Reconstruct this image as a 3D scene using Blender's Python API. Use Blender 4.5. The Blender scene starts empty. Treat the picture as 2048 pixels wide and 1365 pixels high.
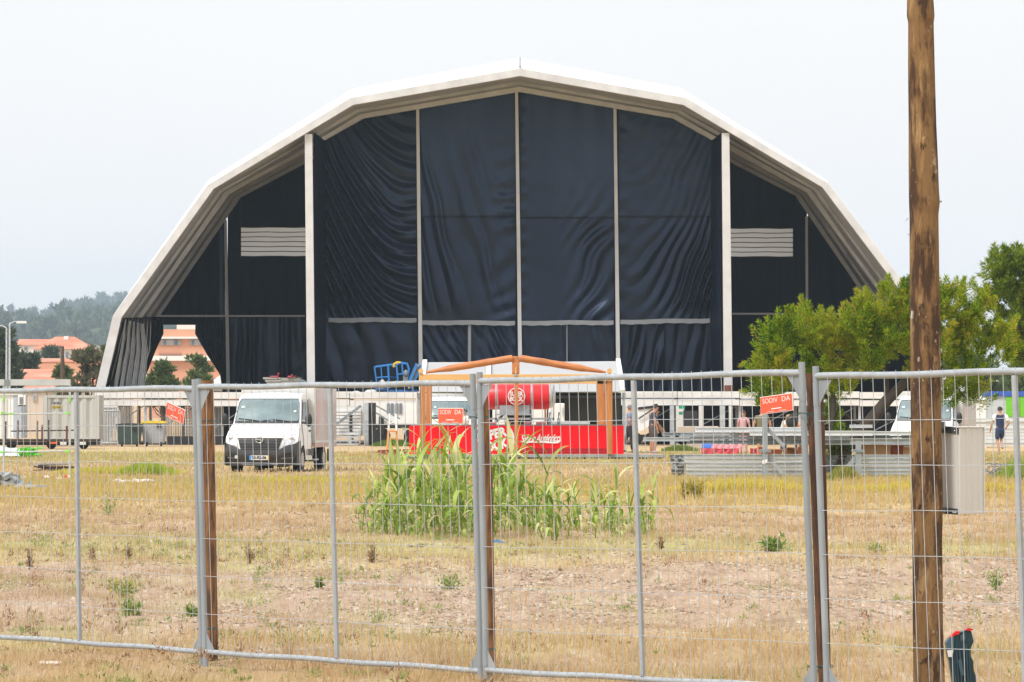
import bpy, bmesh, math, random
import numpy as np
from mathutils import Vector, Matrix, noise
random.seed(7); RNG = np.random.default_rng(11)
SC = bpy.context.scene
COL = SC.collection
PI = math.pi

# ------------------------------------------------------------------ camera, sky, sun, exposure
EYE, FPX, HOR = 1.77, 9000.0, 815.0
cam_d = bpy.data.cameras.new('camera'); cam = bpy.data.objects.new('camera', cam_d); COL.objects.link(cam)
cam_d.sensor_width = 36; cam_d.lens = 36 * FPX / 2048; cam_d.clip_start = 0.5; cam_d.clip_end = 9000
cam.location = (0, 0, EYE)
cam.rotation_euler = (PI / 2 + math.atan((HOR - 682.5) / FPX), 0, 0)
SC.camera = cam

SUN_EL, SUN_AZ = math.radians(52), math.atan2(-0.62, -0.6)      # behind the camera, to the left
world = bpy.data.worlds.new("World"); SC.world = world; world.use_nodes = True
wn = world.node_tree; wn.nodes.clear()
def wnode(t): return wn.nodes.new(t)
sky = wnode('ShaderNodeTexSky'); sky.sky_type = 'NISHITA'; sky.sun_disc = False
sky.sun_elevation = SUN_EL; sky.sun_rotation = SUN_AZ; sky.dust_density = 4; sky.air_density = 1.2
tc = wnode('ShaderNodeTexCoord'); sep = wnode('ShaderNodeSeparateXYZ')
wn.links.new(tc.outputs['Generated'], sep.inputs[0])
ramp = wnode('ShaderNodeValToRGB'); wn.links.new(sep.outputs[2], ramp.inputs[0])
e = ramp.color_ramp.elements
e[0].position = 0.0; e[0].color = (.82, .80, .80, 1)
e[1].position = 1.0; e[1].color = (1.06, 1.06, 1.06, 1)
for p, c in ((.03, (.815, .80, .80)), (.07, (.82, .81, .81)), (.12, (.84, .83, .83)), (.3, (.98, .985, 1.0))):
    k = e.new(p); k.color = (*c, 1)
ns = wnode('ShaderNodeTexNoise'); ns.inputs['Scale'].default_value = 5; ns.inputs['Detail'].default_value = 4
wn.links.new(tc.outputs['Generated'], ns.inputs['Vector'])
nm = wnode('ShaderNodeMapRange'); nm.inputs['To Min'].default_value = .95; nm.inputs['To Max'].default_value = 1.05
wn.links.new(ns.outputs[0], nm.inputs[0])
mul = wnode('ShaderNodeVectorMath'); mul.operation = 'SCALE'
wn.links.new(ramp.outputs[0], mul.inputs[0]); wn.links.new(nm.outputs[0], mul.inputs['Scale'])
sc2 = wnode('ShaderNodeVectorMath'); sc2.operation = 'SCALE'; sc2.inputs['Scale'].default_value = 6.3
wn.links.new(mul.outputs[0], sc2.inputs[0])
mx = wnode('ShaderNodeMix'); mx.data_type = 'RGBA'; mx.inputs[0].default_value = .92       # thick cloud layer over the clear sky
wn.links.new(sky.outputs[0], mx.inputs[6]); wn.links.new(sc2.outputs[0], mx.inputs[7])
bg = wnode('ShaderNodeBackground'); bg.inputs[1].default_value = 0.1
wn.links.new(mx.outputs[2], bg.inputs[0])
wo = wnode('ShaderNodeOutputWorld'); wn.links.new(bg.outputs[0], wo.inputs[0])

sl = bpy.data.lights.new('sun', 'SUN'); sl.energy = 1.5; sl.angle = math.radians(14); sl.color = (1, .975, .935)
so = bpy.data.objects.new('sun', sl); COL.objects.link(so)
sd = Vector((math.sin(SUN_AZ) * math.cos(SUN_EL), math.cos(SUN_AZ) * math.cos(SUN_EL), math.sin(SUN_EL)))
so.rotation_euler = sd.to_track_quat('Z', 'Y').to_euler(); so.location = (-10, -10, 40)
SC.view_settings.view_transform = 'Standard'; SC.view_settings.look = 'None'
SC.view_settings.gamma = 1; SC.view_settings.exposure = 1.0
SC.cycles.use_denoising = True
SC.cycles.max_bounces = 5; SC.cycles.diffuse_bounces = 3; SC.cycles.glossy_bounces = 2
SC.cycles.transmission_bounces = 3; SC.cycles.transparent_max_bounces = 6; SC.cycles.volume_bounces = 1
SC.cycles.caustics_reflective = False; SC.cycles.caustics_refractive = False

# ------------------------------------------------------------------ helpers
def P(px, py, D): return Vector(((px - 1024) / FPX * D, D, EYE + (HOR - py) / FPX * D))
def DG(py): return EYE * FPX / (py - HOR)
def G(px, py): D = DG(py); return Vector(((px - 1024) / FPX * D, D, 0))
def X(px, D): return (px - 1024) / FPX * D
def Z(py, D): return EYE + (HOR - py) / FPX * D
def smooth(a, b, x):
    t = np.clip((x - a) / (b - a), 0, 1); return t * t * (3 - 2 * t)

MATS = {}
def mat(name, col, rough=.6, metal=0., var=.12, scale=6., bump=0., bscale=40., stretch=(1, 1, 1), col2=None, fac2=(.45, .62),
        spec=.5, tint=None, sheen=0., alpha=1., trans=0., coat=0., coord='Object', scale2=None):
    """procedural principled material: base colour varied by noise, optional second colour in patches, optional bump"""
    if name in MATS: return MATS[name]
    m = bpy.data.materials.new(name); m.use_nodes = True; MATS[name] = m
    nt = m.node_tree; b = nt.nodes['Principled BSDF']
    b.inputs['Roughness'].default_value = rough; b.inputs['Metallic'].default_value = metal
    b.inputs['Specular IOR Level'].default_value = spec
    if tint: b.inputs['Specular Tint'].default_value = (*tint, 1)
    if sheen: b.inputs['Sheen Weight'].default_value = sheen
    if coat: b.inputs['Coat Weight'].default_value = coat; b.inputs['Coat Roughness'].default_value = .08
    if trans: b.inputs['Transmission Weight'].default_value = trans
    if alpha < 1: b.inputs['Alpha'].default_value = alpha
    t = nt.nodes.new('ShaderNodeTexCoord'); mp = nt.nodes.new('ShaderNodeMapping')
    mp.inputs['Scale'].default_value = stretch
    nt.links.new(t.outputs[coord], mp.inputs[0])
    n = nt.nodes.new('ShaderNodeTexNoise'); n.inputs['Scale'].default_value = scale; n.inputs['Detail'].default_value = 6
    nt.links.new(mp.outputs[0], n.inputs['Vector'])
    r = nt.nodes.new('ShaderNodeMapRange'); r.inputs['From Min'].default_value = .25; r.inputs['From Max'].default_value = .75
    r.inputs['To Min'].default_value = 1 - var; r.inputs['To Max'].default_value = 1 + var
    nt.links.new(n.outputs[0], r.inputs[0])
    v = nt.nodes.new('ShaderNodeVectorMath'); v.operation = 'SCALE'
    nt.links.new(r.outputs[0], v.inputs['Scale'])
    if col2 is not None:
        n2 = nt.nodes.new('ShaderNodeTexNoise'); n2.inputs['Scale'].default_value = scale2 or scale * .45; n2.inputs['Detail'].default_value = 5
        nt.links.new(mp.outputs[0], n2.inputs['Vector'])
        r2 = nt.nodes.new('ShaderNodeMapRange'); r2.inputs['From Min'].default_value = fac2[0]; r2.inputs['From Max'].default_value = fac2[1]
        nt.links.new(n2.outputs[0], r2.inputs[0])
        x = nt.nodes.new('ShaderNodeMix'); x.data_type = 'RGBA'
        x.inputs[6].default_value = (*col, 1); x.inputs[7].default_value = (*col2, 1)
        nt.links.new(r2.outputs[0], x.inputs[0]); nt.links.new(x.outputs[2], v.inputs[0])
    else:
        v.inputs[0].default_value = col
    nt.links.new(v.outputs[0], b.inputs['Base Color'])
    if bump:
        n3 = nt.nodes.new('ShaderNodeTexNoise'); n3.inputs['Scale'].default_value = bscale; n3.inputs['Detail'].default_value = 4
        nt.links.new(mp.outputs[0], n3.inputs['Vector'])
        bp = nt.nodes.new('ShaderNodeBump'); bp.inputs['Strength'].default_value = bump; bp.inputs['Distance'].default_value = .02
        nt.links.new(n3.outputs[0], bp.inputs['Height']); nt.links.new(bp.outputs[0], b.inputs['Normal'])
    return m

ORG = {}
def tag(o, label=None, cat=None, group=None, kind=None):
    if label: o['label'] = label
    if cat: o['category'] = cat
    if group: o['group'] = group
    if kind: o['kind'] = kind
    return o
def empty(name, loc, label, cat, group=None):
    o = bpy.data.objects.new(name, None); COL.objects.link(o); o.location = loc; o.empty_display_size = .3
    ORG[o] = Vector(loc); return tag(o, label, cat, group)
def link(name, me, parent=None):
    o = bpy.data.objects.new(name, me); COL.objects.link(o)
    if parent is not None: o.parent = parent
    return o

class MB:
    def __init__(s): s.v = []; s.f = []; s.sm = []
    def add(s, vs, fs, sm=False):
        n = len(s.v); s.v += [tuple(p) for p in vs]; s.f += [tuple(i + n for i in f) for f in fs]; s.sm += [sm] * len(fs); return s
    def box(s, c, d, rz=0, rx=0, ry=0):
        M = Matrix.Rotation(rz, 3, 'Z') @ Matrix.Rotation(ry, 3, 'Y') @ Matrix.Rotation(rx, 3, 'X')
        c = Vector(c)
        vs = [c + M @ Vector((x * d[0] / 2, y * d[1] / 2, z * d[2] / 2)) for z in (-1, 1) for y in (-1, 1) for x in (-1, 1)]
        return s.add(vs, [(0, 2, 3, 1), (4, 5, 7, 6), (0, 1, 5, 4), (2, 6, 7, 3), (0, 4, 6, 2), (1, 3, 7, 5)])
    def bb(s, x0, x1, y0, y1, z0, z1): return s.box(((x0 + x1) / 2, (y0 + y1) / 2, (z0 + z1) / 2), (abs(x1 - x0), abs(y1 - y0), abs(z1 - z0)))
    def bar(s, a, b, w, h, up=(0, 0, 1)):
        """rectangular bar from a to b, w across, h along up"""
        a = Vector(a); b = Vector(b); d = (b - a).normalized(); u = Vector(up)
        if abs(d.dot(u)) > .98: u = Vector((0, 1, 0))
        r = d.cross(u).normalized(); u = r.cross(d).normalized()
        vs = [p + r * sx * w / 2 + u * sz * h / 2 for p in (a, b) for sz in (-1, 1) for sx in (-1, 1)]
        return s.add(vs, [(0, 2, 3, 1), (4, 5, 7, 6), (0, 1, 5, 4), (2, 6, 7, 3), (0, 4, 6, 2), (1, 3, 7, 5)])
    def tube(s, pts, r, n=8, cap=True):
        pts = [Vector(p) for p in pts]; R = r if hasattr(r, '__len__') else [r] * len(pts)
        vs = []; prev = None
        for i, p in enumerate(pts):
            d = (pts[min(i + 1, len(pts) - 1)] - pts[max(i - 1, 0)]).normalized()
            if prev is None:
                u = Vector((0, 0, 1)) if abs(d.z) < .9 else Vector((0, 1, 0))
            else: u = prev
            u = (u - d * u.dot(d)).normalized(); w = d.cross(u); prev = u
            vs += [p + (u * math.cos(2 * PI * k / n) + w * math.sin(2 * PI * k / n)) * R[i] for k in range(n)]
        fs = [(i * n + k, i * n + (k + 1) % n, (i + 1) * n + (k + 1) % n, (i + 1) * n + k) for i in range(len(pts) - 1) for k in range(n)]
        s.add(vs, fs, True)
        if cap:
            s.add(vs[:n], [tuple(range(n))[::-1]]); s.add(vs[-n:], [tuple(range(n))])
        return s
    def cyl(s, a, b, r, n=16): return s.tube([a, b], r, n)
    def prism(s, pts, off):
        """polygon pts (3d, planar) extruded by off"""
        pts = [Vector(p) for p in pts]; off = Vector(off); n = len(pts)
        return s.add(pts + [p + off for p in pts], [tuple(range(n))[::-1], tuple(range(n, 2 * n))] + [(i, (i + 1) % n, n + (i + 1) % n, n + i) for i in range(n)])
    def sphere(s, c, r, n=10, m=7):
        c = Vector(c); r = r if hasattr(r, '__len__') else (r, r, r); vs = []
        for j in range(m + 1):
            t = PI * j / m
            for i in range(n):
                a = 2 * PI * i / n; vs.append(c + Vector((r[0] * math.sin(t) * math.cos(a), r[1] * math.sin(t) * math.sin(a), r[2] * math.cos(t))))
        return s.add(vs, [(j * n + i, (j + 1) * n + i, (j + 1) * n + (i + 1) % n, j * n + (i + 1) % n) for j in range(m) for i in range(n)], True)
    def grid(s, A, smth=True):
        """A: array (n, m, 3)"""
        n, m = A.shape[:2]
        return s.add([tuple(p) for p in A.reshape(-1, 3)], [(i * m + j, i * m + j + 1, (i + 1) * m + j + 1, (i + 1) * m + j) for i in range(n - 1) for j in range(m - 1)], smth)
    def build(s, name, m, parent=None, label=None, cat=None, group=None, kind=None, bevel=0, local=False):
        org = Vector((0, 0, 0))
        if parent is not None: org = ORG.get(parent, Vector((0, 0, 0)))
        elif not local:
            a = np.array(s.v); org = Vector((float(a[:, 0].mean()), float(a[:, 1].mean()), float(a[:, 2].min())))
        me = bpy.data.meshes.new(name)
        me.from_pydata([(p[0] - org.x, p[1] - org.y, p[2] - org.z) for p in s.v], [], s.f)
        me.polygons.foreach_set('use_smooth', s.sm); me.materials.append(m); me.update()
        o = link(name, me, parent); ORG[o] = org
        if parent is None: o.location = org
        if bevel:
            b = o.modifiers.new('bevel', 'BEVEL'); b.width = bevel; b.segments = 2; b.limit_method = 'ANGLE'
        return tag(o, label, cat, group, kind)

def tris_mesh(name, V, F, m, parent=None, org=None):
    """fast mesh from numpy (n,3) verts and (k,3) tris"""
    org = ORG.get(parent, Vector((0, 0, 0))) if parent is not None else (org or Vector((0, 0, 0)))
    V = np.asarray(V, dtype=np.float32) - np.array(org, dtype=np.float32); F = np.asarray(F, dtype=np.int32)
    me = bpy.data.meshes.new(name); me.vertices.add(len(V)); me.vertices.foreach_set('co', V.ravel())
    me.loops.add(F.size); me.loops.foreach_set('vertex_index', F.ravel())
    me.polygons.add(len(F)); me.polygons.foreach_set('loop_start', np.arange(0, F.size, 3, dtype=np.int32))
    me.polygons.foreach_set('loop_total', np.full(len(F), 3, dtype=np.int32))
    me.update(calc_edges=True); me.validate(); me.materials.append(m)
    o = link(name, me, parent); ORG[o] = Vector(org)
    if parent is None: o.location = org
    return o

def text_mb(body, size, bold=0., shear=0., ext=.004, space=1., align='CENTER'):
    """lettering as plain mesh data lying in the local XZ plane, facing -Y"""
    c = bpy.data.curves.new('lettering', 'FONT'); c.body = body; c.size = size; c.offset = bold; c.shear = shear; c.extrude = ext
    c.space_character = space; c.align_x = align; c.align_y = 'CENTER'; c.resolution_u = 3
    o = bpy.data.objects.new('lettering', c); COL.objects.link(o)
    dg = bpy.context.evaluated_depsgraph_get(); dg.update()
    me = bpy.data.meshes.new_from_object(o.evaluated_get(dg))
    mb = MB(); mb.add([(v.co.x, -v.co.z, v.co.y) for v in me.vertices], [tuple(p.vertices) for p in me.polygons])
    bpy.data.objects.remove(o); bpy.data.curves.remove(c); bpy.data.meshes.remove(me)
    return mb
def place(mb, loc, rz=0, tilt=0, sx=1., sz=1.):
    """scale, turn in its own plane by tilt, then about Z by rz, then move"""
    M = Matrix.Rotation(rz, 3, 'Z') @ Matrix.Rotation(-tilt, 3, 'Y'); loc = Vector(loc)
    mb.v = [tuple(loc + M @ Vector((p[0] * sx, p[1], p[2] * sz))) for p in mb.v]; return mb

def fit(mb, width, height):
    a = np.array(mb.v); c = (a.max(0) + a.min(0)) / 2; s = (width / (a[:, 0].max() - a[:, 0].min()), 1, height / (a[:, 2].max() - a[:, 2].min()))
    mb.v = [((p[0] - c[0]) * s[0], p[1], (p[2] - c[2]) * s[2]) for p in mb.v]; return mb
# common materials
M_galv = mat('galvanised_steel', (.27, .30, .325), .6, .15, .14, 9, .08, 60, (1, 1, .3), col2=(.33, .36, .38))
M_galv_lt = mat('galvanised_tube', (.37, .40, .425), .5, .2, .16, 12, .08, 60, col2=(.31, .335, .355), fac2=(.5, .75))
M_wire = mat('galvanised_wire', (.45, .47, .49), .5, .2, .1, 20)
M_alu = mat('aluminium_beam', (.50, .54, .57), .5, .35, .15, 3, 0, 40, (1, 1, 4), col2=(.36, .40, .43), fac2=(.45, .7))
M_alu_dk = mat('weathered_aluminium', (.22, .25, .27), .55, .3, .25, 5)
M_white = mat('white_paint', (.78, .78, .77), .45, 0, .04, 3)
M_offwhite = mat('off_white_panel', (.62, .62, .60), .6, 0, .1, 2, col2=(.5, .5, .48), fac2=(.55, .8))
M_black = mat('black_plastic', (.018, .019, .021), .5, 0, .15, 8)
M_dark = mat('dark_cloth_and_shade', (.012, .015, .022), .7, 0, .2, 2)
M_rubber = mat('tyre_rubber', (.02, .02, .02), .8, 0, .15, 10)
M_ply = mat('plywood', (.55, .40, .25), .7, 0, .12, 4, .05, 30, (1, 6, 1))
M_card = mat('cardboard', (.50, .33, .20), .85, 0, .1, 4)
# ------------------------------------------------------------------ ground, grass, hill
def ground_colour(nt):
    """colour of the field as a function of where it is: bare pinkish soil, dry straw and greener strips"""
    g = nt.nodes.new('ShaderNodeNewGeometry')
    sx = nt.nodes.new('ShaderNodeSeparateXYZ'); nt.links.new(g.outputs['Position'], sx.inputs[0])
    def nse(scale, detail=5, st=(1, 1, 1), rough=.55):
        mp = nt.nodes.new('ShaderNodeMapping'); mp.inputs['Scale'].default_value = st
        nt.links.new(g.outputs['Position'], mp.inputs[0])
        n = nt.nodes.new('ShaderNodeTexNoise'); n.inputs['Scale'].default_value = scale; n.inputs['Detail'].default_value = detail
        n.inputs['Roughness'].default_value = rough
        nt.links.new(mp.outputs[0], n.inputs['Vector']); return n.outputs[0]
    def math_(op, a, b=None):
        m = nt.nodes.new('ShaderNodeMath'); m.operation = op
        for i, q in enumerate((a, b)):
            if q is None: continue
            if isinstance(q, (int, float)): m.inputs[i].default_value = q
            else: nt.links.new(q, m.inputs[i])
        return m.outputs[0]
    def rng(s, a, b, lo=0., hi=1.):
        r = nt.nodes.new('ShaderNodeMapRange'); r.inputs['From Min'].default_value = a; r.inputs['From Max'].default_value = b
        r.inputs['To Min'].default_value = lo; r.inputs['To Max'].default_value = hi
        nt.links.new(s, r.inputs[0]); return r.outputs[0]
    def mix(f, a, b):
        x = nt.nodes.new('ShaderNodeMix'); x.data_type = 'RGBA'
        if isinstance(f, float): x.inputs[0].default_value = f
        else: nt.links.new(f, x.inputs[0])
        for i, q in ((6, a), (7, b)):
            if isinstance(q, tuple): x.inputs[i].default_value = (*q, 1)
            else: nt.links.new(q, x.inputs[i])
        return x.outputs[2]
    y = sx.outputs[1]
    # strips across the field, edges wandering with a broad noise
    wob = rng(nse(.16, 4, (1, .45, 1)), .3, .7, -1, 1)
    yw = math_('ADD', y, math_('MULTIPLY', wob, math_('MULTIPLY', y, .085)))
    lg = math_('LOGARITHM', yw, 10.0)
    t = rng(lg, 1.3, 2.5)
    rp = nt.nodes.new('ShaderNodeValToRGB'); nt.links.new(t, rp.inputs[0]); el = rp.color_ramp.elements
    straw = (.54, .385, .20); soil = (.50, .35, .25); tan = (.49, .33, .195); green = (.32, .28, .075); gold = (.50, .37, .09); olive = (.38, .33, .09)
    stops = [(26, straw), (31, tan), (34, straw), (37, soil), (48, soil), (52, straw), (56, (.45, .40, .17)), (62, tan), (72, tan), (80, straw), (88, gold), (100, gold), (107, olive),
             (113, gold), (119, tan), (127, straw), (140, (.43, .32, .15)), (152, olive), (165, olive), (185, straw), (220, tan)]
    f = lambda d: (math.log10(d) - 1.3) / 1.2
    el[0].position = 0; el[0].color = (*straw, 1); el[1].position = 1; el[1].color = (*tan, 1)
    for d, c in stops: k = el.new(f(d)); k.color = (*c, 1)
    col = rp.outputs[0]
    # greener on the left foreground, barer on the right
    gr = math_('MULTIPLY', rng(nse(.55, 5, (1, .35, 1)), .50, .68), math_('MULTIPLY', rng(sx.outputs[0], 1.5, -3.5), rng(y, 70, 50)))
    col = mix(math_('MULTIPLY', gr, .65), col, (.38, .40, .14))
    col = mix(math_('MULTIPLY', rng(nse(.9, 6, (1, .16, 1), .7), .50, .62), .42), col, (.46, .42, .17))
    col = mix(math_('MULTIPLY', rng(nse(1.9, 6, (1, .14, 1), .75), .50, .64), .6), col, (.56, .44, .30))
    col = mix(math_('MULTIPLY', rng(nse(2.6, 6, (1, .14, 1), .75), .54, .66), .6), col, (.33, .20, .12))
    return col, nse, rng, mix, math_

gm = bpy.data.materials.new('dry_field'); gm.use_nodes = True; nt = gm.node_tree; b = nt.nodes['Principled BSDF']
b.inputs['Roughness'].default_value = .95; b.inputs['Specular IOR Level'].default_value = .1
col, nse, rng, mix, math_ = ground_colour(nt)
gp = nt.nodes.new('ShaderNodeNewGeometry'); sp = nt.nodes.new('ShaderNodeSeparateXYZ'); nt.links.new(gp.outputs['Position'], sp.inputs[0])
zone = math_('MULTIPLY', rng(sp.outputs[1], 33, 37), rng(sp.outputs[1], 54, 49)); zone = math_('MULTIPLY', zone, rng(sp.outputs[0], -4, 0, .35, 1))
crev_shade = rng(nse(2.2, 8, (1, .22, 1), .8), .52, .60); col = mix(math_('MULTIPLY', math_('MULTIPLY', crev_shade, zone), .75), col, (.30, .20, .14))  # dark noise patches paint the shade of crevices into the soil
pal = rng(nse(3.1, 8, (1, .16, 1), .8), .55, .62); col = mix(math_('MULTIPLY', math_('MULTIPLY', pal, zone), .8), col, (.66, .56, .46))
fine = nse(11, 6, (1, .12, 1), .75)
col = mix(math_('MULTIPLY', rng(fine, .53, .66), .55), col, (.26, .17, .10)); col = mix(rng(nse(17, 4, (1, .1, 1)), .58, .70), col, (.60, .50, .39))
nt.links.new(col, b.inputs['Base Color'])
bp = nt.nodes.new('ShaderNodeBump'); bp.inputs['Strength'].default_value = .9; bp.inputs['Distance'].default_value = .05
nt.links.new(nse(9, 8, (1, 1, 1), .75), bp.inputs['Height']); nt.links.new(bp.outputs[0], b.inputs['Normal'])

def hill_z(x, y):
    h = np.clip((y - 420) / 4100, 0, 1.1) ** 1.25 * 80
    return h * (1 - smooth(-40, 30, x * 900 / np.maximum(y, 300)))
def ground_z(x, y):
    near = np.clip((130 - y) / 50, 0, 1)
    return near * (.022 * np.sin(x * 1.9 + y * .7) + .018 * np.sin(y * 1.3 - x * .8 + 2) + .012 * np.sin(x * 5.1 + 1.3 * y))
ys = np.concatenate([[-200, -60, 0, 10, 18], np.arange(22, 62, .22), np.arange(62, 135, .6), np.geomspace(136, 5200, 70)])
xs = np.concatenate([-np.geomspace(1500, 16, 22), np.arange(-15.5, 15.6, .35), np.geomspace(16, 1500, 22)])
XX, YY = np.meshgrid(xs, ys); ZZ = ground_z(XX, YY) + hill_z(XX, YY)
mb = MB(); mb.grid(np.stack([XX, YY, ZZ], -1)); ground = mb.build('ground', gm, kind='structure', local=True)

# grass blades: tapered triangles on the field, coloured by the same strips
bm_ = bpy.data.materials.new('grass_blades'); bm_.use_nodes = True; nt = bm_.node_tree; b = nt.nodes['Principled BSDF']
b.inputs['Roughness'].default_value = .8; b.inputs['Specular IOR Level'].default_value = .15
col, nse, rng, mix, math_ = ground_colour(nt)
g = nt.nodes.new('ShaderNodeNewGeometry')
rr = nt.nodes.new('ShaderNodeValToRGB'); nt.links.new(g.outputs['Random Per Island'], rr.inputs[0]); el = rr.color_ramp.elements
el[0].color = (.42, .27, .14, 1); el[1].color = (.74, .60, .37, 1)
for p, c in ((.25, (.60, .44, .24)), (.5, (.52, .41, .19)), (.68, (.66, .48, .28)), (.85, (.38, .38, .12))):
    k = el.new(p); k.color = (*c, 1)
nt.links.new(mix(.42, col, rr.outputs[0]), b.inputs['Base Color'])
tr = nt.nodes.new('ShaderNodeBsdfTranslucent'); nt.links.new(mix(.42, col, rr.outputs[0]), tr.inputs[0])
ms = nt.nodes.new('ShaderNodeMixShader'); ms.inputs[0].default_value = .25
nt.links.new(b.outputs[0], ms.inputs[1]); nt.links.new(tr.outputs[0], ms.inputs[2]); nt.links.new(ms.outputs[0], nt.nodes['Material Output'].inputs[0])

def blades(x, y, h, w, lean=.5, rng_=RNG):
    n = len(x); a = rng_.uniform(0, 2 * PI, n); z = ground_z(x, y)
    # blade base roughly across the view so that thin blades are seen
    ba = rng_.normal(0, .6, n)
    dx, dy = np.cos(ba) * w / 2, np.sin(ba) * w / 2
    lx, ly = np.cos(a) * lean * h * rng_.uniform(.2, 1, n), np.sin(a) * lean * h * rng_.uniform(.2, 1, n)
    V = np.stack([np.stack([x - dx, y - dy, z - .01], -1), np.stack([x + dx, y + dy, z - .01], -1), np.stack([x + lx, y + ly, z + h], -1)], 1)
    return V
parts_ = []
def patch(y0, y1, dens, hmin, hmax, w, clump=.5, margin=1.5, lean=.6):
    # area-uniform in the visible wedge
    n = int(dens * .1138 * margin * (y1 ** 2 - y0 ** 2))
    y = np.sqrt(RNG.uniform(y0 ** 2, y1 ** 2, n)); x = RNG.uniform(-1, 1, n) * .1138 * margin * y
    q = np.array([noise.noise((a * 1.3, c * .7, 3.1)) + .5 * noise.noise((a * 4, c * 3, 7.7)) for a, c in zip(x, y)])
    soil = smooth(34, 38, y) * (1 - smooth(48, 53, y)) * smooth(-6, -.5, x) * .75
    keep = RNG.uniform(0, 1, n) < np.clip(.55 + clump * q * 1.8 - soil, .06, 1)
    x, y, q = x[keep], y[keep], q[keep]; m = len(x)
    h = RNG.uniform(hmin, hmax, m) * (1 + .8 * np.clip(q, -.5, 1)); parts_.append(blades(x, y, h, w * RNG.uniform(.6, 1.4, m), lean))
patch(24, 33, 900, .02, .065, .006)
patch(33, 50, 420, .02, .07, .008)
patch(50, 80, 170, .03, .09, .012)
patch(80, 112, 110, .06, .17, .02, .3)
patch(112, 175, 26, .05, .12, .035, .5)
patch(24, 80, 9, .10, .26, .006, .9)
patch(24, 34, 120, .06, .14, .007, 1.4, lean=.9)
V = np.concatenate(parts_); n = len(V)
dry = tris_mesh('dry_grass', V.reshape(-1, 3), np.arange(n * 3).reshape(-1, 3), bm_)
tag(dry, 'short dry straw-coloured grass covering the field', 'grass', kind='stuff')

# clods and bits of dead straw lying on the barer soil: small real pieces of many tones
dm = bpy.data.materials.new('clods_and_straw'); dm.use_nodes = True; nt = dm.node_tree; b = nt.nodes['Principled BSDF']; b.inputs['Roughness'].default_value = .95
g = nt.nodes.new('ShaderNodeNewGeometry'); rr = nt.nodes.new('ShaderNodeValToRGB'); nt.links.new(g.outputs['Random Per Island'], rr.inputs[0]); el = rr.color_ramp.elements
el[0].color = (.16, .10, .06, 1); el[1].color = (.60, .50, .39, 1)
for p, c in ((.3, (.30, .20, .13)), (.6, (.42, .31, .21)), (.85, (.50, .39, .28))): k = el.new(p); k.color = (*c, 1)
nt.links.new(rr.outputs[0], b.inputs['Base Color'])
def clods(y0, y1, dens, size, xlo=-1., wsoil=1.):
    n = int(dens * .1138 * 1.2 * (y1 ** 2 - y0 ** 2)); y = np.sqrt(RNG.uniform(y0 ** 2, y1 ** 2, n)); x = RNG.uniform(-1, 1, n) * .1138 * 1.2 * y
    q = np.array([noise.noise((a * .8, c * .35, 13.1)) + .6 * noise.noise((a * 3, c * 1.5, 17.7)) for a, c in zip(x, y)])
    so = smooth(32, 37, y) * (1 - smooth(49, 56, y)) * (.35 + .65 * smooth(-4, 1, x)) + .45 * smooth(58, 63, y) * (1 - smooth(70, 78, y)) + .12
    keep = RNG.uniform(0, 1, n) < np.clip(so * (.5 + 1.6 * q), .01, 1); x, y = x[keep], y[keep]; n = len(x); s = size * RNG.uniform(.35, 1.5, n) ** 1.3
    z = ground_z(x, y); c = np.stack([x, y, z - s * .05], -1); a = RNG.uniform(0, 2 * PI, n); st = RNG.uniform(.5, 2.2, n)
    tip = c + np.stack([RNG.normal(0, .4, n) * s, RNG.normal(0, .4, n) * s, s * RNG.uniform(.25, .9, n)], -1); vs = []
    for k in range(3): vs.append(c + np.stack([np.cos(a + k * 2.1) * s * st, np.sin(a + k * 2.1) * s, 0 * s], -1))
    V = np.stack(vs + [tip], 1); F = np.array([[0, 1, 3], [1, 2, 3], [2, 0, 3]]); return V.reshape(-1, 3), (F[None] + (np.arange(n) * 4)[:, None, None]).reshape(-1, 3)
VV, FF, o_ = [], [], 0
for a in ((25, 36, 120, .011), (36, 56, 330, .015), (56, 80, 60, .025)):
    v, f_ = clods(*a); VV.append(v); FF.append(f_ + o_); o_ += len(v)
cl_ = tris_mesh('clods', np.concatenate(VV), np.concatenate(FF), dm); tag(cl_, 'clods of dry soil and bits of dead straw on the bare ground', 'soil', kind='stuff')

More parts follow.
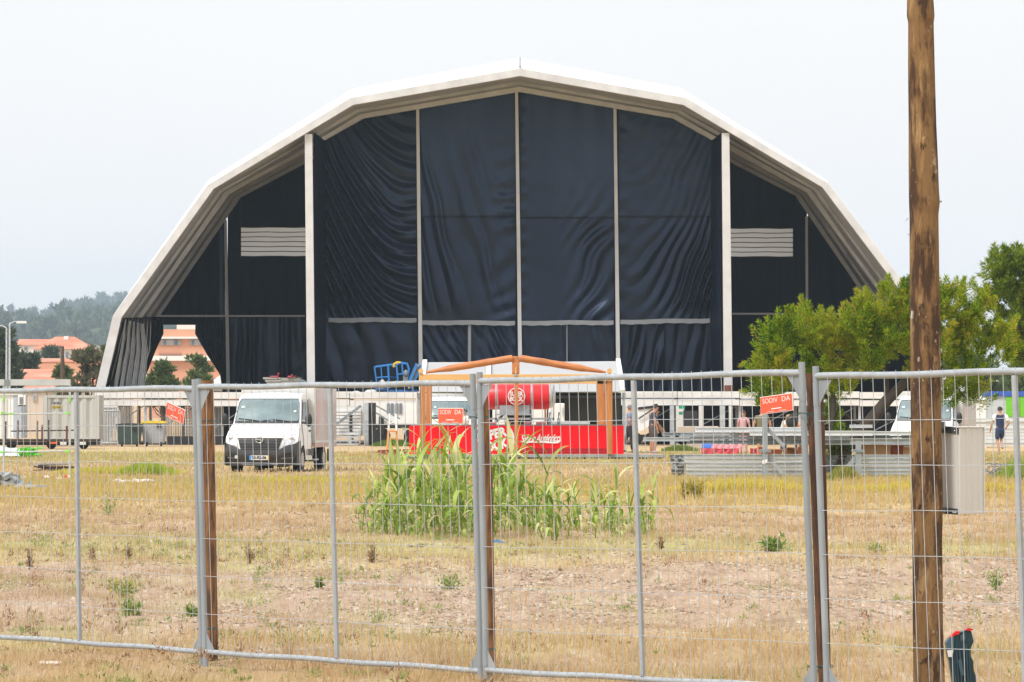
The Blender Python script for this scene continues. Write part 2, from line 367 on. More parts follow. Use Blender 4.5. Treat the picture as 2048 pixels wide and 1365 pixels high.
def leafmat(name, cols, rough=.6, transl=.3):
    m = bpy.data.materials.new(name); m.use_nodes = True; nt = m.node_tree; b = nt.nodes['Principled BSDF']
    b.inputs['Roughness'].default_value = rough; b.inputs['Specular IOR Level'].default_value = .25
    g = nt.nodes.new('ShaderNodeNewGeometry'); rr = nt.nodes.new('ShaderNodeValToRGB'); el = rr.color_ramp.elements
    n = nt.nodes.new('ShaderNodeTexNoise'); n.inputs['Scale'].default_value = .9; n.inputs['Detail'].default_value = 3
    nt.links.new(g.outputs['Position'], n.inputs['Vector'])
    a = nt.nodes.new('ShaderNodeMath'); a.operation = 'ADD'; s_ = nt.nodes.new('ShaderNodeMath'); s_.operation = 'MULTIPLY_ADD'
    s_.inputs[1].default_value = 1.4; s_.inputs[2].default_value = -.7
    nt.links.new(n.outputs[0], s_.inputs[0]); nt.links.new(s_.outputs[0], a.inputs[0]); nt.links.new(g.outputs['Random Per Island'], a.inputs[1])
    nt.links.new(a.outputs[0], rr.inputs[0])
    el[0].color = (*cols[0], 1); el[1].color = (*cols[-1], 1)
    for i, c in enumerate(cols[1:-1]): k = el.new((i + 1) / (len(cols) - 1)); k.color = (*c, 1)
    nt.links.new(rr.outputs[0], b.inputs['Base Color'])
    t = nt.nodes.new('ShaderNodeBsdfTranslucent'); nt.links.new(rr.outputs[0], t.inputs[0])
    ms = nt.nodes.new('ShaderNodeMixShader'); ms.inputs[0].default_value = transl
    nt.links.new(b.outputs[0], ms.inputs[1]); nt.links.new(t.outputs[0], ms.inputs[2]); nt.links.new(ms.outputs[0], nt.nodes['Material Output'].inputs[0])
    return m
M_leaf_far = leafmat('distant_foliage', [(.06, .09, .06), (.08, .12, .07), (.11, .15, .08)])
M_leaf_pine = leafmat('pine_needles', [(.07, .12, .04), (.115, .17, .055), (.17, .22, .075)])
M_leaf_tam = leafmat('feathery_foliage', [(.06, .14, .006), (.14, .28, .008), (.28, .42, .012), (.48, .55, .018), (.60, .42, .06)], transl=.45)
M_leaf_brown = leafmat('sparse_foliage', [(.16, .13, .08), (.13, .14, .07), (.10, .13, .06)])
M_bark = mat('bark', (.10, .07, .05), .9, 0, .35, 8, .5, 20, (1, 1, .4))
M_bark_dk = mat('dark_bark', (.05, .038, .028), .9, 0, .35, 8, .5, 20)

def leaves(C, R, per, size, up=.3, aspect=.35, shell=.55):
    """triangular leaves scattered in ellipsoid clumps; C (k,3), R (k,3) or (k,)"""
    C = np.asarray(C, float); R = np.asarray(R, float); R = R[:, None].repeat(3, 1) if R.ndim == 1 else R
    k = len(C); n = k * per; idx = np.repeat(np.arange(k), per)
    d = RNG.normal(size=(n, 3)); d /= np.linalg.norm(d, axis=1)[:, None]
    r = RNG.uniform(shell ** 3, 1, n) ** (1 / 3)
    p = C[idx] + d * R[idx] * r[:, None]
    ax = d + np.array([0, 0, up * 2.]) + RNG.normal(0, .45, (n, 3)); ax /= np.linalg.norm(ax, axis=1)[:, None]
    sd_ = np.cross(ax, RNG.normal(size=(n, 3))); sd_ /= np.linalg.norm(sd_, axis=1)[:, None]
    s = size * RNG.uniform(.6, 1.5, n)[:, None]
    V = np.stack([p - sd_ * s * aspect / 2, p + sd_ * s * aspect / 2, p + ax * s], 1)
    return V.reshape(-1, 3)
def leaf_obj(name, V, m, parent=None): return tris_mesh(name, V, np.arange(len(V)).reshape(-1, 3), m, parent)

# hill wood, far off: crowns that read as one mass
cc, rr_ = [], []
for i in range(1500):
    y = random.uniform(2000, 4650); x = random.uniform(-122, -30) * y / 900
    z = float(hill_z(np.array(x), np.array(y)))
    hgt = random.uniform(9, 15) * (1.0 if random.random() < .85 else 1.3); z += 10 * float(smooth(-97, -82, x * 900 / y)) * (y / 3600) ** 2
    skyl = y > 860
    w = random.uniform(6, 12)
    for j in range(5):
        t = j / 4
        cc.append((x + random.uniform(-1, 1) * w * .5, y + random.uniform(-1, 1) * w * .5, z + hgt * (.35 + .62 * t)))
        rr_.append((w * (1.05 - .7 * t) * random.uniform(.7, 1.1), w * (1.05 - .7 * t), hgt * .2))
wood = leaf_obj('hillside_wood', leaves(cc, rr_, 36, 3.2, .3, .8, .5), M_leaf_far)
tag(wood, 'hazy green wooded hillside far behind the houses', 'woodland', kind='stuff')
# taller skyline pines on the left ridge, countable
M_bark_far = mat('far_bark', (.07, .06, .05), .9, 0, .2, 1)
def ridge_pine(px, py, wpx, D, label, flat):
    bx = X(px, D); zt = Z(py, D); z0 = float(hill_z(np.array(bx), np.array(D))); w = wpx / FPX * D / 2
    r = empty('ridge_pine', (bx, D, z0), label, 'tree', 'trees along the ridge')
    m = MB(); m.tube([(bx, D, z0 - 1), (bx + .2, D, z0 + (zt - z0) * .6), (bx, D, zt - .6)], [.9, .6, .3], 6); m.build('trunk', M_bark_far, r)
    C, Rr = [], []
    for j in range(9):
        t = random.random() if not flat else .55 + .45 * random.random(); ww = w * (1.1 - t * .9) if not flat else w
        C.append((bx + random.uniform(-1, 1) * ww, D + random.uniform(-1, 1) * ww, z0 + (zt - z0) * (.3 + .66 * t))); Rr.append((ww * .6 + .25, ww * .6 + .25, (zt - z0) * .09 + .15))
    leaf_obj('crown', leaves(C, Rr, 60, 3.0, .3, .6, .3), M_leaf_far, r)
for a in ((22, 614, 22, 4400, 'pointed conifer on the ridge second from the left edge', 0), (65, 616, 30, 4400, 'broad conifer on the ridge above the left lamp posts', 0),
          (123, 624, 20, 4400, 'small conifer on the ridge above the orange hipped roof', 0), (178, 612, 22, 4400, 'round tree on the ridge where it starts to climb', 0),
          (216, 587, 34, 4400, 'flat topped pine on the ridge just left of the big tent', 1), (243, 588, 24, 4400, 'umbrella pine on the ridge touching the big tent edge', 1)):
    ridge_pine(*a)

# ------------------------------------------------------------------ houses behind
M_tile = mat('orange_roof_tile', (.58, .20, .12), .8, 0, .16, .6, .3, 6, col2=(.64, .28, .18))
M_wallw = mat('white_render', (.74, .73, .70), .8, 0, .05, .5)
M_wallo = mat('salmon_render', (.64, .33, .21), .85, 0, .05, .4, col2=(.60, .30, .19))
M_wallb = mat('beige_render', (.62, .52, .42), .85, 0, .06, .5)
M_glass = mat('window_glass', (.16, .19, .23), .2, 0, .2, .5)
M_greywin = mat('grey_shutter', (.38, .38, .38), .6, 0, .1, 1)
def gz(x, y): return float(hill_z(np.array(x), np.array(y)))
def house(name, x0, x1, ytop, yeave, D, depth, wall, label, hip=True, wins=(), over=6, base=None, slope_front=False):
    a, b_ = X(x0, D), X(x1, D); ze, zt = Z(yeave, D), Z(ytop, D); zb = gz((a + b_) / 2, D) - .5 if base is None else base; o = over / FPX * D
    r = empty(name, ((a + b_) / 2, D, zb), label, 'building', 'houses on the slope')
    MB().bb(a, b_, D, D + depth, zb, ze).build('wall', wall, r)
    m = MB(); yc = D + depth / 2
    if hip:
        w = (b_ - a) * .32; A = [(a - o, D - o, ze), (b_ + o, D - o, ze), (b_ + o, D + depth + o, ze), (a - o, D + depth + o, ze), (a + w, yc, zt), (b_ - w, yc, zt)]
        m.add(A, [(0, 1, 5, 4), (1, 2, 5), (2, 3, 4, 5), (3, 0, 4), (3, 2, 1, 0)])
    else:
        A = [(a - o, D - o, ze), (b_ + o, D - o, ze), (b_ + o, D + depth + o, ze), (a - o, D + depth + o, ze), (a - o, yc, zt), (b_ + o, yc, zt)]
        m.add(A, [(0, 1, 5, 4), (1, 2, 5), (2, 3, 4, 5), (3, 0, 4), (3, 2, 1, 0)])
    m.build('roof', M_tile, r)
    for (wx0, wx1, wy0, wy1) in wins:
        f = MB().bb(X(wx0, D), X(wx1, D), D - .12, D + .02, Z(wy1, D), Z(wy0, D)).build('window', M_greywin, r)
        q = .12; MB().bb(X(wx0, D) + q, X(wx1, D) - q, D - .16, D - .10, Z(wy1, D) + q, Z(wy0, D) - q).build('pane', M_glass, f)
    return r
h = house('hillside_house', 70, 178, 673, 698, 600, 8, M_wallw, 'white house with an orange hipped roof on the hillside', wins=((80, 92, 702, 716), (130, 138, 704, 718), (144, 152, 704, 718)))
MB().bb(X(120, 598), X(129, 598), 603, 604.5, Z(682, 600), Z(672, 600)).build('chimney', M_wallw, h)
house('hillside_house', 38, 90, 678, 690, 640, 8, M_wallw, 'grey roofed pale house half hidden behind the orange hipped roof', hip=False, wins=((48, 56, 694, 702),))
house('long_shed', -60, 112, 737, 766, 350, 16, M_wallb, 'long low building under a wide bright orange roof at the far left', hip=False, wins=((20, 34, 775, 790), (60, 70, 775, 790)))
house('long_shed', 108, 240, 745, 772, 330, 12, M_wallb, 'beige building with an orange roof behind the bare tree', hip=False, wins=((150, 165, 776, 790),))
house('annex_house', 66, 205, 716, 724, 430, 10, M_wallo, 'flat salmon-coloured building below the white hillside house', hip=False, over=2)
house('low_house', 44, 92, 772, 782, 290, 8, M_wallb, 'beige house with dark window seen between cabin and container', hip=False, wins=((66, 73, 788, 802),))
# salmon apartment block seen through the tent opening
D = 500; r = empty('apartment_block', (X(375, D), D, gz(-36, D)), 'salmon apartment block with white bands seen through the tent opening', 'building')
MB().bb(X(296, D), X(470, D), D, D + 12, gz(-36, D) - 1, Z(659, D)).build('wall', M_wallo, r)
for y0, y1 in ((674, 678), (712, 722)):
    MB().bb(X(294, D), X(472, D), D - .6, D - .002, Z(y1, D), Z(y0, D)).build('balcony_band', M_wallw, r)
for x0, x1 in ((322, 362), (380, 412), (426, 455)):
    f = MB().bb(X(x0, D), X(x1, D), D - .15, D + .05, Z(691, D), Z(679, D)).build('window', M_greywin, r)
    w_ = (x1 - x0) / 4
    MB().bb(X(x0 + w_ * .4, D), X(x0 + w_ * 1.1, D), D - .2, D - .13, Z(690, D), Z(680, D)).build('pane', M_glass, f)
    MB().bb(X(x0 + w_ * 2.6, D), X(x0 + w_ * 3.4, D), D - .2, D - .13, Z(690, D), Z(680, D)).build('pane', M_glass, f)
MB().bb(X(352, D), X(400, D), D + 1, D + 9, Z(659, D), Z(650, D)).build('roof_room', M_wallw, r)
MB().bb(X(318, D), X(362, D), D - .3, D - .002, Z(710, D), Z(706, D)).build('canopy', mat('dark_salmon', (.42, .2, .13), .8), r)

# ------------------------------------------------------------------ trees behind
def tree(name, base, height, spread, label, leafm, nclump=26, per=90, leaf=.35, cat='tree', group=None, trunk_r=.2, crown0=.35, bark=M_bark, flat=.6, lean=0.):
    bx, by, bz = base; r = empty(name, base, label, cat, group)
    m = MB(); top = Vector((bx + lean * height, by, bz + height * .82))
    pts = [Vector((bx, by, bz - .3)).lerp(top, t) + Vector((math.sin(t * 5) * .03 * height, 0, 0)) for t in (0, .3, .6, 1)]
    m.tube(pts, [trunk_r, trunk_r * .8, trunk_r * .5, trunk_r * .15], 8)
    C, Rr = [], []
    for j in range(nclump):
        t = random.random(); a = random.uniform(0, 2 * PI); q = spread * math.sqrt(random.random()) * (1.05 - .55 * t)
        c = Vector((bx + lean * height * (crown0 + (1 - crown0) * t) + math.cos(a) * q, by + math.sin(a) * q * .8, bz + height * (crown0 + (1 - crown0) * t * .93)))
        s = spread * random.uniform(.2, .38); C.append(c); Rr.append((s, s, s * flat))
        if j % 2 == 0:
            st = pts[1].lerp(pts[3], max(0, t - .25)); mid = st.lerp(c, .5) + Vector((0, 0, -.04 * height)); m.tube([st, mid, c], [trunk_r * .35, trunk_r * .2, trunk_r * .06], 5)
    m.build('trunk', bark, r); leaf_obj('crown', leaves(C, Rr, per, leaf, .3, .5, .2), leafm, r)
    return r
def tree_px(px, ytop, wpx, D, *a, name='leafy_tree', **k):
    bx = X(px, D); bz = gz(bx, D); return tree(name, (bx, D, bz), Z(ytop, D) - bz, wpx / FPX * D / 2, *a, **k)
grp = 'trees among the houses'
tree_px(8, 655, 62, 330, 'tall rounded green tree at the left edge behind the lamp posts', M_leaf_far, 44, 120, .45, group=grp)
tree_px(55, 705, 62, 380, 'grey-green bush tree left of the white hillside house', M_leaf_far, 34, 110, .5, group=grp, crown0=.25)
tree_px(103, 694, 40, 560, 'dark tree in front of the white hillside house wall', M_leaf_far, 30, 90, .6, group=grp, crown0=.3)
tree_px(127, 730, 46, 290, 'small dark pine beside the leaning brown post', M_leaf_pine, 22, 110, .3, group=grp, crown0=.55)
tree_px(176, 694, 78, 280, 'open twisted pine with bare branches left of the tent leg', M_leaf_brown, 30, 60, .3, group=grp, crown0=.5, trunk_r=.22, bark=M_bark_dk)
tree_px(212, 690, 40, 300, 'narrow green pine top just left of the tent leg', M_leaf_pine, 18, 90, .3, group=grp, crown0=.5)
tree_px(322, 718, 76, 300, 'green pine seen through the left tent opening', M_leaf_pine, 30, 120, .3, group=grp, crown0=.3)
tree_px(398, 710, 70, 320, 'thin pine seen at the right of the tent opening', M_leaf_pine, 22, 90, .3, group=grp, crown0=.45)
tree_px(1935, 700, 150, 300, 'dark green tree behind the white marquee at right', M_leaf_pine, 40, 150, .4, group=grp, crown0=.1)
tree_px(2050, 690, 150, 310, 'dark green tree behind the blue roof at the right edge', M_leaf_pine, 40, 150, .4, group=grp, crown0=.1)
tree_px(1720, 730, 160, 290, 'dark green trees under the feathery tree behind the stage end', M_leaf_pine, 36, 120, .4, group=grp, crown0=.1)

# lamp posts
def street_lamp(px, ytop, D, label, arm):
    x = X(px, D); zt = Z(ytop, D); r = empty('street_lamp', (x, D, gz(x, D)), label, 'lamp post', 'lamp posts at far left')
    MB().tube([(x, D, gz(x, D)), (x, D, zt)], [.07, .045], 8).build('pole', M_alu, r)
    MB().tube([(x, D, zt), (x + arm * .5, D, zt + .12), (x + arm, D, zt + .1)], .03, 6).build('arm', M_alu, r)
    MB().box((x + arm * 1.1, D, zt + .08), (.5, .25, .12)).build('lamp_head', M_offwhite, r)
street_lamp(13, 656, 240, 'grey street lamp nearest the left edge', -.55)
street_lamp(19, 648, 230, 'taller grey street lamp beside the one at the left edge', .55)
D = 250; MB().tube([(X(126, D), D, 0), (X(125, D), D, Z(740, D)), (X(124.5, D), D, Z(693, D))], [.13, .12, .1], 8).build('wooden_post', M_bark, label='brown wooden utility post in front of the white hillside house', cat='post')
# ------------------------------------------------------------------ the big polygonal tent
M_beam = mat('beige_tent_beam', (.60, .595, .595), .6, 0, .14, 1.6, col2=(.53, .52, .515), fac2=(.5, .8))
M_roof = mat('white_tent_membrane', (.76, .765, .77), .5, 0, .05, .5, col2=(.62, .62, .61), fac2=(.55, .8))
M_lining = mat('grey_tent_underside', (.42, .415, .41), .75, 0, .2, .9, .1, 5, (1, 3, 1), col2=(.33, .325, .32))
def fabric(name, c):
    m = mat(name, c, .33, 0, .35, .5, .25, 9, (1, 1, .5), col2=tuple(q * 1.9 + .002 for q in c), fac2=(.5, .75), spec=.5, tint=(.52, .68, 1.)); return m
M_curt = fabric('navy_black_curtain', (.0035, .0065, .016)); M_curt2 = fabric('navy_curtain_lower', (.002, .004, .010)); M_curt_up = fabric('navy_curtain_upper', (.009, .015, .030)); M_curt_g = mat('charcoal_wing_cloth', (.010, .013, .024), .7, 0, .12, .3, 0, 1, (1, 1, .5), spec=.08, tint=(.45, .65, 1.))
M_tape = mat('grey_fabric_band', (.27, .28, .30), .7, 0, .12, 1.5)
M_post = mat('pale_tent_post', (.60, .595, .59), .55, 0, .1, 1.5)

DF, DC, DW, DB = 214., 220., 226., 229.
tent = empty('stage_tent', (X(1036, DF), DF, 0), 'huge white polygonal event tent with navy-black curtains across its open end', 'tent')
ringA = [(165, 896), (226, 632), (416, 370), (701, 196), (1040, 137), (1372, 196), (1656, 367), (1858, 632), (1922, 896)]     # outer edge of the front beam
ringT = [(167, 896), (228, 628), (416, 361), (703, 178), (1040, 115), (1364, 177), (1652, 359), (1856, 628), (1920, 896)]     # roof further back
ringI = [(184, 896), (243, 636), (427, 378), (706, 210), (1040, 152), (1367, 210), (1645, 375), (1841, 636), (1903, 896)]     # inner edge of the front beam
ringW = [(262, 896), (310, 634), (473, 392), (738, 250), (1036, 198), (1334, 250), (1598, 388), (1762, 630), (1810, 896)]     # underside at the wing curtains
ringC = [(262, 896), (306, 634), (466, 386), (733, 227), (1036, 175), (1339, 227), (1603, 386), (1762, 630), (1810, 896)]
def ring(R, D): return [P(x, y, D) for x, y in R]
A, T_, I, Wr = ring(ringA, DF), ring(ringT, DF + 8), ring(ringI, DF), ring(ringW, DW)
for L in (A, T_, I, Wr):
    L[0].z = -.05; L[-1].z = -.05
# roof skin: front ring -> higher ring -> far end, as a sheet with thickness
m = MB(); n = 9
B_ = [p + Vector((0, DB - DF, 0)) for p in T_]
def loft(m, R0, R1, sub=1):
    for i in range(n - 1):
        m.add([R0[i], R0[i + 1], R1[i + 1], R1[i]], [(0, 1, 2, 3)])
loft(m, A, T_); loft(m, T_, B_); m.build('roof_membrane', M_roof, tent)
# front beam: a real box section round the arch
m = MB(); dY = Vector((0, .28, 0)); f = Vector((0, -.12, 0))
for i in range(n - 1):
    vs = [A[i] + f, A[i + 1] + f, I[i + 1] + f, I[i] + f]; m.add(vs + [v + dY for v in vs], [(0, 1, 2, 3)[::-1], (4, 5, 6, 7), (0, 1, 5, 4), (3, 2, 6, 7)[::-1]])
m.build('front_beam', M_beam, tent)
# underside from beam to the wing curtains, with ribs following the arch
def lerp_ring(t): return [I[i].lerp(Wr[i], t) for i in range(n)]
m = MB(); I3 = [p + Vector((0, .3, 0)) for p in I]
for i in range(1, n - 2): m.add([I3[i], I3[i + 1], Wr[i + 1], Wr[i]], [(0, 1, 2, 3)])
m.build('lining', M_lining, tent)
cen = Vector((X(1036, 220), 0, 6))
for t, w, hgt in ((.22, .30, .16), (.45, .38, .24), (.72, .34, .2), (.985, .3, .22)):
    R = lerp_ring(t); m = MB()
    for i in range(1, n - 2):
        inw = [(cen - Vector((R[k].x, 0, R[k].z))).normalized() * hgt for k in (i, i + 1)]
        a, b_ = R[i], R[i + 1]; y = Vector((0, w, 0)); vs = [a, b_, b_ + inw[1], a + inw[0]]
        m.add(vs + [v + y for v in vs], [(0, 1, 2, 3)[::-1], (4, 5, 6, 7), (3, 2, 6, 7)[::-1]])
    m.build('arch_rib', {.22: M_lining, .45: M_beam, .72: M_lining, .985: M_beam}.get(t, mat('dark_lining_strip', (.14, .135, .13), .8)), tent)

def interp(pts, x): return np.interp(x, [p[0] for p in pts], [p[1] for p in pts])
def curtain(name, x0, x1, ybot, D, mt, fold, nx=90, nz=150, parent=tent, ytop=None, ripple=.03, top=ringC, thick=True):
    """cloth hanging from the arch line down to ybot; fold(u, py) gives metres towards the camera"""
    m = MB(); px = np.linspace(x0, x1, nx); Aarr = np.zeros((nz, nx, 3))
    for j, p in enumerate(px):
        yt = (interp(top, p) - (7 if top is ringC else 2) if ytop is None else ytop)
        col = np.linspace(yt, ybot(p) if callable(ybot) else ybot, nz); u = (p - x0) / (x1 - x0)
        d = fold(u, col)
        Aarr[:, j, 0] = (p - 1024) / FPX * D; Aarr[:, j, 1] = D - d; Aarr[:, j, 2] = EYE + (HOR - col) / FPX * D
    m.grid(Aarr); return m.build(name, mt, parent)
def nz2(a, b, c=0.): return np.array([noise.noise((float(a), float(q), c)) for q in np.atleast_1d(b)])
def crease(q):          # soft valleys, crisp ridges
    f_ = np.abs((q % 1.) - .5) * 2; return (1 - f_ ** 1.5) ** 1.3
def fold1(u, y):        # swags pinned at the upper left, sweeping down to the right
    v = (y - 225) / 411; w = nz2(u * 1.5, v * 2, 2.) * .035
    ph = v - .56 * (1 - (1 - u) ** 1.75) + w; amp = .06 + .24 * smooth(.05, .75, v) * (1 - .8 * smooth(.86, 1., v)) * (1 - .3 * u)
    q = ph * 10.5 + .35 * nz2(u * 1.2, v * 1.5, 9.); var = .35 + .65 * np.clip(.5 + 1.4 * nz2(.3 + u * .6, q * .45, 33.), 0, 1)
    s = crease(q) * var + .32 * smooth(.1, .7, u) * crease(q * 2.1 + 1.7 * nz2(u * 2, v * 2, 4.)) * (1 - var * .6); return amp * 2.3 * s + .02 * nz2(u * 4, v * 9, 1)
def fold2(u, y):
    v = (y - 190) / 450; w = nz2(u * 3, v * 4, 12.) * .08
    ph = v * .8 - 1.3 * u ** .8 + w; amp = (.03 + .17 * smooth(.05, .5, v) * (1 - smooth(.92, 1, v))) * (1 - .5 * smooth(.3, .8, abs(u - .15)))
    s = 2 * crease(ph * 4.6 + .4 * nz2(u * 2, v * 2, 8.)) * (.3 + .7 * np.clip(.5 + 1.3 * nz2(u * .5, ph * 3, 44.), 0, 1)) - 1; a2 = .05 * smooth(.35, .1, 1 - u) * np.sin(v * 70 + 9 * u + 6 * nz2(u, v * 4, 3.)) * smooth(.1, .5, v)
    return amp * (s * .5 + .5) + a2 + .05 * (y < 434) + .03 * nz2(u * 5, v * 14, 4)
def fold3(u, y):
    v = (y - 190) / 450; a = .09 * np.exp(-((u - .78) / .22) ** 2) * smooth(.3, .7, v) * np.sin((v + .6 * u) * 56 + 5 * nz2(u * 2, v * 5, 8.))
    b_ = .03 * np.sin(u * 26 + 2 * nz2(u, v * 2, 5.)) * (1 - smooth(.1, .6, v))
    return a + b_ + .07 * (y < 436) + .035 * smooth(.1, 0, u) * np.sin(v * 90) + .02 * nz2(u * 6, v * 12, 6) + .10 * smooth(.55, .45, abs(u - .4)) * smooth(1., .5, v) * 0
def fold4(u, y):        # mirror swags from the right edge
    q = 1 - u; v = (y - 215) / 421; w = nz2(q * 3, v * 5, 22.) * .05
    ph = v - .75 * (1 - (1 - q) ** 2.0) + w; amp = .015 + .19 * smooth(.45, .8, v) * (1 - .7 * smooth(.9, 1., v)) * smooth(1.05, .45, q)
    s = crease(ph * 9.5 + .3 * nz2(q * 1.5, v * 2, 19.)) * (.35 + .65 * np.clip(.5 + 1.4 * nz2(.3 + q * .5, ph * 6, 55.), 0, 1)); return amp * 2.0 * s + .05 * (y < 434) + .03 * nz2(u * 5, v * 16, 1) + .04 * smooth(.15, 0, u) * np.sin(v * 60)
def low(seed, diag=0., amp=.08, f=22):
    def g_(u, y):
        v = (y - 645) / 130; return 1.8 * amp * crease((u + diag * v) * f / 6.3 + .35 * nz2(u * 3, v * 1.5, seed)) * (.6 + .9 * nz2(u * 4, v * 1.2, seed + 3)) + .03 * nz2(u * 9, v * 5, seed)
    return g_
curtain('added_backing_cloth', 640, 1434, 790, DC + .8, M_curt2, lambda u, y: 0 * y, 60, 30)  # added sheet that keeps sky light out of the curtain gaps
curtain('curtain', 650, 833, 640, DC, M_curt, fold1, 130, 230)
curtain('upper_curtain', 840, 1031, 434, DC, M_curt_up, fold2, 110, 110)
curtain('curtain', 840, 1031, 644, DC, M_curt, fold2, 120, 130, ytop=432)
curtain('upper_curtain', 1041, 1228, 434, DC, M_curt_up, fold3, 110, 110)
curtain('curtain', 1041, 1228, 644, DC, M_curt, fold3, 120, 130, ytop=432)
curtain('upper_curtain', 1238, 1424, 434, DC, M_curt_up, fold4, 110, 110)
curtain('curtain', 1238, 1424, 640, DC, M_curt, fold4, 120, 130, ytop=432)
curtain('curtain', 650, 833, 788, DC + .1, M_curt2, low(1., -.25), 80, 50, ytop=640)
curtain('curtain', 840, 938, 788, DC + .1, M_curt, low(2., -.9, .1, 26), 60, 50, ytop=645)
curtain('curtain', 941, 1031, 788, DC + .1, M_curt, low(3., -.9, .1, 24), 60, 50, ytop=645)
curtain('curtain', 1041, 1133, 788, DC + .1, M_curt2, low(4., -.2, .05, 20), 60, 50, ytop=645)
curtain('curtain', 1136, 1228, 788, DC + .1, M_curt2, low(5., -.5, .06, 20), 60, 50, ytop=645)
curtain('curtain', 1238, 1328, 788, DC + .1, M_curt2, low(6., .4, .10, 24), 60, 50, ytop=642)
curtain('curtain', 1331, 1424, 788, DC + .1, M_curt2, low(7., .3, .08, 20), 60, 50, ytop=642)
# return curtains beside the wide posts, running back from the post to the main line
def return_curtain(xa, xb, ytp):
    m = MB(); n1, n2 = 24, 60; Aa = np.zeros((n2, n1, 3))
    for i in range(n1):
        t = i / (n1 - 1); D = DF + .6 + (DC - DF - .7) * t; px = xa + (xb - xa) * t; yt = ytp[0] + (ytp[1] - ytp[0]) * t
        yy = np.linspace(yt, 788, n2)
        Aa[:, i, 0] = (px - 1024) / FPX * D + (.05 if i % 2 else -.05); Aa[:, i, 1] = D; Aa[:, i, 2] = EYE + (HOR - yy) / FPX * D
    m.grid(Aa); m.build('side_curtain', M_curt, tent)
return_curtain(629, 650, (266, 283)); return_curtain(1444, 1423, (266, 283))
# wing cloth
flat_ = lambda u, y: .02 * np.sin(u * 40) + .03 * nz2(u * 4, y * .02, 3.)
curtain('wing_cloth', 316, 450, 634, DW, M_curt_g, flat_, 30, 30, top=ringW)
for x0, x1, a, b_, y0, y1, yb in ((455, 640, 482, 614, 455, 513, 634), (1430, 1614, 1459, 1586, 457, 514, 630)):
    curtain('wing_cloth', x0, a, yb, DW, M_curt_g, flat_, 12, 30, top=ringW); curtain('wing_cloth', b_, x1, yb, DW, M_curt_g, flat_, 12, 30, top=ringW)
    curtain('wing_cloth', a, b_, y0, DW, M_curt_g, flat_, 24, 20, top=ringW); curtain('wing_cloth', a, b_, yb, DW, M_curt_g, flat_, 24, 20, ytop=y1)
    curtain('added_wing_backing', x0 - 3, x1 + 4, 795, DW + .5, M_curt2, lambda u, y: 0 * y, 30, 20, ytop=y1 + 20)  # added behind the wing cloth to block bright sky at its gaps
curtain('added_wing_backing', 1610, 1757, 795, DW + .5, M_curt2, lambda u, y: 0 * y, 30, 20, ytop=560)  # same added sky block for the outer right wing
curtain('wing_cloth', 1616, 1758, 630, DW, M_curt_g, flat_, 30, 30, top=ringW)
curtain('wing_cloth', 455, 532, 790, DW, M_curt2, low(8., 0, .08, 22), 40, 40, ytop=636)
curtain('wing_cloth', 534, 640, 790, DW, M_curt2, low(9., 0, .08, 24), 40, 40, ytop=636)
curtain('wing_cloth', 1430, 1514, 790, DW, M_curt_g, low(10., 0, .03, 12), 30, 30, ytop=632)
curtain('wing_cloth', 1516, 1840, 790, DW, M_curt_g, low(11., 0, .03, 30), 60, 30, ytop=632)
# gathered curtains round the left opening
def gathered(poly_l, poly_r, D, mt, name='gathered_curtain', f=30, amp=.12, parent=tent, depth=0.):
    ys = np.linspace(poly_l[0][1], poly_l[-1][1], 50); m = MB(); nx = 46; Aa = np.zeros((50, nx, 3))
    for k, y in enumerate(ys):
        xl = np.interp(y, [p[1] for p in poly_l], [p[0] for p in poly_l]); xr = np.interp(y, [p[1] for p in poly_r], [p[0] for p in poly_r])
        for j in range(nx):
            u = j / (nx - 1); px = xl + (xr - xl) * u; dd = D + depth * u - amp * (math.sin(u * f + 1.2 * noise.noise((u * 2, y * .02, f))) + .3 * noise.noise((u * 9, y * .05, 1)))
            Aa[k, j] = ((px - 1024) / FPX * dd, dd, EYE + (HOR - y) / FPX * dd)
    m.grid(Aa); return m.build(name, mt, parent)
gathered([(318, 634), (318, 650), (305, 700), (286, 750), (284, 790)], [(326, 634), (327, 668), (312, 700), (290, 757), (298, 790)], DW + .3, M_curt2, f=14)
gathered([(298, 640), (294, 700), (270, 740), (262, 790)], [(326, 640), (327, 668), (312, 700), (284, 750)], DW - .1, M_curt2, f=20, amp=.1)
gathered([(391, 634), (390, 668), (414, 710), (440, 750), (446, 790)], [(453, 634), (453, 700), (454, 790)], DW + .1, M_curt2, f=26)
MB().bb(X(296, DW), X(396, DW), DW, DW + .1, Z(650, DW), Z(634, DW)).build('valance', M_curt_g, tent)
M_greyfold = mat('grey_pvc_wall', (.30, .30, .30), .5, 0, .2, 1.5, 0, 1, (1, 1, .2), col2=(.02, .022, .026), fac2=(.46, .54), spec=.4)
gathered([(243, 634), (222, 715), (204, 790)], [(303, 638), (300, 700), (274, 790)], DF + 1.5, M_curt2, name='side_wall', f=60, amp=.2, depth=8)
for k, (a0, a1, w0, w1) in enumerate(((250, 224, 3, 9), (258, 236, 4, 11), (266, 248, 4, 12), (274, 260, 5, 13), (281, 273, 6, 16))):
    gathered([(a0, 640 + k * 2), ((a0 + a1) / 2 + 1 + w0, 700), (a1, 790)], [(a0 + w0, 640 + k * 2), ((a0 + a1) / 2 + w0 + w1 * .8, 700), (a1 + w1, 790)], DF + .9 + k * .25, mat('grey_pvc_side', (.50, .50, .50), .5, 0, .25, 2, 0, 1, (1, 1, .2)), name='side_wall_fold', f=9 + k * 3, amp=.07, depth=.5)
